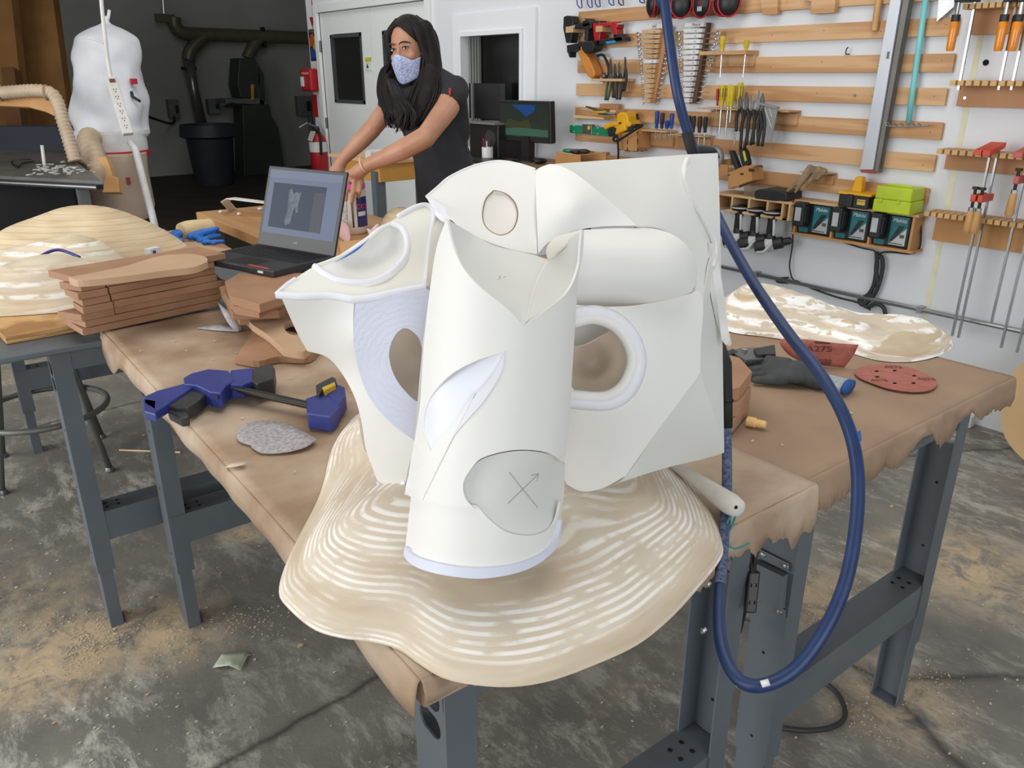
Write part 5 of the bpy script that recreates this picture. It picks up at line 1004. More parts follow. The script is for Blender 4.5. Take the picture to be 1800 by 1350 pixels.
# ear muffs
for x, y, lab, dx in ((1150, 7, 'first from the left', -1), (1194, 8, 'second, right of the blue hose', 1), (1234, 7, 'third from the left', 0), (1278, 4, 'rightmost', 1)):
    t = thing('ear_muffs', pw(x, y, .08), f'black ear muffs with red bands on the top slat, {lab}', 'ear muffs')
    for s in (0, 1):
        c = pw(x - 5 * dx + s * 9 * dx, y, .05 + s * .05); b = MB(); R_ = Matrix.Rotation(.5 * dx, 3, 'Z'); b.ball(c, (.03, .052, .062), 16, R_); cp = b.build('cup', 'tool_black', t, smooth=True)
        b = MB(); pts = [c + R_ @ V(-.012 + .01 * s, .056 * math.cos(a), .066 * math.sin(a)) for a in [2 * math.pi * i / 24 for i in range(24)]]; b.tube(pts, .005, 6, True); b.build('red_rim', 'tool_red', cp, smooth=True)
    b = MB(); c = pw(x, y, .07); b.tube(spline([c + V(0, .03, .05), c + V(0, .03, .16), c + V(0, -.03, .16), c + V(0, -.03, .05)], 6), .007, 6); b.build('headband', 'tool_red', t, smooth=True)
    if dx == 0:
        c = pw(1236, 16, .105); b = MB(); b.box(c + V(-.03, 0, 0), (.002, .03, .022)); b.build('cup_label', 'silver_label', t); text('brand_word', '3M', c + V(-.034, 0, .026), V(0, -1, 0), EZ, .022, 'tool_red', t, .0006)
# nail guns
for lab, parts in (('large black nail gun at the left end of the slats', [('body', [(1003, 30), (1009, 28), (1017, 29), (1020, 40), (1018, 60), (1015, 76), (1007, 76), (1002, 50)], 'tool_black'), ('handle', [(1018, 44), (1048, 38), (1050, 46), (1020, 52)], 'tool_black'), ('magazine', [(1008, 80), (1034, 75), (1034, 90), (1009, 93)], 'tool_black'), ('foot', [(1009, 90), (1014, 92), (1013, 102)], 'tool_black'), ('size_label', [(1003, 46), (1011, 44), (1011, 48), (1003, 50)], 'silver_label')]),
                   ('small dark nail gun between the black and red ones', [('body', [(1036, 38), (1044, 34), (1052, 40), (1052, 50), (1046, 54), (1036, 52)], 'tool_black'), ('hook', [(1037, 33), (1045, 33), (1049, 38), (1043, 36)], 'tool_black'), ('handle', [(1040, 52), (1046, 52), (1045, 72), (1039, 72)], 'grip_black'), ('magazine', [(1028, 74), (1060, 71), (1060, 80), (1028, 84)], 'grip_black')]),
                   ('red pin nailer on the second slat near its left end', [('body', [(1054, 41), (1067, 39), (1068, 56), (1066, 72), (1057, 72), (1055, 56)], 'tool_red'), ('handle', [(1067, 41), (1086, 40), (1086, 46), (1068, 48)], 'tool_red'), ('cap', [(1055, 38), (1067, 37), (1067, 42), (1054, 43)], 'tool_black'), ('magazine', [(1064, 70), (1108, 64), (1110, 72), (1066, 79)], 'tool_black'), ('blue_label', [(1065, 73), (1082, 71), (1083, 75), (1066, 77)], mat('label_cyan', (36, 140, 206), .4))]),
                   ('red and black stapler at right of the red pin nailer', [('head', [(1085, 41), (1092, 38), (1098, 42), (1097, 50), (1087, 52)], 'tool_red'), ('neck', [(1089, 50), (1096, 50), (1097, 66), (1091, 66)], 'tool_red'), ('grip', [(1090, 60), (1103, 60), (1108, 72), (1092, 74)], 'tool_black'), ('air_fitting', [(1097, 42), (1106, 41), (1106, 44), (1097, 45)], 'chrome')])):
    t = thing('nail_gun', pw(*parts[0][1][0], .08), lab, 'nail gun')
    for i, (nm_, pts, m_) in enumerate(parts): wpoly(nm_, pts, .04 if 'label' not in nm_ else .102, .06 if 'label' not in nm_ else .003, m_, t, .004 if 'label' not in nm_ else 0)
for x0, y0, x1, y1, lab in ((1017, 48, 1030, 58, 'wooden peg block holding the large black nail gun'), (1070, 47, 1081, 57, 'wooden peg block between red nailer and stapler')): o = plate('peg_block', x0, y0, x1, y1, .11, 'label_wood', None, .002); tag(o, lab, 'block')
t = thing('angle_grinder', pw(1048, 110, .07), 'orange and black power tool hanging at the left of the slats', 'power tool')
wpoly('body', [(1030, 80), (1037, 76), (1041, 92), (1048, 100), (1058, 122), (1060, 132), (1054, 139), (1047, 134), (1038, 114), (1030, 94)], .03, .07, 'tool_orange', t, .008); wpoly('head', [(1037, 75), (1056, 72), (1062, 80), (1058, 90), (1044, 94), (1039, 88)], .05, .08, 'tool_black', t, .006)
wtube('cord', [(1050, 98), (1060, 97), (1068, 112), (1070, 128), (1064, 140), (1055, 141), (1046, 132), (1038, 120)], .05, .008, 'black_rubber', t, 6, 5); b = MB(); c = pw(1062, 134, .06); b.ball(c, .016, 10); b.build('knob', 'steel_hw', t, smooth=True)
# pliers
def pliers(x, y0, y1, y2, dx, mh, lab, off=.07, w_=5, hr=.0075, tilt=0, grp=None, jaw='steel_hw', nm='pliers'):
    t = thing(nm, pw(x, y1, off), lab, 'pliers', grp)
    for s in (-1, 1):
        wpoly('jaw', [(x + tilt + s * .3, y0), (x + tilt * .6 + s * w_ * .45, y0 + (y1 - y0) * .4), (x + s * w_ * .5, y1), (x, y1)], off, .008, jaw, t)
        wtube('handle', [(x, y1), (x + s * w_ * .8 + dx * .3, y1 + (y2 - y1) * .4), (x + s * w_ * .5 + dx, y2)], off, hr, mh, t, 8, 5)
    b = MB(); c = pw(x, y1, off); b.cyl(c + V(-.012, 0, 0), c + V(.004, 0, 0), .008, n=10); b.build('pivot', 'steel_hw', t)
pliers(1074, 103, 126, 176, -8, 'pliers_green', 'green handled long nose pliers, leftmost of the hanging pliers', .09, 4)
pliers(1082, 112, 128, 172, -2, 'grip_black', 'dark handled pliers right of the green handled pair', .09, 4)
pliers(1090, 108, 128, 175, -3, 'grip_black', 'black handled pliers with bright jaws in the left group', .09, 5, jaw='chrome')
pliers(1100, 100, 122, 160, -4, 'grip_black', 'thin needle nose pliers, rightmost of the left group', .09, 3)
t = thing('pliers_rack', pw(1105, 140, .05), 'short wooden rack holding the left pliers group', 'rack'); plate('shelf', 1064, 138, 1118, 143, .12, 'label_wood', t, .001); plate('back', 1066, 142, 1114, 162, .03, 'fir_ply', t, .001)
# wrench racks
def wrench_rack(lab, n, yt, yb, xl, xr, m_l, m_b, title, side, lx, rx, wl):
    t = thing('wrench_rack', pw((xl[0] + xr[0]) / 2, yb, .02), lab, 'rack')
    wpoly('back_board', side, .02, .03, m_b, t)
    for k in range(n):
        f = k / (n - 1); y = yt + (yb - yt) * f; h_ = (yb - yt) / (n - 1); a = xl[0] + (xl[1] - xl[0]) * f; c = xr[0] + (xr[1] - xr[0]) * f; sl_ = -.8 * (1 - f)
        mm = m_l if not (m_l == 'label_wood' and k == 6) else 'label_white'
        b = MB(); b.prism([pw(a, y, .05), pw(c, y + sl_, .05), pw(c - 1, y + sl_ + h_ * .76, .05), pw(a + 1, y + h_ * .76, .05)], (-.025, 0, 0)); o = b.build('label_slat', mm, t, bevel=.001)
        q_ = pw((a + c) / 2, y + h_ * .34, .0755); b = MB(); b.box(q_, (.0006, .012, .003)); b.build('size_mark', mat('ink', (70, 62, 56), .7), o)
        yl = y + h_ * .88; L_ = lx[0] + (lx[1] - lx[0]) * f; R_ = rx[0] + (rx[1] - rx[0]) * f
        ordn = ['topmost', 'second', 'third', 'fourth', 'fifth', 'sixth', 'seventh', 'eighth', 'ninth', 'tenth', 'eleventh', 'twelfth', 'thirteenth', 'fourteenth', 'fifteenth'][k]
        w = thing('wrench', pw(L_, yl, .06), f'{ordn} chrome wrench from the top in the {wl} rack', 'wrench', f'wrenches in the {wl} rack'); r_ = .010 * (1 - .5 * f)
        b = MB(); b.tube([pw(L_, yl, .062), pw(L_ + 7, yl, .045), pw(R_ - 7, yl - 1, .045), pw(R_, yl - 1, .062)], r_ * .38, 8); b.build('shank', 'chrome', w, smooth=True)
        cR = pw(R_, yl - 1, .062); b = MB(); b.tube([cR + V(0, math.cos(a_) * r_, math.sin(a_) * r_) for a_ in [2 * math.pi * i / 14 for i in range(14)]], r_ * .42, 6, True); b.build('ring_end', 'chrome', w, smooth=True)
        cL = pw(L_, yl, .062); b = MB(); b.tube([cL + V(0, math.cos(a_) * r_, math.sin(a_) * r_) for a_ in [math.pi * (-.72 + 1.44 * i / 10) + math.pi for i in range(11)]], r_ * .45, 6); b.build('open_end', 'chrome', w, smooth=True)
    if title:
        tb = wpoly('title_slat', title[1], .05, .02, 'label_white', t); q_ = title[2]; text('title_word', title[0], pw(*q_, .0705), V(0, -1, .0), EZ, .022, 'ink', tb, .0003)
mat('ink', (70, 62, 56), .7)
wrench_rack('wooden wrench rack with tan label slats, left of the blue hose', 15, 53, 174, (1133, 1138), (1167, 1149), 'label_wood', 'walnut' if 0 else 'rack_wood', ('SAE', [(1139, 43), (1168, 42), (1168, 50), (1138, 51)], (1150, 46.5)), [(1165, 46), (1184, 46), (1156, 181), (1145, 181)], (1121, 1131), (1180, 1156), 'tan wrench')
wrench_rack('wooden wrench rack with white label slats, right of the blue hose', 14, 51, 173, (1206, 1206), (1240, 1218), 'label_white', 'walnut', ('Metric', [(1208, 41), (1242, 39), (1241, 47), (1208, 48)], (1224, 43.5)), [(1238, 40), (1251, 40), (1229, 182), (1217, 182)], (1192, 1201), (1263, 1229), 'white wrench')
# screwdrivers
def driver(lab, top, neck, tip, r, mh, grp=None, off=.075, ms='chrome', cap=None):
    t = thing('screwdriver', pw(*neck, off), lab, 'screwdriver', grp); a, c, e = pw(*top, off), pw(*neck, off), pw(*tip, off); L = (c - a).length
    b = MB(); b.lathe([(r * .75, 0), (r, L * .08), (r, L * .6), (r * .7, L * .8), (r * .8, L * .95), (r * .6, L)], a, c - a, 10); b.build('handle', mh, t, autosmooth=30)
    b = MB(); b.cyl(c, e, r * .32, r * .25, 8); b.build('shank', ms, t)
    if cap: b = MB(); b.lathe([(r * 1.03, L * .15), (r * 1.03, L * .55)], a, c - a, 6); b.build('grip_band', cap, t)
driver('yellow screwdriver alone above the upper small shelf, left one', (1271, 64), (1269, 92), (1266, 136), .015, 'acetate_yellow'); driver('yellow screwdriver alone above the upper small shelf, right one', (1313, 70), (1311, 90), (1306, 136), .014, 'acetate_yellow')
def shelf(lab, x0, y0, x1, y1, yb, dp=.11, m_='fir_ply', nm='tool_shelf'):
    t = thing(nm, pw((x0 + x1) / 2, yb, .02), lab, 'shelf'); plate('shelf_board', x0, y0, x1, y1, dp, m_, t, .0015); plate('back_board', x0 + 8, y1, x1 - 3, yb, .035, m_, t, .0015); return t
shelf('small wooden shelf holding two yellow screwdrivers on the third slat', 1252, 91, 1334, 96, 117)
cols = ['acetate_yellow'] * 5
driver('small red and black screwdriver at the left end of the middle shelf', (1262, 156), (1261, 186), (1259, 200), .008, 'tool_red')
for k, (x, y0, dx, tip) in enumerate(((1271, 149, 0, (1264, 237)), (1283, 149, 0, (1275, 238)), (1288, 151, 0, (1283, 215)), (1302, 145, 0, (1290, 256)))):
    driver(('first', 'second', 'third', 'tallest, fourth')[k] + ' yellow screwdriver from the left on the middle shelf', (x, y0), (x - 3, 188), tip, .0165, 'acetate_yellow', None, .085, 'chrome', 'tool_black' if k != 2 else None)
shelf('long wooden shelf holding yellow screwdrivers and pliers on the fifth slat', 1250, 188, 1345, 194, 226, .12)
for k, (x, y0, y1, y2, dx) in enumerate(((1302, 168, 188, 231, -4), (1313, 162, 190, 262, -8), (1323, 168, 192, 255, -7), (1334, 158, 192, 254, -6), (1340, 164, 192, 257, -4))):
    pliers(x, y0, y1, y2, dx, 'grip_black', ('short black handled pliers, first', 'long black handled pliers, second', 'black handled pliers with bright head, third', 'wide jawed black handled pliers, fourth', 'black handled pliers beside the square, fifth')[k] + ' from left on the middle shelf', .135, 7 if k != 3 else 8, .008, 2 if k > 2 else 0, jaw='chrome' if k in (2, 3) else 'steel_hw')
sq = thing('speed_square', pw(1355, 200, .13), 'grey triangular speed square hanging beside the black handled pliers', 'square')
wpoly('blade', [(1334, 180), (1368, 190), (1356, 251), (1351, 250), (1340, 215)], .13, .004, 'square_grey', sq); wpoly('fence', [(1333, 178), (1371, 188), (1371, 191), (1333, 182)], .12, .024, 'square_grey', sq)
for a_, c_ in (((1343, 186), (1356, 224)), ((1352, 190), (1357, 206))): wtube('slot', [a_, c_], .1345, .0015, 'label_white', sq, 5)
shelf('empty small wooden shelf right of the speed square', 1352, 192, 1409, 197, 220, .11)
# bench chisels tray and small screwdrivers
t = thing('chisel_tray', pw(1060, 205, .06), 'wooden tray with old chisels at the left end of the fifth slat', 'tray'); wpoly('tray_front', [(1016, 202), (1071, 206), (1071, 210), (1018, 207)], .05, .05, 'label_wood', t, .002); wpoly('tray_back', [(1060, 182), (1093, 183), (1092, 192), (1060, 191)], .02, .03, 'rack_wood', t, .002); wpoly('end_block', [(1090, 192), (1101, 193), (1099, 203), (1091, 202)], .02, .09, 'label_wood', t, .002)
for k, (a_, c_, m_) in enumerate((((1021, 192), (1064, 196), 'sliver'), ((1030, 187), (1062, 197), 'walnut'), ((1038, 196), (1080, 200), 'acetate_yellow'), ((1052, 200), (1082, 200), 'steel_hw'))):
    o = wtube('chisel', [a_, ((a_[0] + c_[0]) / 2, (a_[1] + c_[1]) / 2), c_], .085 + .008 * k, [.004, .009, .006], m_, None, 8); tag(o, ('pointed pale stick', 'dark brown chisel', 'yellowish handled chisel', 'grey steel chisel')[k] + ' lying in the wooden tray on the fifth slat', 'chisel')
shelf('wooden rack with blue screwdrivers left of the blue hose', 1143, 226, 1192, 232, 258, .11)
for k, (x, y0, m_, lab) in enumerate(((1156, 195, 'handle_blue', 'tallest blue handled'), (1165, 198, 'handle_purple', 'dark purple handled'), (1174, 212, 'handle_blue', 'stubby blue handled'), (1182, 199, 'handle_blue', 'blue handled, nearest the hose,'))): driver(lab + ' screwdriver in the left half of the sixth slat rack', (x, y0), (x - 2, 226), (x - 4, 245), .0135 if k != 2 else .015, m_)
shelf('wooden rack with black screwdrivers right of the blue hose', 1196, 234, 1258, 240, 262, .11)
for k, x in enumerate((1212, 1220, 1231, 1241)): driver(('first', 'second', 'third', 'fourth')[k] + ' black handled screwdriver from the left, right of the blue hose', (x, 203 + k * .7), (x - 2, 233), (x - 4, 262), .0125, 'grip_black' if k != 2 else mat('grip_maroon', (52, 34, 38), .5))
for x in (1208, 1214, 1222, 1233): pass
# green level, yellow drill on laser cut box
lv = thing('spirit_level', pw(1045, 230, .09), 'green spirit level with a yellow vial window on the sixth slat', 'level'); wpoly('body', [(1007, 219.5), (1084, 226), (1086, 240), (1007, 233)], .05, .03, 'level_green', lv, .002); wpoly('vial_window', [(1030, 218), (1046, 219), (1047, 236), (1030, 234)], .05, .034, 'duct_clear', lv, .002)
b = MB(); c = pw(1035.5, 224.5, .088); b.cyl(c, c + V(-.003, 0, 0), .013, n=16); b.build('vial', mat('vial_yellow', (206, 190, 40), .4), lv)
for x, y in ((1009, 221), (1009, 231), (1051, 225), (1051, 235), (1073, 237)): b = MB(); c = pw(x, y, .08); b.cyl(c, c + V(-.002, 0, 0), .004, n=8); b.build('rivet', 'label_white', lv)
def laserbox(lab, nm, faces, m_='mdf_box', joints=()):
    t = thing(nm, pw(*faces[0][1][0], .05), lab, 'box')
    for n_, pts, o0, dp in faces: wpoly(n_, pts, o0, dp, m_, t, .001)
    for pts, o0 in joints:
        b = MB(); P = spline([V(*p, 0) for p in pts], 5)
        for i in range(0, len(P) - 1, 2): a, c = pw(P[i].x, P[i].y, o0), pw(P[min(i + 1, len(P) - 1)].x, P[min(i + 1, len(P) - 1)].y, o0); b.box((a + c) / 2, (.003, max(.004, abs(a.y - c.y)), max(.004, abs(a.z - c.z))))
        b.build('finger_joint', 'laser_edge', t, kind='stuff')
    return t
laserbox('laser cut wooden box with finger joints under the yellow drill', 'wooden_box', [('front', [(1086, 234), (1121, 230), (1121, 266), (1086, 263)], .14, .008), ('side', [(1121, 230), (1137, 222), (1144, 228), (1143, 258), (1138, 264), (1121, 266)], .03, .115)], 'mdf_box', [([(1103, 236), (1103, 264)], .150), ([(1121, 231), (1121, 266)], .150), ([(1086, 263), (1121, 266), (1140, 264)], .150)])
dr = thing('power_drill', pw(1105, 225, .12), 'yellow and black corded drill resting on the laser cut box', 'drill')
wpoly('motor_housing', [(1104, 200), (1110, 196), (1120, 197), (1124, 204), (1125, 214), (1130, 216), (1128, 222), (1112, 224), (1104, 215)], .05, .10, 'dewalt_yellow', dr, .008); wpoly('handle', [(1070, 219), (1084, 214), (1094, 213), (1104, 211), (1104, 220), (1086, 222), (1072, 228)], .10, .05, 'dewalt_yellow', dr, .008); wpoly('grip', [(1081, 224), (1092, 221), (1109, 219), (1110, 229), (1094, 236), (1083, 236)], .12, .05, 'dewalt_yellow', dr, .008)
wpoly('chuck', [(1077, 228), (1084, 222), (1092, 224), (1089, 237), (1080, 240)], .13, .05, 'tool_black', dr, .006); wpoly('vent', [(1118, 200), (1122, 200), (1124, 210), (1120, 211)], .15, .004, 'tool_black', dr); wpoly('base_plate', [(1107, 226), (1126, 220), (1131, 217), (1131, 222), (1124, 230), (1110, 233)], .08, .07, 'tool_black', dr, .004)
wtube('cord', [(1084, 238), (1078, 244), (1082, 248), (1092, 244), (1106, 235), (1130, 220)], .19, .007, 'black_rubber', dr, 6, 5); wtube('cord', [(1085, 238, .18), (1086, 250, .18), (1087, 268, .18), (1086, 290, .17)], .18, .007, 'black_rubber', dr, 6, 4)
laserbox('low open wooden box of odds and ends on the desk end', 'wooden_box', [('front', [(978, 267), (1022, 273), (1022, 291), (978, 289)], .36, .008), ('side', [(1022, 273), (1066, 268), (1066, 284), (1022, 287)], .22, .006), ('inner_bottom', [(980, 266), (1018, 262), (1062, 268), (1022, 272)], .25, .004)], 'mdf_box', [([(1022, 273), (1022, 287)], .369)])
for k, (x, y, m_) in enumerate(((1000, 265, 'level_green'), (1012, 267, 'tool_black'), (1026, 266, 'grip_black'))): b = MB(); c = pw(x, y, .30); b.ball(c, (.03, .05, .014), 10); tag(b.build('odd_item', m_, None, smooth=True), ('green', 'black', 'dark grey')[k] + ' small item lying in the low open box on the desk end', 'small item')
for k, (x, y) in enumerate(((1013, 261), (1026, 262), (1065, 267))): o = plate('wood_peg', x, y, x + 7, y + 6, .03, 'rack_wood', None, .001, .0); tag(o, ('left', 'middle', 'right')[k] + ' small wooden block behind the low open box', 'block')
# box with yellow black knives
laserbox('laser cut wooden box holding two black and yellow handles', 'wooden_box', [('front', [(1282, 306), (1301, 307), (1300, 330), (1281, 329)], .15, .006), ('side', [(1301, 307), (1341, 291), (1342, 315), (1300, 330)], .06, .10), ('top', [(1284, 305), (1320, 290), (1341, 290), (1301, 306)], .10, .05)], 'mdf_box', [([(1301, 307), (1300, 330)], .158), ([(1301, 307), (1341, 291)], .161), ([(1282, 306), (1281, 329)], .158)])
for lab, P_, band in (('black handled utility saw in the laser cut box, left one', [(1288, 264), (1293, 264), (1300, 280), (1306, 296), (1300, 300), (1292, 282)], None), ('black and yellow handled saw in the laser cut box, right one', [(1305, 262), (1313, 259), (1318, 266), (1323, 288), (1312, 294), (1308, 280)], [(1306, 266), (1309, 265), (1313, 282), (1310, 284)])):
    t = thing('utility_saw', pw(*P_[3], .12), lab, 'saw'); wpoly('handle', P_, .10, .035, 'grip_black', t, .005)
    if band: wpoly('grip_band', band, .136, .004, mat('safety_yellow', (196, 200, 40), .45), t)
laserbox('small wooden box of steel bits behind the model corner', 'wooden_box', [('front', [(1262, 288), (1281, 290), (1281, 308), (1264, 305)], .12, .01), ('side', [(1262, 282), (1290, 278), (1290, 290), (1262, 289)], .05, .03)])
wtube('wire_bundle', [(1258, 262, .1), (1263, 266, .12), (1266, 278, .12), (1262, 290, .12)], .1, .022, 'square_grey', None, 8, 4); tag(bpy.data.objects['wire_bundle'], 'grey steel bit bundle just right of the model top corner', 'bits')
# cubby with hanging drills
cb_ = thing('drill_cubby', pw(1330, 388, .05), 'wooden cubby shelf with drills hanging below it', 'shelf')
F0 = .17; zt_ = pw(1330, 352, F0).z; zb_ = pw(1330, 380, F0).z; yL, yR = pw(1255, 350, F0).y, pw(1392, 360, F0).y; ysp = [pw(x, 360, F0).y for x in (1255, 1286, 1316, 1349, 1376)]
b = MB(); b.b2((WX - F0, yR, zt_), (WX - .001, yL, zt_ + .012)); b.build('top_board', 'label_wood', cb_, bevel=.001); b = MB(); b.b2((WX - .012, yR, zb_), (WX - .001, yL, zt_)); b.build('back_board', 'mdf_box', cb_)
for y in ysp + [yR + .012]: b = MB(); b.b2((WX - F0, y - .006, zb_), (WX - .012, y + .006, zt_)); b.build('divider', 'label_wood', cb_, bevel=.001)
for y0, y1 in zip(ysp, ysp[1:] + [yR + .012]): 
    for a, c in ((y0 - .006, y0 - .035), (y1 + .035, y1 + .006)): b = MB(); b.b2((WX - F0, a, zb_), (WX - .012, c, zb_ + .012)); b.build('bottom_lip', 'label_wood', cb_, bevel=.001)
def drill(x, y, lab):
    t = thing('cordless_drill', pw(x, y, .11), lab, 'drill', None); c = V(WX - .13, pw(x, y, .13).y, zb_ + .012)
    b = MB(); b.lathe([(.045, 0), (.052, .012), (.05, .02), (.046, .024)], c, EZ, 18); b.build('battery_foot', 'tool_black', t, autosmooth=40); b = MB(); b.lathe([(.0525, .012), (.0525, .018)], c, EZ, 18); b.build('foot_ring', 'drill_grey', t)
    b = MB(); b.tube(spline([c, c + V(0, .004, -.05), c + V(.005, .008, -.10), c + V(.01, .0, -.13)], 4), [.024] * 3 + [.02] * 6 + [.026] * 4, 10); b.build('grip', 'grip_black', t, smooth=True)
    b = MB(); b.tube(spline([c + V(-.02, -.022, -.02), c + V(-.025, -.03, -.06), c + V(-.02, -.03, -.10)], 4), .008, 6); b.build('grip_trim', 'drill_grey', t, smooth=True)
    d = c + V(.0, .0, -.155); b = MB(); b.lathe([(.018, -.075), (.03, -.065), (.032, .02), (.034, .05), (.026, .075)], d, V(-.35, .75, -.25), 16); bd = b.build('motor_body', 'grip_black', t, autosmooth=40)
    b = MB(); b.lathe([(.034, -.02), (.036, .0), (.036, .012), (.034, .018)], d, V(-.35, .75, -.25), 16); b.build('grey_shell', 'drill_grey', bd, autosmooth=40); b = MB(); b.tube(spline([d + V(-.03, -.03, .02), d + V(-.045, .0, -.03), d + V(-.04, .045, -.04)], 5), .009, 6); b.build('grey_trim', 'drill_grey', bd, smooth=True)
    b = MB(); b.lathe([(.016, -.11), (.02, -.10), (.02, -.07)], d, V(-.35, .75, -.25), 12); b.build('chuck', 'tool_black', bd)
for x, lab in ((1301, 'cordless drill hanging under the cubby, left of three'), (1330, 'cordless drill hanging under the cubby, middle of three'), (1360, 'cordless drill hanging under the cubby, right of three')): drill(x, 370, lab)
o = plate('battery_pack', 1266, 358, 1282, 367, .1, 'tool_black', None, .003, .05); tag(o, 'black battery pack in the leftmost cubby cell', 'battery')
wpoly('tool_case', [(1355, 331), (1366, 328), (1398, 331), (1411, 335), (1411, 350), (1392, 352), (1353, 347)], .03, .14, 'tool_black', None, .008); tag(bpy.data.objects['tool_case'], 'black case on top of the drill cubby beside rags', 'case')
tb = thing('plastic_tray', pw(1340, 345, .1), 'clear plastic tray of small parts on the drill cubby', 'tray'); mat('clear_plastic', (150, 132, 112), .2, alpha=.45); b = MB(); ct = V(WX - .1, pw(1338, 340, .1).y, zt_ + .04); b.box(ct, (.13, .13, .055)); b.build('tray_shell', 'clear_plastic', tb, bevel=.006)
b = MB()
for k in range(14): b.box(ct + V(rr.uniform(-.05, .05), rr.uniform(-.05, .05), rr.uniform(-.02, .0)), (.02, .012, .01), Matrix.Rotation(k, 3, 'Z'))
b.build('small_parts', mat('parts_dark', (90, 78, 66), .5), tb, kind='stuff')
# dirty work gloves / rags on a little shelf
shelf('small wooden shelf under the dirty work rags', 1425, 300, 1473, 304, 324, .10)
t = blob('work_rag', [], 'stiff dirty tan rags draped over a small shelf right of the black case', 'rag', mat('rag', (150, 128, 100), .9, col2=(118, 98, 74), scale=20, bump=.3), .006, None, [(pw(1424, 296, .10), pw(1410, 314, .13), .020, .014), (pw(1410, 314, .13), pw(1384, 336, .15), .014, .009), (pw(1426, 298, .10), pw(1398, 338, .16), .018, .008), (pw(1440, 298, .10), pw(1424, 318, .14), .018, .011), (pw(1424, 318, .14), pw(1416, 330, .14), .011, .007), (pw(1424, 296, .08), pw(1448, 302, .08), .016, .02), (pw(1448, 302, .08), pw(1436, 316, .13), .016, .009)])
# battery chargers
ch = [((1397, 355, 1463, 412), (1400, 357, 1418, 400), 'left'), ((1463, 366, 1531, 426), (1468, 368, 1488, 411), 'middle'), ((1532, 374, 1605, 440), (1537, 379, 1560, 425), 'right')]
cs = thing('charger_shelf', pw(1510, 440, .06), 'wooden charger shelf divided for three battery chargers', 'shelf')
CF = .085
pA = [pw(1397, 357, CF), pw(1613, 383, CF)]; yA, yB = pw(1397, 357, CF).y, pw(1607, 440, CF).y; zt5 = pw(1500, 367, CF).z; zb5 = pw(1500, 424, CF).z
b = MB(); b.b2((WX - .001, yB, zt5), (WX - CF - .015, yA, zt5 + .012)); b.build('top_board', 'label_wood', cs, bevel=.001); b = MB(); b.b2((WX - .001, yB, zb5 - .012), (WX - CF - .015, yA, zb5)); b.build('bottom_board', 'mdf_box', cs, bevel=.001)
for x in (1398, 1464, 1532, 1606): y = pw(x, 400, CF).y; b = MB(); b.b2((WX - .001, y - .006, zb5), (WX - CF - .012, y + .006, zt5)); b.build('divider', 'mdf_box', cs, bevel=.001)
for i, ((x0, y0, x1, y1), bt, lab) in enumerate(ch):
    t = thing('battery_charger', pw((x0 + x1) / 2, y1, CF), f'black and teal battery charger with a battery, {lab} one of three', 'charger'); ya, yb = pw(x0 + 1.5, 400, CF).y - .008, pw(x1 - 1.5, 400, CF).y + .008; zc = (zt5 + zb5) / 2
    b = MB(); b.b2((WX - .02, yb, zb5 + .003), (WX - CF, ya, zt5 - .004)); hs = b.build('housing', 'tool_black', t, bevel=.006)
    w_ = ya - yb; ym = ya - w_ * .42
    def lab_(nm, u0, u1, v0, v1, dp, m_, par=hs, sk=None):
        Y0, Y1 = ya - w_ * u0, ya - w_ * u1; Z0, Z1 = zb5 + (zt5 - zb5) * v0, zb5 + (zt5 - zb5) * v1; b = MB()
        if sk: b.prism([V(WX - CF - dp, ya - w_ * u, zb5 + (zt5 - zb5) * v) for u, v in sk], (-.001, 0, 0))
        else: b.b2((WX - CF - dp, Y1, Z0), (WX - CF - dp - .001, Y0, Z1))
        return b.build(nm, m_, par)
    lab_('label_plate', .46, .93, .08, .94, 0, 'teal'); lab_('silver_corner', 0, 0, 0, 0, .0012, 'silver_label', hs, [(.47, .09), (.92, .09), (.92, .62)]); lab_('dark_stripe', 0, 0, 0, 0, .0022, 'tool_black', hs, [(.49, .20), (.58, .20), (.86, .68), (.70, .68)]); lab_('small_plate', .06, .34, .04, .2, 0, 'teal')
    text('brand_word', 'Makita', V(WX - CF - .0013, ya - w_ * .69, zb5 + (zt5 - zb5) * .83), V(0, -1, 0), EZ, .024, 'label_white', hs, .0004, shear=.25)
    lab_('info_block', .76, .88, .32, .42, .0025, 'parts_dark'); lab_('info_line', .50, .86, .12, .15, .0025, 'parts_dark')
    bp = MB(); bp.b2((WX - CF, ya - w_ * .36, zb5 + (zt5 - zb5) * .26), (WX - CF - .06, ya - w_ * .02, zt5 + .006)); bt_ = bp.build('battery', 'tool_black', t, bevel=.008); b = MB(); b.b2((WX - CF - .06, ya - w_ * .27, zb5 + (zt5 - zb5) * .45), (WX - CF - .0615, ya - w_ * .09, zb5 + (zt5 - zb5) * .88)); b.build('battery_label', 'silver_label', bt_)
    b = MB(); b.b2((WX - CF - .02, ya - w_ * .39, zb5 + (zt5 - zb5) * .4), (WX - CF - .05, ya - w_ * .35, zt5 - .01)); b.build('battery_clip', 'grip_black', bt_)
t = thing('charger', pw(1510, 362, .08), 'yellow and black charger standing on the middle of the charger shelf', 'charger'); yC = pw(1510, 360, .08).y
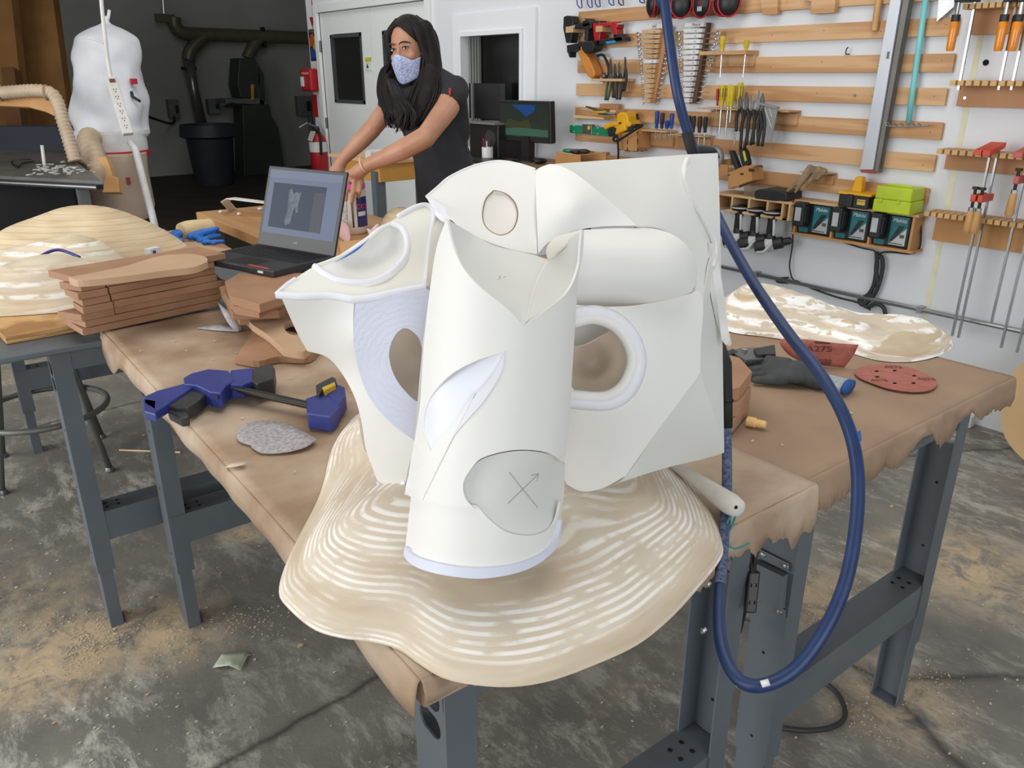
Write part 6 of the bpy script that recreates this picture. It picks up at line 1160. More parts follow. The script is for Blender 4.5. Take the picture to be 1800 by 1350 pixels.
b = MB(); b.b2((WX - .025, yC - .075, zt5 + .012), (WX - .14, yC + .075, zt5 + .07)); b.build('base', 'tool_black', t, bevel=.006); b = MB(); b.b2((WX - .02, yC - .085, zt5 + .07), (WX - .145, yC + .08, zt5 + .082)); b.build('top_plate', 'dewalt_yellow', t, bevel=.004); b = MB(); b.prism([V(WX - .06, yC + .04, zt5 + .08), V(WX - .06, yC - .01, zt5 + .08), V(WX - .06, yC - .005, zt5 + .15), V(WX - .06, yC + .03, zt5 + .15)], (-.04, 0, 0)); b.build('battery_post', 'dewalt_yellow', t, bevel=.006)
b = MB(); b.b2((WX - .14, yC - .06, zt5 + .03), (WX - .1415, yC - .02, zt5 + .055)); lpq = b.build('label_plate', mat('label_yellow', (206, 176, 70), .5), t); text('brand_word', 'DEWALT', V(WX - .1417, yC - .04, zt5 + .046), V(0, -1, 0), EZ, .0095, 'tool_black', lpq, .0003); b = MB(); b.b2((WX - .14, yC + .0, zt5 + .015), (WX - .15, yC + .03, zt5 + .075)); b.build('latch', 'grip_black', t, bevel=.003)
t = thing('lime_case', pw(1580, 370, .1), 'bright lime green plastic case on the charger shelf', 'case'); y0, y1 = pw(1542, 350, .12).y, pw(1609, 350, .12).y; ZC = zt5 + .012; ZT = pw(1575, 328, .12).z
b = MB(); b.b2((WX - .03, y1, ZC), (WX - .155, y0, ZC + (ZT - ZC) * .5)); b.build('lower_shell', 'lime', t, bevel=.006); b = MB(); b.b2((WX - .03, y1 + .003, ZC + (ZT - ZC) * .5), (WX - .152, y0 - .003, ZT)); b.build('upper_shell', 'lime', t, bevel=.006)
b = MB(); ym = (y0 + y1) / 2; b.tube(spline([V(WX - .10, ym + .05, ZT), V(WX - .10, ym + .045, ZT + .003), V(WX - .10, ym - .045, ZT + .003), V(WX - .10, ym - .05, ZT)], 5), .006, 6); b.build('carry_handle', 'lime', t, smooth=True)
for d_ in (-.03, .05): b = MB(); b.b2((WX - .155, ym + d_ - .008, ZC + .045), (WX - .16, ym + d_ + .008, ZC + .06)); b.build('latch', 'lime', t, bevel=.002)
# cords below the chargers
mat('cord_black', (44, 46, 46), .6)
def cord(lab, pts, r=.005, off=.03, n=8): tag(wtube('wall_cable', pts, off, r, 'cord_black', None, 6, n), lab, 'cord')
cord('thin black cord hanging between cubby and charger shelf to the conduit', [(1394, 352, .16), (1394, 390, .1), (1393, 430), (1388, 465), (1391, 485), (1395, 492)], .004); cord('thin cord with a small loop running down along the conduit', [(1386, 488), (1366, 490), (1368, 496), (1386, 497), (1400, 494), (1425, 506), (1470, 522), (1508, 532), (1530, 545)], .005)
cord('black cord from the left charger to the cord bundle', [(1467, 420, .06), (1490, 428), (1515, 436), (1537, 441), (1541, 452)], .004); cord('black cord from the right charger side to the cord bundle', [(1618, 395, .03), (1619, 420), (1615, 438), (1600, 446), (1565, 443), (1546, 446), (1541, 460)], .0045)
cord('thick bundle of black cords tied and looped on the conduit', [(1541, 442), (1541, 470), (1536, 500), (1526, 518), (1511, 526), (1517, 536), (1535, 520), (1545, 500), (1552, 470), (1550, 453), (1543, 452), (1540, 475), (1543, 500), (1537, 516), (1514, 528), (1525, 540), (1540, 534), (1553, 541), (1557, 555)], .010, .03, 6)
# conduit
a, c = pw(1273, 469, .03), pw(1690, 561, .03); zc = (a.z + c.z) / 2; b = MB(); b.cyl(V(WX - .03, 3.3, zc), V(WX - .03, -1.0, zc), .011, n=12); cd_ = b.build('conduit', 'galv', None, smooth=True); tag(cd_, 'galvanised conduit running low along the tool wall', 'pipe')
for y in (2.5, 1.6, .6): b = MB(); b.b2((WX - .045, y - .012, zc - .015), (WX, y + .012, zc + .015)); b.build('strap', 'galv', cd_)
# level bar, dowel, rake, saw blade
t = thing('straight_edge', pw(1535, 300, .06), 'long aluminium straightedge bar hanging on the slats', 'straightedge'); wpoly('bar', [(1580, -30), (1599, -30), (1544, 297), (1521, 297)], .02, .05, mat('alu_face', (196, 200, 208), .4, .3, col2=(186, 190, 198), scale=3), t, .002); wpoly('edge_channel', [(1601, -30), (1612, -30), (1551, 303), (1545, 300)], .02, .042, mat('alu_side', (120, 116, 110), .5, .3), t); wpoly('groove', [(1604, -30), (1607, -30), (1548.5, 298), (1546.5, 298)], .0625, .001, 'tool_black', t)
b = MB(); c = pw(1561, 97, .0705); b.box(c, (.001, .012, .03)); b.build('hang_hole', 'alu_side', t); wpoly('end_cap', [(1521, 297), (1544, 297), (1551, 303), (1545, 304), (1523, 302)], .02, .049, mat('cap_red', (150, 70, 70), .6), t)
b = MB(); b.tube([pw(1549, -30, .03), pw(1537, 54, .03)], .0155, 14); tag(b.build('dowel_rod', 'beech', None, autosmooth=40), 'thick round wooden handle hanging left of the aluminium straightedge', 'handle')
rk = thing('garden_rake', pw(1597, 220, .03), 'turquoise handled rake hanging head down beside the straightedge', 'rake'); wtube('pole', [(1630, -20), (1606, 150), (1597, 216)], .035, .0125, 'teal_pole', rk, 12); wtube('head_bar', [(1556, 214), (1560, 221), (1590, 222), (1622, 221), (1634, 220)], .06, .004, 'square_grey', rk, 6, 4)
for k, x in enumerate((1561, 1571, 1582, 1593, 1603, 1613)): wtube('tine', [(x + 6, 221, .06), (x, 216, .09)], .06, .003, 'square_grey', rk, 5)
o = wpoly('saw_blade', [(1652, -20), (1682, -20), (1677, 12), (1647, 38)], .03, .003, mat('saw_steel', (206, 208, 210), .35, .5, col2=(170, 174, 178), scale=25)); tag(o, 'pointed bright steel saw blade tip hanging at the top right', 'saw')
# clamp racks: comb shelves on boards
def comb(lab, x0, y0, x1, y1, ybt, n, m_b, dp=.14):
    t = thing('clamp_rack', pw(x0, ybt, .02), lab, 'rack'); a, c = pw(x0, y0, dp), pw(x1, y1, dp); z = (a.z + c.z) / 2; ya, yb = a.y, c.y - .25
    zb_ = pw((x0 + x1) / 2, ybt, .02).z; b = MB(); b.b2((WX - .001, yb, zb_), (WX - .03, pw(x0 + 12, ybt, .03).y, z)); b.build('back_board', m_b, t, bevel=.001)
    b = MB(); b.b2((WX - .03, yb, z), (WX - .075, ya, z + .02)); b.build('shelf_strip', 'rack_wood', t)
    N = n + 6; p_ = (ya - c.y) / n
    for k in range(N):
        y = ya - k * p_; b = MB(); b.b2((WX - .075, y - p_ * .74, z), (WX - dp, y, z + .02)); b.build('tooth', 'rack_end', t, bevel=.001)
    return t, z
comb('comb like clamp rack holding orange handled clamps, topmost of four', 1692, 14, 1800, 13, 60, 9, 'rack_wood'); comb('empty looking comb clamp rack, second from the top at right', 1668, 152, 1800, 150, 188, 9, 'rack_wood'); r2, z2 = comb('comb clamp rack under red jaws, third from the top at right', 1646, 268, 1800, 284, 302, 11, 'rack_wood'); r3, z3_ = comb('lowest comb clamp rack, right of the charger shelf', 1624, 378, 1800, 404, 432, 14, mat('rack_oak', (200, 150, 92), .55, col2=(176, 124, 70), scale=3, stretch=(1, 1, .3)))
for k, (hx, lab) in enumerate((((1683, 1712), 'leftmost'), ((1768, 1785), 'middle'), ((1793, 1808), 'rightmost'))):
    x, bx_ = hx; t = thing('bar_clamp', pw(x, 40, .14), f'orange handled bar clamp on the top rack, {lab}', 'clamp'); y = pw(x - 8, 60, .16).y; zt6 = pw(x - 2, 4, .16).z; z1 = pw(x - 6, 36, .16).z; z2_ = pw(x - 14, 90, .16).z; yb_ = pw(bx_, 20, .11).y
    b = MB(); b.b2((WX - .18, y + .012, zt6), (WX - .09, yb_ - .012, zt6 + .05)); b.build('jaw', 'tool_black', t, bevel=.004); b = MB(); b.cyl(V(WX - .16, y, zt6), V(WX - .16, y, z1), .008, n=10); b.build('screw', 'chrome', t)
    L = z1 - z2_; b = MB(); b.lathe([(.014, 0), (.0165, L * .1), (.017, L * .5), (.0175, L * .9), (.013, L)], V(WX - .16, y, z2_), EZ, 16); b.build('handle', 'orange_handle', t, autosmooth=40); b = MB(); b.lathe([(.0165, 0), (.0165, .025)], V(WX - .16, y, z1 - .004), EZ, 16); b.build('ferrule', 'tool_black', t)
    b = MB(); b.b2((WX - .105, yb_ - .004, pw(bx_ - 22, 158, .105).z), (WX - .118, yb_ + .004, zt6 + .2)); b.build('bar', 'chrome', t)
# red jawed clamps through the lower racks
def redclamp(bx_, by_, lab, ztop, zslide, side, jawm='clamp_red', wood='beech'):
    t = thing('f_clamp', pw(bx_, by_, .11), lab, 'clamp'); p = pw(bx_, by_, .11); y = p.y
    b = MB(); b.b2((WX - .105, y - .004, p.z), (WX - .118, y + .004, ztop)); b.build('bar', 'galv', t)
    b = MB(); b.prism([V(WX - .10, y - .02, ztop + .03), V(WX - .10, y + .012, ztop + .03), V(WX - .20, y + .03, ztop + .002), V(WX - .20, y - .005, ztop + .002)], (0, 0, -.022)); b.build('fixed_jaw', jawm, t, bevel=.002)
    if zslide:
        ys = y + side * .0; b = MB(); b.prism([V(WX - .095, y, zslide + .012), V(WX - .20, y + .008, zslide + .012), V(WX - .20, y - .012, zslide + .012), V(WX - .095, y - .014, zslide + .012)], (0, 0, -.03)); b.build('sliding_jaw', jawm, t, bevel=.003)
        c = V(WX - .19, y - .002, zslide); b = MB(); b.cyl(c + V(0, 0, .035), c + V(0, 0, -.055), .0065, n=8); b.cyl(c + V(0, 0, .032), c + V(0, 0, .042), .013, n=10); b.build('screw', 'bar_steel', t)
        b = MB(); b.lathe([(.012, 0), (.018, .01), (.0155, .05), (.014, .085), (.011, .092)], c + V(0, 0, -.145), EZ, 14); b.build('wood_handle', wood, t, autosmooth=40); b = MB(); b.lathe([(.0125, 0), (.0125, .014)], c + V(0, 0, -.055), EZ, 12); b.build('ferrule', 'chrome', t)
    return t
zs = lambda x, y: pw(x, y, .19).z
redclamp(1674, 590, 'red jawed bar clamp, first from the left through the lowest rack', z2 + .03, zs(1706, 346), 0); redclamp(1685, 593, 'red jawed bar clamp, second from the left through the lowest rack', z2 + .03, zs(1723, 348), 0); redclamp(1743, 567, 'red jawed bar clamp, short one hanging third from the left', z2 + .03, zs(1752, 312), 0, mat('clamp_pink', (190, 92, 84), .5)); redclamp(1760, 611, 'red jawed bar clamp, fourth from the left with wooden handle high', pw(1800, 240, .11).z, zs(1789, 262), 0); redclamp(1788, 619, 'red jawed bar clamp, rightmost at the edge of the wall', pw(1815, 240, .11).z, zs(1801, 262), 0)
for x, y, lab in ((1714, 46.5, 'grey wall blemish'),): pass
b = MB(); c = pw(1733, 110, .001); b.cyl(c, c + V(-.002, 0, 0), .012, n=14); b.build('wall_hole', 'hole_black', wallR)
for x, y in ((1503, 167), (1698, 172)): b = MB(); c = pw(x, y, .019); b.cyl(c, c + V(-.012, 0, 0), .006, n=8); b.build('screw_head', 'chrome', wallR)
b = MB(); c = pw(1493, 95, .0); b.tube(spline([c, c + V(-.03, 0, 0), c + V(-.03, 0, .02), c + V(-.02, 0, .028)], 4), .003, 6); tag(b.build('wall_hook', 'tool_black', None), 'small dark hook in the bare wall above the third slat', 'hook')
wpoly('slat_block', [(1415, 0), (1475, 0), (1472, 23), (1430, 25), (1432, 3)], .018, .03, 'fir_ply', None, .002); tag(bpy.data.objects['slat_block'], 'wooden bracket block on the top slat left of the wooden handle', 'block'); wpoly('slat_block', [(1340, -10), (1372, -10), (1371, 26), (1345, 26)], .018, .025, 'fir_ply', None, .002); tag(bpy.data.objects['slat_block.001'], 'small wooden bracket block on the top slat right of the ear muffs', 'block')
# ================================================================ RIGHT BENCH
T1 = TZ + .003
lp_ = [PZ(x, y, T1) for x, y in [(1283, 583), (1345, 592), (1430, 606), (1500, 622), (1545, 634), (1600, 636), (1645, 627), (1672, 612), (1672, 600), (1650, 590), (1590, 578), (1500, 562), (1400, 541), (1320, 528), (1270, 530), (1255, 560)]]
lp_ = spline(lp_, 6, True); cR_ = sum(lp_, Vector()) / len(lp_); cR_.z = T1
hl = [(PZ(1370, 545, T1), .030, .10), (PZ(1590, 588, T1), .022, .07), (PZ(1490, 600, T1), .016, .035), (PZ(1290, 545, T1), .03, .07), (PZ(1530, 590, T1), -.012, .05)]
def mh_(s, x, y):
    z = .012 * min(1, s / .03) + .026 * (1 - (1 - s) ** 2.6)
    for c, a, r in hl: z += a * min(1, s * 5) * math.exp(-((x - c.x) ** 2 + (y - c.y) ** 2) / (2 * r * r))
    st = .009; f = z / st; z2 = (math.floor(f) + min(1, (f - math.floor(f)) * 1.6) ** 2) * st
    return .5 * z + .5 * z2 + .003 * min(1, s * 6) * noise.noise(V(x * 30, y * 30, 4))
tag(moundfield(lp_, cR_, mh_, 200, 60).build('carved_mound', 'mound_plaster', None, smooth=True), 'long tan carved mound smeared with white filler on the bench by the tool wall', 'wood model')
mat('red_grit', (176, 106, 92), .7, col2=(160, 92, 80), scale=60); mat('print_maroon', (112, 58, 54), .7)
z_ = [(1372, 600, T1 + .055), (1508, 606, T1 + .055), (1395, 640, T1 + .003), (1485, 645, T1 + .001), (1440, 602, T1 + .062), (1430, 625, T1 + .024)]
fz_ = tps(z_)
sd1 = curl('sandpaper_disc', 'curled red sandpaper half disc marked A275 standing behind the grey glove', [(1371, 602), (1380, 595), (1420, 597), (1470, 603), (1509, 606), (1500, 625), (1484, 646), (1450, 643), (1420, 638), (1393, 628), (1378, 615)], z_, 'red_grit', 'sandpaper', (4, 6))
def flattext(body, x, y, sz, zf, par, dx=20, nm='printed_word', k=.0014):
    a, c = PZ(x - dx, y, zf(x - dx, y)), PZ(x + dx, y + dx * .06, zf(x + dx, y)); u = PZ(x, y - 8, zf(x, y - 8)) - PZ(x, y + 8, zf(x, y + 8)); r = c - a; n_ = r.cross(u).normalized(); p = PZ(x, y, zf(x, y))
    if n_.dot(FW) > 0: n_ = -n_
    text(nm, body, p + n_ * k, r, u, sz, 'print_maroon', par, .0002)
flattext('A275', 1440, 613, .026, fz_, sd1); flattext('P220', 1448, 635, .016, fz_, sd1); 
b = MB(); P_ = [(1432, 600), (1460, 602), (1459, 605), (1433, 604)]; b.add([PZ(x, y, fz_(x, y) + .0012) for x, y in P_], [(0, 1, 2, 3)]); b.build('printed_logo', 'print_maroon', sd1)
hole_ = lambda x, y, r: [PZ(x + r * math.cos(a), y + r * .42 * math.sin(a), T1 + .005) for a in [2 * math.pi * i / 12 for i in range(12)]]
do_ = spline([PZ(x, y, T1 + .005) for x, y in [(1503, 652), (1520, 643), (1560, 640), (1600, 646), (1640, 664), (1647, 676), (1632, 686), (1600, 688), (1560, 682), (1520, 668), (1506, 660)]], 6, True)
d2_ = holed('sandpaper_disc', 'flat round red sandpaper disc with holes at the bench edge', do_, [hole_(x, y, 4) for x, y in ((1541, 652), (1573, 651), (1542, 662), (1607, 660), (1573, 673), (1606, 673))], T1 + .0035, .0012, 'red_grit', 'sandpaper')
zf2 = lambda x, y: T1 + .0048
flattext('A275', 1570, 646, .018, zf2, d2_, 15); flattext('A275', 1628, 667, .018, zf2, d2_, 12); flattext('A275', 1545, 669, .016, zf2, d2_, 15)
mat('glove_grey', (66, 70, 70), .75, col2=(50, 54, 54), scale=30, bump=.2); mat('cuff_knit', (176, 180, 184), .9, col2=(150, 154, 158), scale=120); mat('cuff_blue', (36, 84, 150), .8)
gv = blob('work_glove', [(PZ(1395, 655, T1 + .022), (.045, .045, .020)), (PZ(1370, 652, T1 + .022), (.04, .04, .020))], 'grey rubber work glove with pale knit cuff on the right bench', 'glove', 'glove_grey', .0035, None, [(PZ(1400, 655, T1 + .02), PZ(1440, 668, T1 + .018), .028, .022), (PZ(1368, 640, T1 + .03), PZ(1322, 640, T1 + .012), .013, .010), (PZ(1368, 650, T1 + .02), PZ(1320, 650, T1 + .010), .013, .010), (PZ(1372, 660, T1 + .015), PZ(1322, 660, T1 + .010), .012, .010), (PZ(1376, 668, T1 + .015), PZ(1328, 668, T1 + .010), .012, .009), (PZ(1385, 640, T1 + .03), PZ(1350, 632, T1 + .035), .014, .010)])
b = MB(); P_ = [PZ(x, y, T1 + .015) for x, y in ((1425, 664), (1450, 670), (1488, 679))]; b.tube(P_, [.026, .027, .028], 16, flat=.5); b.build('knit_cuff', 'cuff_knit', gv, smooth=True); b = MB(); b.tube([PZ(x, y, T1 + .015) for x, y in ((1487, 679), (1495, 681))], .0285, 16, flat=.5); b.build('cuff_hem', 'cuff_blue', gv, smooth=True)
sp_ = thing('spring_clamp', PZ(1320, 625, T1), 'metal spring clamp with black handle tips beside the grey glove', 'clamp'); slab('jaw_plate', [(1282, 616), (1300, 612), (1330, 610), (1345, 615), (1335, 622), (1345, 630), (1310, 632), (1295, 624)], T1 + .035, .008, 'steel_hw', sp_, .001); slab('lower_plate', [(1300, 630), (1340, 626), (1346, 634), (1310, 640)], T1 + .02, .012, 'chrome', sp_, .001); slab('handle_tip', [(1325, 612), (1362, 605), (1364, 622), (1330, 622)], T1 + .042, .014, 'tool_black', sp_, .002); slab('jaw_tip', [(1270, 620), (1288, 612), (1298, 618), (1280, 624)], T1 + .036, .016, 'tool_black', sp_, .002)
b = MB(); c = PZ(1309, 617, T1 + .037); b.cyl(c - V(0, 0, .002), c + V(0, 0, .004), .006, n=10); b.build('rivet', 'chrome', sp_)
for k, (L_, lab) in enumerate(((([(1255, 752), (1290, 738), (1318, 705), (1310, 690), (1250, 690)]), 'lowest'), (([(1255, 718), (1300, 708), (1321, 680), (1300, 665), (1250, 670)]), 'middle'), (([(1255, 690), (1300, 680), (1322, 652), (1300, 628), (1270, 620), (1245, 640)]), 'topmost'))): board([PZ(x, y, T1 + .002 + (k + 1) * .0262) for x, y in L_], T1 + .002 + k * .0262, .0256, f'thick fibreboard piece right of the model, {lab} of three', 'fibreboard pieces right of the model')
b = MB(); a, c = PZ(1313, 740, T1 + .009), PZ(1346, 747, T1 + .009); b.lathe([(.009, 0), (.0095, .002), (.0095, (c - a).length * .45), (.0075, (c - a).length * .5), (.007, (c - a).length)], a, c - a, 14); tag(b.build('ear_plug', mat('foam_yellow', (226, 206, 150), .7, col2=(228, 180, 110), scale=20), None, autosmooth=40), 'small pale yellow foam ear plug lying on the right bench', 'ear plug')
# white handle with turquoise string
hn = thing('white_handle', PZ(1250, 860, T1 + .03), 'white tapered tool handle with turquoise cord loop beside the wavy base', 'handle'); a, c = PZ(1178, 812, T1 + .034), PZ(1297, 895, T1 + .032); L = (c - a).length; b = MB(); b.lathe([(.007, -.03), (.0085, 0), (.010, L * .3), (.014, L * .65), (.0165, L * .9), (.014, L * 1.0), (.006, L * 1.03)], a, c - a, 18); b.build('grip', mat('handle_white', (226, 222, 214), .5, col2=(206, 200, 190), scale=20), hn, smooth=True)
hp = a.lerp(c, .93) - FW * .0155; b = MB(); b.ball(hp + FW * .004, .0062, 10); b.build('cord_hole', 'hole_black', hn, smooth=True)
mat('cord_teal', (30, 140, 136), .5); tq = lambda x, y, d=0: PT(x, y, 1.14 + d)
b = MB(); b.tube(spline([hp, tq(1280, 915), tq(1272, 935), tq(1270, 945), tq(1284, 930), tq(1291, 912), hp + V(0, 0, -.004)], 6), .0016, 6); b.tube(spline([tq(1270, 943), tq(1274, 954), tq(1290, 964), tq(1305, 960), tq(1318, 954)], 6), .0014, 6); b.build('cord_loop', 'cord_teal', hn, smooth=True)
# blue air hose
hz_ = thing('air_hose', PT(1333, 1205, .90), 'dusty blue air hose hanging from above and looping beside the benches', 'hose')
mat('hose_blue', (15, 40, 84), .45, col2=(22, 49, 94), scale=40, lo=.3, hi=.7); mat('hose_dust', (104, 112, 128), .7, col2=(44, 66, 108), scale=180, lo=.38, hi=.66)
HP = [(1168, 0, 1.22), (1178, 80, 1.22), (1192, 170, 1.23), (1216, 255, 1.26), (1240, 330, 1.27), (1268, 395, 1.24), (1320, 490, 1.16), (1385, 585, 1.06), (1440, 655, 1.0), (1485, 735, .96), (1506, 815, .94), (1506, 910, .925), (1487, 1020, .91), (1448, 1110, .90), (1395, 1178, .90), (1333, 1206, .905), (1290, 1185, .93), (1266, 1120, .97), (1265, 1030, 1.04)]
HP2 = [(1265, 1030, 1.04), (1272, 950, 1.12), (1277, 880, 1.19), (1278, 810, 1.25), (1277, 750, 1.27)]
h0 = PT(1160, -60, 1.22); hw_ = spline([h0 + V(-.05, .05, 2.6), h0 + V(-.012, .012, .5), h0] + [PT(*p) for p in HP], 10); b = MB(); b.tube(hw_, .0079, 14); b.build('hose_line', 'hose_blue', hz_, smooth=True)
b = MB(); b.tube(spline([PT(*p) for p in HP2], 10), .0078, 14); b.build('dusty_line', 'hose_dust', hz_, smooth=True)
b = MB(); b.tube([PT(1277, 752, 1.27), PT(1277, 700, 1.27), PT(1276, 640, 1.28), PT(1262, 600, 1.32)], .0098, 12); b.build('sleeve', 'black_rubber', hz_, smooth=True)
b = MB(); b.tube(circle(PT(1277, 703, 1.27), RT, hd, .0104, 14), .0014, 6, True); b.build('clip', 'hole_black', hz_)
b = MB(); b.tube([PT(1207, 232, 1.252), PT(1216, 262, 1.262), PT(1228, 292, 1.268)], .0090, 12); b.build('fitting', 'black_rubber', hz_, smooth=True); b = MB(); b.tube(spline([PT(1214, 268, 1.27), PT(1230, 264, 1.28), PT(1250, 266, 1.30), PT(1258, 280, 1.3)], 5), .008, 8); b.build('fitting_arm', 'tool_black', hz_, smooth=True)
# white mark rubbed on the loop
b = MB(); b.tube([PT(1338, 1203, .894), PT(1352, 1199, .893)], .004, 6); b.build('paint_mark', 'label_white', hz_, smooth=True)
# extension cord end and bracket between the benches
ec = thing('extension_cord', PT(1320, 1080, 1.34), 'black extension cord end with outlets hanging between the bench legs', 'extension cord'); Q = lambda x, y, d=0: PT(x, y, 1.30 + d)
a, c = Q(1325, 1005), Q(1318, 1075); b = MB(); R6 = Matrix((RT, (a - c).normalized(), RT.cross((a - c).normalized()))).transposed(); b.box((a + c) / 2, (.019, .068, .014), R6); b.build('outlet_block', 'tool_black', ec, bevel=.003)
for k in (-.016, .012):
    b = MB()
    for dx in (-.004, .004): b.box((a + c) / 2 + R6 @ V(dx, k, .0072), (.002, .006, .001), R6)
    b.build('outlet', 'hole_black', ec, kind='stuff')
b = MB(); b.tube(spline([Q(1325, 1005), Q(1328, 975), Q(1335, 955), Q(1326, 944), Q(1320, 955), Q(1318, 985), Q(1322, 1010), Q(1312, 1060, .05), PT(1300, 1110, 1.5)], 6), .0042, 8); b.build('cord', 'black_rubber', ec, smooth=True)
br = thing('bench_bracket', PX(1360, 1030, 1.165), 'grey folded steel bracket screwed to the bench leg between the two benches', 'bracket'); qx = lambda x, y, d=.004: PX(x, y, 1.165 - d)
def xquad(nm, P_, d0, d1, m): b = MB(); b.prism([qx(x, y, d0) for x, y in P_], (-(d1 - d0), 0, 0)); return b.build(nm, m, br, bevel=.0008)
xquad('upper_flange', [(1332, 962), (1388, 990), (1387, 1005), (1331, 978)], .003, .006, 'bench_steel'); xquad('lower_flange', [(1328, 1046), (1382, 1072), (1381, 1086), (1327, 1060)], .003, .006, 'bench_steel'); xquad('channel', [(1331, 982), (1386, 1008), (1380, 1068), (1328, 1042)], .003, .02, 'bench_steel')
for x, y in ((1341, 975), (1381, 996), (1332, 1054), (1370, 1076)): b = MB(); c = qx(x, y, .006); b.lathe([(.006, 0), (.005, .003), (.001, .004)], c, (-1, 0, 0), 12); b.build('screw', 'chrome', br, autosmooth=40)
for x, y in ((1246, 1025), (1238, 1106)): b = MB(); c = PT(x, y, 1.24); b.lathe([(.005, 0), (.005, .005), (.003, .005), (.003, .010)], c, (-1, -.3, 0), 6); tag(b.build('bolt', 'chrome', None), f'small hex bolt on the inner bench leg beside the hose, {"upper" if y < 1050 else "lower"} one', 'bolt')
b = MB(); b.prism([PY(x, y, .626) for x, y in [(1394, 888), (1412, 874), (1418, 860), (1416, 874), (1428, 872), (1420, 890), (1408, 920), (1404, 905), (1410, 888)]], (0, -.0006, 0)); tag(b.build('tape_scrap', 'masking', None), 'torn masking tape scrap stuck on the bench leg under the right paper', 'tape')
b = MB(); b.prism([PY(x, y, .60) for x, y in [(1500, 762), (1512, 756), (1514, 774), (1502, 782)]], (0, -.0008, 0)); tag(b.build('blue_tape', 'tape_blue', None), 'small piece of blue tape on the bench front behind the hose', 'tape')
b = MB(); b.tube(spline([PZ(x, y, .007) for x, y in [(1376, 1280), (1420, 1284), (1462, 1278), (1484, 1262), (1482, 1236), (1466, 1212), (1440, 1196), (1400, 1180)]], 6), .0065, 8); tag(b.build('floor_cable', 'cord_black', None, smooth=True), 'black cable curving on the floor between the right bench legs', 'cable')
# cardboard disc leaning at the right edge and white cord by the wall
bt_ = PZ(1862, 842, 0); u_ = V(.16, 0, .987).normalized(); e_ = V(.1, -1, 0).normalized(); R_ = .275; c = bt_ + u_ * R_
b = MB(); Lc = [c + e_ * (R_ * (1 + .025 * math.sin(5 * a + 1)) * math.cos(a)) + u_ * (R_ * math.sin(a)) for a in [2 * math.pi * i / 48 for i in range(48)]]; b.prism(Lc, u_.cross(e_) * .008); o = b.build('cardboard_disc', mat('cardboard', (208, 176, 132), .8, col2=(198, 164, 120), scale=5), None); tag(o, 'round tan cardboard disc standing at the right edge of the picture', 'cardboard')
cp_ = thing('floor_plug', PZ(1703, 738, 0), 'white plug and cord on the floor by the wall behind the right leg', 'plug'); b = MB(); q_ = PZ(1701, 738, .03); b.box(q_, (.05, .05, .06)); b.build('plug_body', 'white_plastic', cp_, bevel=.006); b = MB(); b.tube(spline([PZ(1706, 733, .02), PZ(1722, 734, .01), PZ(1740, 730, .01), PZ(1752, 720, .012)], 6), .007, 6); b.build('cord', 'white_plastic', cp_, smooth=True)
# debris
def debris(nm, lab, n, gen, szr, m, seed):
    r2_ = random.Random(seed); b = MB()
    for k in range(n):
        p, ok = gen(r2_)
        if not ok: continue
        s = r2_.uniform(*szr); a = r2_.uniform(0, 6.28); ks = r2_.choice((3, 4, 5)); L_ = [p + V(math.cos(a + 6.28 * i / ks) * s * r2_.uniform(.5, 1), math.sin(a + 6.28 * i / ks) * s * r2_.uniform(.3, .8), 0) for i in range(ks)]; b.prism(L_, (0, 0, r2_.uniform(.0008, .004) * min(1.5, s / .008)))
    tag(b.build(nm, m, None), lab, 'debris', None, 'stuff')
mat('chip_pale', (206, 202, 190), .8, col2=(186, 176, 156), scale=3); mat('chip_tan', (200, 176, 140), .85, col2=(180, 152, 112), scale=6)
def gfloor(r):
    x, y = r.uniform(-20, 1820), r.uniform(560, 1350); d = ray(x, y); p = CAM + d * ((.0008 - H) / d.z); pr_ = .5 + .5 * noise.noise(V(p.x * 1.6, p.y * 1.6, 9)); return p, (p.x < 3.6 and r.random() < (1.0 if p.x < .35 else .55) * pr_)
debris('floor_chips', 'pale plaster and wood chips scattered over the concrete floor', 2300, gfloor, (.0018, .0065), 'chip_pale', 11)
debris('floor_flakes', 'larger tan flakes scattered on the concrete floor', 160, gfloor, (.006, .014), 'chip_tan', 12)
def gtab(r):
    p = V(r.uniform(.40, 1.80), r.uniform(.68, 2.1), TZ + .0045); cl2 = math.exp(-((p.x - .55) ** 2 + (p.y - 1.75) ** 2) / .06) + .35; return p, r.random() < cl2
debris('bench_chips', 'pale chips scattered over the kraft paper on the benches', 330, gtab, (.0015, .006), 'chip_pale', 13)
def drift_gen(px, py, sx, sy):
    def g_(r):
        p = PZ(r.gauss(px, sx), r.gauss(py, sy), .0008); return p, noise.noise(V(p.x * 6, p.y * 6, 3)) > -.15
    return g_
mat('sawdust', (214, 198, 172), .95, col2=(196, 176, 146), scale=40)
for lab, px, py, sx, sy, n_ in (('sawdust grains drifted on the floor in front of the left bench legs', 150, 1130, 90, 32, 1500), ('sawdust grains scattered behind the right bench cross rail', 1450, 1050, 60, 30, 700), ('sawdust grains round the foot of the far right bench leg', 1590, 1235, 60, 40, 700), ('wood chips swept into a patch by the green note', 430, 1090, 60, 30, 350)): debris('sawdust', lab, n_, drift_gen(px, py, sx, sy), (.0012, .0042), 'sawdust', n_)
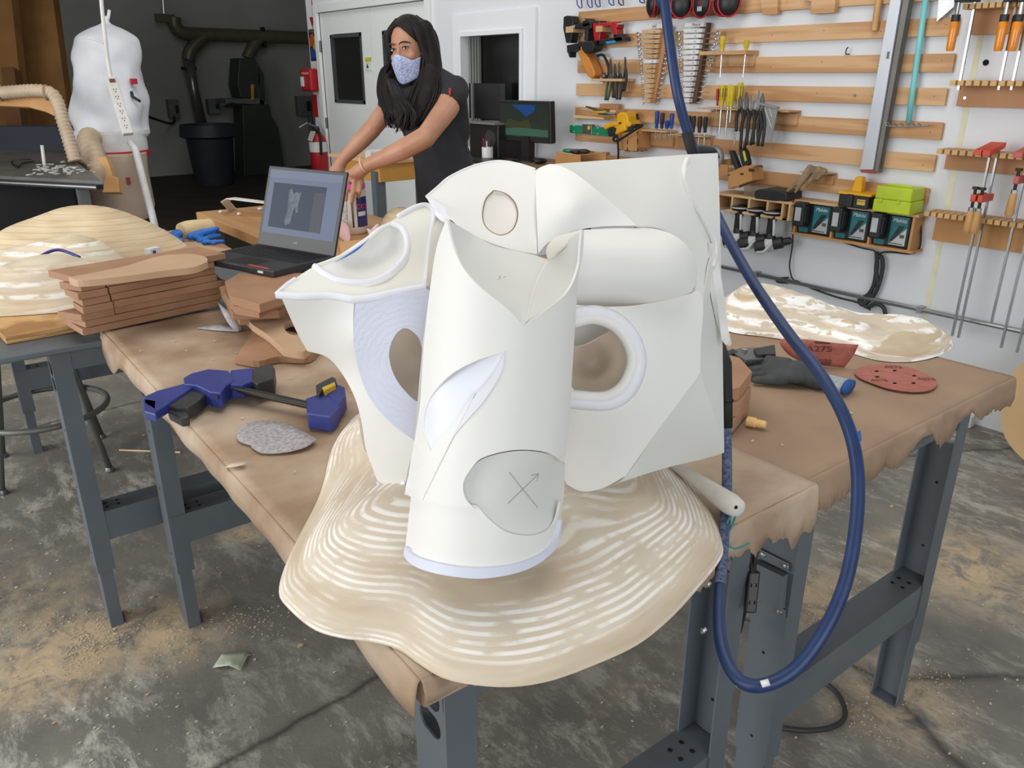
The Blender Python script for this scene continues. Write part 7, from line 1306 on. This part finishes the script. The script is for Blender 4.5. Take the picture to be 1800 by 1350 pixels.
# ================================================================ PERSON
mat('skin', (184, 136, 110), .5, col2=(174, 125, 98), scale=12); mat('tshirt', (38, 38, 44), .8, col2=(30, 30, 35), scale=8, bump=.15, bscale=25); mat('trousers', (44, 45, 50), .85); mat('hair', (13, 10, 10), .55, col2=(26, 17, 15), scale=60, stretch=(1, 1, .15)); MATS['hair'].node_tree.nodes['Principled BSDF'].inputs['Specular IOR Level'].default_value = .25; mat('mask_cloth', (190, 196, 222), .8, col2=(140, 150, 196), scale=150, lo=.42, hi=.58); mat('eye_white', (214, 208, 202), .3); mat('eye_dark', (34, 22, 18), .2); mat('brow', (48, 32, 26), .7); mat('bracelet', (226, 204, 180), .5); mat('lip_lid', (140, 92, 76), .6)
hipc = PT(792, 352, 3.45)
pe_ = thing('person', V(hipc.x, hipc.y, 0), 'person with long dark hair, patterned face mask and black T-shirt reaching to a jar', 'person')
HC = PT(720, 90, 3.25); eu = (EZ - RT * .13).normalized(); ef_ = (-hd * .90 - RT * .44); ef_ = (ef_ - eu * ef_.dot(eu)).normalized(); er = eu.cross(ef_).normalized()  # er: towards image right
RH = Matrix((er, ef_, eu)).transposed()
hd_ = lambda r, f, u: HC + er * r + ef_ * f + eu * u
def caps(b, a, c, r0, r1, n=14): b.cyl(a, c, r0, r1, n); b.ball(a, r0, n); b.ball(c, r1, n)
b = MB()
b.ball(hd_(0, -.012, .025), (.070, .092, .096), 20, RH); b.ball(hd_(0, .022, -.035), (.058, .062, .075), 18, RH); b.ball(hd_(0, .040, -.085), (.032, .034, .028), 12, RH); b.ball(hd_(0, .088, -.022), (.011, .018, .022), 10, RH); b.ball(hd_(0, .078, .0), (.009, .012, .03), 10, RH)
for s in (-1, 1): b.ball(hd_(s * .068, -.01, -.01), (.010, .022, .030), 10, RH); b.ball(hd_(s * .034, .054, -.02), (.024, .022, .022), 10, RH)
nk_ = PT(752, 150, 3.32); caps(b, hd_(0, -.02, -.06), nk_, .048, .055)
sL = PT(800, 158, 3.22); sR = PT(694, 170, 3.42); ch_ = PT(752, 195, 3.34); wa = PT(776, 270, 3.40)
caps(b, sL, sR, .048, .048); caps(b, nk_, ch_, .07, .115); caps(b, ch_, wa, .115, .105); caps(b, wa, hipc, .105, .13)
eL = PT(748, 241, 3.06); wL_ = PT(645, 291, 3.16); eR = PT(655, 226, 3.44); wR_ = PT(603, 280, 3.48)
caps(b, sL, PT(786, 190, 3.17), .048, .047); caps(b, PT(786, 190, 3.17), eL, .047, .039); caps(b, eL, PT(710, 262, 3.09), .041, .040); caps(b, PT(710, 262, 3.09), wL_, .040, .027)
caps(b, sR, PT(675, 200, 3.43), .045, .042); caps(b, PT(675, 200, 3.43), eR, .042, .038); caps(b, eR, PT(636, 246, 3.46), .039, .038); caps(b, PT(636, 246, 3.46), wR_, .038, .026)
# near hand closed over the lid
kn = [PT(603, 311, 3.225), PT(612, 316, 3.205), PT(623, 319, 3.195), PT(634, 318, 3.20)]; mid = [PT(600, 327, 3.215), PT(608, 336, 3.19), PT(620, 340, 3.185), PT(632, 336, 3.19)]; tip_ = [PT(602, 340, 3.225), PT(608, 351, 3.205), PT(619, 354, 3.205), PT(630, 347, 3.215)]
pc_ = PT(627, 304, 3.185); b.ball(pc_, (.040, .038, .022), 12); caps(b, wL_, pc_, .027, .030)
caps(b, kn[0], kn[3], .015, .015)
for k_i in range(4): r_ = (.0108, .0110, .0106, .0096)[k_i]; caps(b, pc_, kn[k_i], .018, .0125, 10); caps(b, kn[k_i], mid[k_i], r_ * 1.1, r_, 10); caps(b, mid[k_i], tip_[k_i], r_, r_ * .8, 10)
th0 = PT(611, 304, 3.235); caps(b, pc_, th0, .018, .013, 10); caps(b, th0, PT(598, 316, 3.27), .012, .010, 10); caps(b, PT(598, 316, 3.27), PT(597, 328, 3.28), .0105, .008, 10)
# far hand behind the laptop screen
pr2 = PT(592, 300, 3.48); b.ball(pr2, (.036, .036, .024), 12); caps(b, wR_, pr2, .026, .028)
for k_i in range(4): a = PT(582 + 6 * k_i, 318, 3.46); caps(b, pr2, a, .016, .011, 10); caps(b, a, PT(584 + 6 * k_i, 338 - abs(k_i - 1.5) * 3, 3.45), .0095, .008, 10)
caps(b, pr2, PT(600, 322, 3.42), .014, .009, 10)
# legs
fd = V(-.93, .15, 0)
for s in (-1, 1):
    hx = V(hipc.x + .02 + .01 * s, hipc.y + .095 * s, hipc.z - .08); kx = V(hx.x + .01, hx.y, .52); fx_ = V(hx.x + .05, hx.y + .01 * s, .09); caps(b, hx, kx, .085, .058); caps(b, kx, fx_, .055, .036)
bo = b.build('body', 'skin', pe_, smooth=True)
def remesh(o, v, it=6, f=.5): r = o.modifiers.new('remesh', 'REMESH'); r.mode = 'VOXEL'; r.voxel_size = v; r.use_smooth_shade = True; s = o.modifiers.new('smooth', 'SMOOTH'); s.iterations = it; s.factor = f
remesh(bo, .0042, 5)
# T-shirt
b = MB(); caps(b, sL + V(0, 0, -.006), sR + V(0, 0, -.006), .058, .058); caps(b, nk_ - V(0, 0, .05), ch_, .085, .134); caps(b, ch_, wa, .134, .121); caps(b, wa, hipc - V(0, 0, .02), .122, .142); caps(b, sL, PT(797, 172, 3.19), .057, .056); caps(b, PT(796, 168, 3.27), PT(796, 232, 3.37), .058, .075); caps(b, PT(770, 140, 3.30), sL, .05, .05); caps(b, sR, PT(686, 184, 3.42), .058, .055)
b.ball(PT(725, 185, 3.30), .085, 14); b.ball(PT(770, 180, 3.26), .085, 14)
ts_ = b.build('tshirt', 'tshirt', pe_, smooth=True); remesh(ts_, .006, 4)
b = MB(); rl = PT(791, 161, 3.128); b.box(rl, (.008, .010, .026), Matrix.Rotation(-YAW, 3, 'Z')); b.build('sleeve_badge', mat('badge_red', (200, 24, 34), .5), pe_, bevel=.002)
b = MB()
for s in (-1, 1):
    hx = V(hipc.x + .02 + .01 * s, hipc.y + .09 * s, hipc.z - .05); kx = V(hx.x + .01, hx.y, .52); fx_ = V(hx.x + .05, hx.y, .10); caps(b, hx, kx, .105, .075); caps(b, kx, fx_, .072, .058)
b.ball(hipc - V(0, 0, .06), (.125, .15, .11), 16); tr2 = b.build('trousers', 'trousers', pe_, smooth=True); remesh(tr2, .009, 4)
for s in (-1, 1): b = MB(); c = V(hipc.x + .03, hipc.y + .10 * s, 0); b.prism([c + V(.09, -.04, 0), c + V(.09, .04, 0), c + V(-.10, .045, 0), c + V(-.16, .02, 0), c + V(-.16, -.02, 0), c + V(-.10, -.045, 0)], (0, 0, .075)); b.build('shoe', 'tool_black', pe_, bevel=.02, seg=3)
# face: eyes, brows, mask
for s in (-1, 1):
    ec_ = hd_(s * .030, .0735 if s > 0 else .0705, .010); b = MB(); b.ball(ec_, (.0130, .0085, .0042), 14, RH); ey = b.build('eye', 'eye_white', pe_, smooth=True); b = MB(); b.ball(ec_ + er * .004 + ef_ * .0055 + eu * .0005, (.0048, .0036, .0046), 12, RH); b.build('iris', 'eye_dark', ey, smooth=True)
    b = MB(); b.tube(spline([hd_(s * .031 - .015, .0755, .011), hd_(s * .031 - .006, .0825, .0155), hd_(s * .031 + .006, .0825, .0155), hd_(s * .031 + .016, .0745, .012)], 5), .0022, 6); b.build('lash_line', 'eye_dark', ey, smooth=True)
    b = MB(); b.tube(spline([hd_(s * .010, .087, .027), hd_(s * .026, .087, .033), hd_(s * .040, .079, .032), hd_(s * .052, .064, .026)], 5), [.0022] * 4 + [.0034] * 8 + [.0020] * 4, 6); b.build('eyebrow', 'brow', pe_, smooth=True)
b = MB(); nu, nv = 28, 16; vs_ = []
for j in range(nv + 1):
    for i in range(nu + 1):
        u = -1 + 2 * i / nu; v = j / nv; topu = -.008 - .030 * min(1, abs(u) * 1.7) ** 1.3 + .022 * max(0, abs(u) - .6); z = topu * (1 - v) + v * (-.122 + .022 * abs(u) ** 1.5); ang = u * 1.22 * (1 - .18 * v)
        rad = .090 + .020 * math.exp(-(u * 3.2) ** 2) * (1 - .55 * abs(v - .35) / .65) - .018 * v ** 2; vs_.append(hd_(math.sin(ang) * (.073 - .012 * v), -.005 + math.cos(ang) * rad + .006, z))
b.add(vs_, [(j * (nu + 1) + i, j * (nu + 1) + i + 1, (j + 1) * (nu + 1) + i + 1, (j + 1) * (nu + 1) + i) for j in range(nv) for i in range(nu)]); mk_ = b.build('face_mask', 'mask_cloth', pe_, smooth=True); s = mk_.modifiers.new('thick', 'SOLIDIFY'); s.thickness = .002
# bracelet
b = MB(); axw = (wL_ - eL).normalized(); e1_ = axw.orthogonal().normalized(); b.tube(circle(PT(640, 290, 3.163), e1_, axw.cross(e1_), .0315, 24), .0022, 6, True); b.build('bracelet', 'bracelet', pe_, smooth=True)
# hair: a cap on the skull and many tapering locks
b = MB(); vs_ = []; n1, n2 = 40, 22
def hcap(th, ph): return hd_(.079 * math.sin(th) * math.sin(ph), -.020 + .098 * math.sin(th) * math.cos(ph), .028 + .108 * math.cos(th))
for j in range(n2 + 1):
    for i in range(n1):
        ph = 2 * math.pi * i / n1; front = max(0, math.cos(ph)); lim = 1.95 - 1.06 * front ** 1.3 + .26 * math.sin(ph) * front; vs_.append(hcap(max(.01, lim * j / n2), ph))
b.add(vs_, [(j * n1 + i, j * n1 + (i + 1) % n1, (j + 1) * n1 + (i + 1) % n1, (j + 1) * n1 + i) for j in range(n2) for i in range(n1)] + [tuple(range(n1))]); hc_ = b.build('hair', 'hair', pe_, smooth=True); s = hc_.modifiers.new('thick', 'SOLIDIFY'); s.thickness = .012; s.offset = .4
rh = random.Random(21); b = MB()
def lock(P_, r): k = len(P_); Q_ = spline(P_, 5); n_ = len(Q_); b.tube(Q_, [r * (.55 + .45 * math.sin(math.pi * min(1, .25 + i / n_ * .8))) * (1 - .55 * max(0, i / n_ - .7) / .3) for i in range(n_)], 7)
for k in range(130):   # near side, falling in front of the near shoulder
    a = rh.uniform(.15, 1.0); f = rh.random(); p0 = hd_(.01 + .02 * f, .03 - .10 * a, .125 - .01 * a); p1 = hd_(.058 + .020 * f, .056 - .115 * a, .075); p2 = hd_(.074 + .014 * f, .048 - .115 * a, -.01); x = rh.uniform(0, 1)
    p3 = PT(738 + 32 * x, 128, 3.20 + .08 * a); p4 = PT(722 + 52 * x, 168 + rh.uniform(-8, 8), 3.16 + .05 * a); p5 = PT(712 + 42 * x, 205 + rh.uniform(-12, 8), 3.15 + .05 * a); p6 = PT(700 + 34 * x + rh.uniform(-6, 6), 224 + rh.uniform(-10, 12) - 14 * x, 3.16 + .05 * a); lock([p0, p1, p2, p3, p4, p5, p6], rh.uniform(.004, .009))
for k in range(110):   # far side, hanging beside the face to the far arm
    a = rh.uniform(.1, 1.0); f = rh.random(); p0 = hd_(-.005 - .02 * f, .03 - .10 * a, .125 - .01 * a); p1 = hd_(-.058 - .016 * f, .050 - .11 * a, .07); p2 = hd_(-.072 - .012 * f, .036 - .10 * a, -.02); x = rh.uniform(0, 1)
    p3 = PT(672 + 20 * x, 128 + rh.uniform(-6, 6), 3.33 + .05 * a); p4 = PT(664 + 34 * x, 160, 3.31 + .05 * a); p5 = PT(672 + 30 * x, 192, 3.29 + .05 * a); p6 = PT(684 + 26 * x + rh.uniform(-8, 5), 212 + rh.uniform(-8, 14), 3.28 + .04 * a); lock([p0, p1, p2, p3, p4, p5, p6], rh.uniform(.004, .008))
for k in range(30):   # between the sides, over the chest
    x = rh.random(); lock([PT(680 + 14 * x, 140, 3.28), PT(690 + 22 * x, 172, 3.145 + .02 * rh.random()), PT(698 + 36 * x, 200, 3.12 + .02 * rh.random()), PT(694 + 36 * x + rh.uniform(-6, 6), 226 + rh.uniform(-10, 6), 3.13)], rh.uniform(.004, .008))
for k in range(20):   # back
    x = rh.random(); p0 = hd_(.03 * (x - .5), -.06, .125); p1 = hd_(.09 * (x - .3), -.105, .06); p2 = hd_(.08 * (x - .2), -.115, -.04); lock([p0, p1, p2, PT(735 + 40 * x, 140, 3.36), PT(730 + 40 * x, 185, 3.33)], .014)
b.build('long_locks', 'hair', pe_, smooth=True)['kind'] = 'stuff'
b = MB()   # the mass under the locks
caps(b, hd_(.066, -.03, .07), hd_(.078, -.03, -.02), .040, .042); caps(b, hd_(.078, -.03, -.02), PT(756, 128, 3.25), .042, .046); caps(b, PT(756, 128, 3.25), PT(750, 168, 3.20), .046, .046); caps(b, PT(750, 168, 3.20), PT(736, 205, 3.19), .046, .034); caps(b, PT(736, 205, 3.19), PT(718, 222, 3.19), .034, .018)
caps(b, hd_(-.062, -.03, .06), hd_(-.072, -.03, -.03), .032, .032); caps(b, hd_(-.072, -.03, -.03), PT(682, 130, 3.36), .032, .034); caps(b, PT(682, 130, 3.36), PT(681, 165, 3.34), .034, .036); caps(b, PT(681, 165, 3.34), PT(692, 200, 3.31), .036, .026)
caps(b, hd_(0, -.06, .05), hd_(.02, -.09, -.08), .07, .06); caps(b, PT(696, 165, 3.28), PT(704, 196, 3.17), .030, .036); caps(b, PT(704, 196, 3.17), PT(708, 216, 3.16), .036, .020)
hm_ = b.build('hair_mass', 'hair', pe_, smooth=True); remesh(hm_, .006, 4)
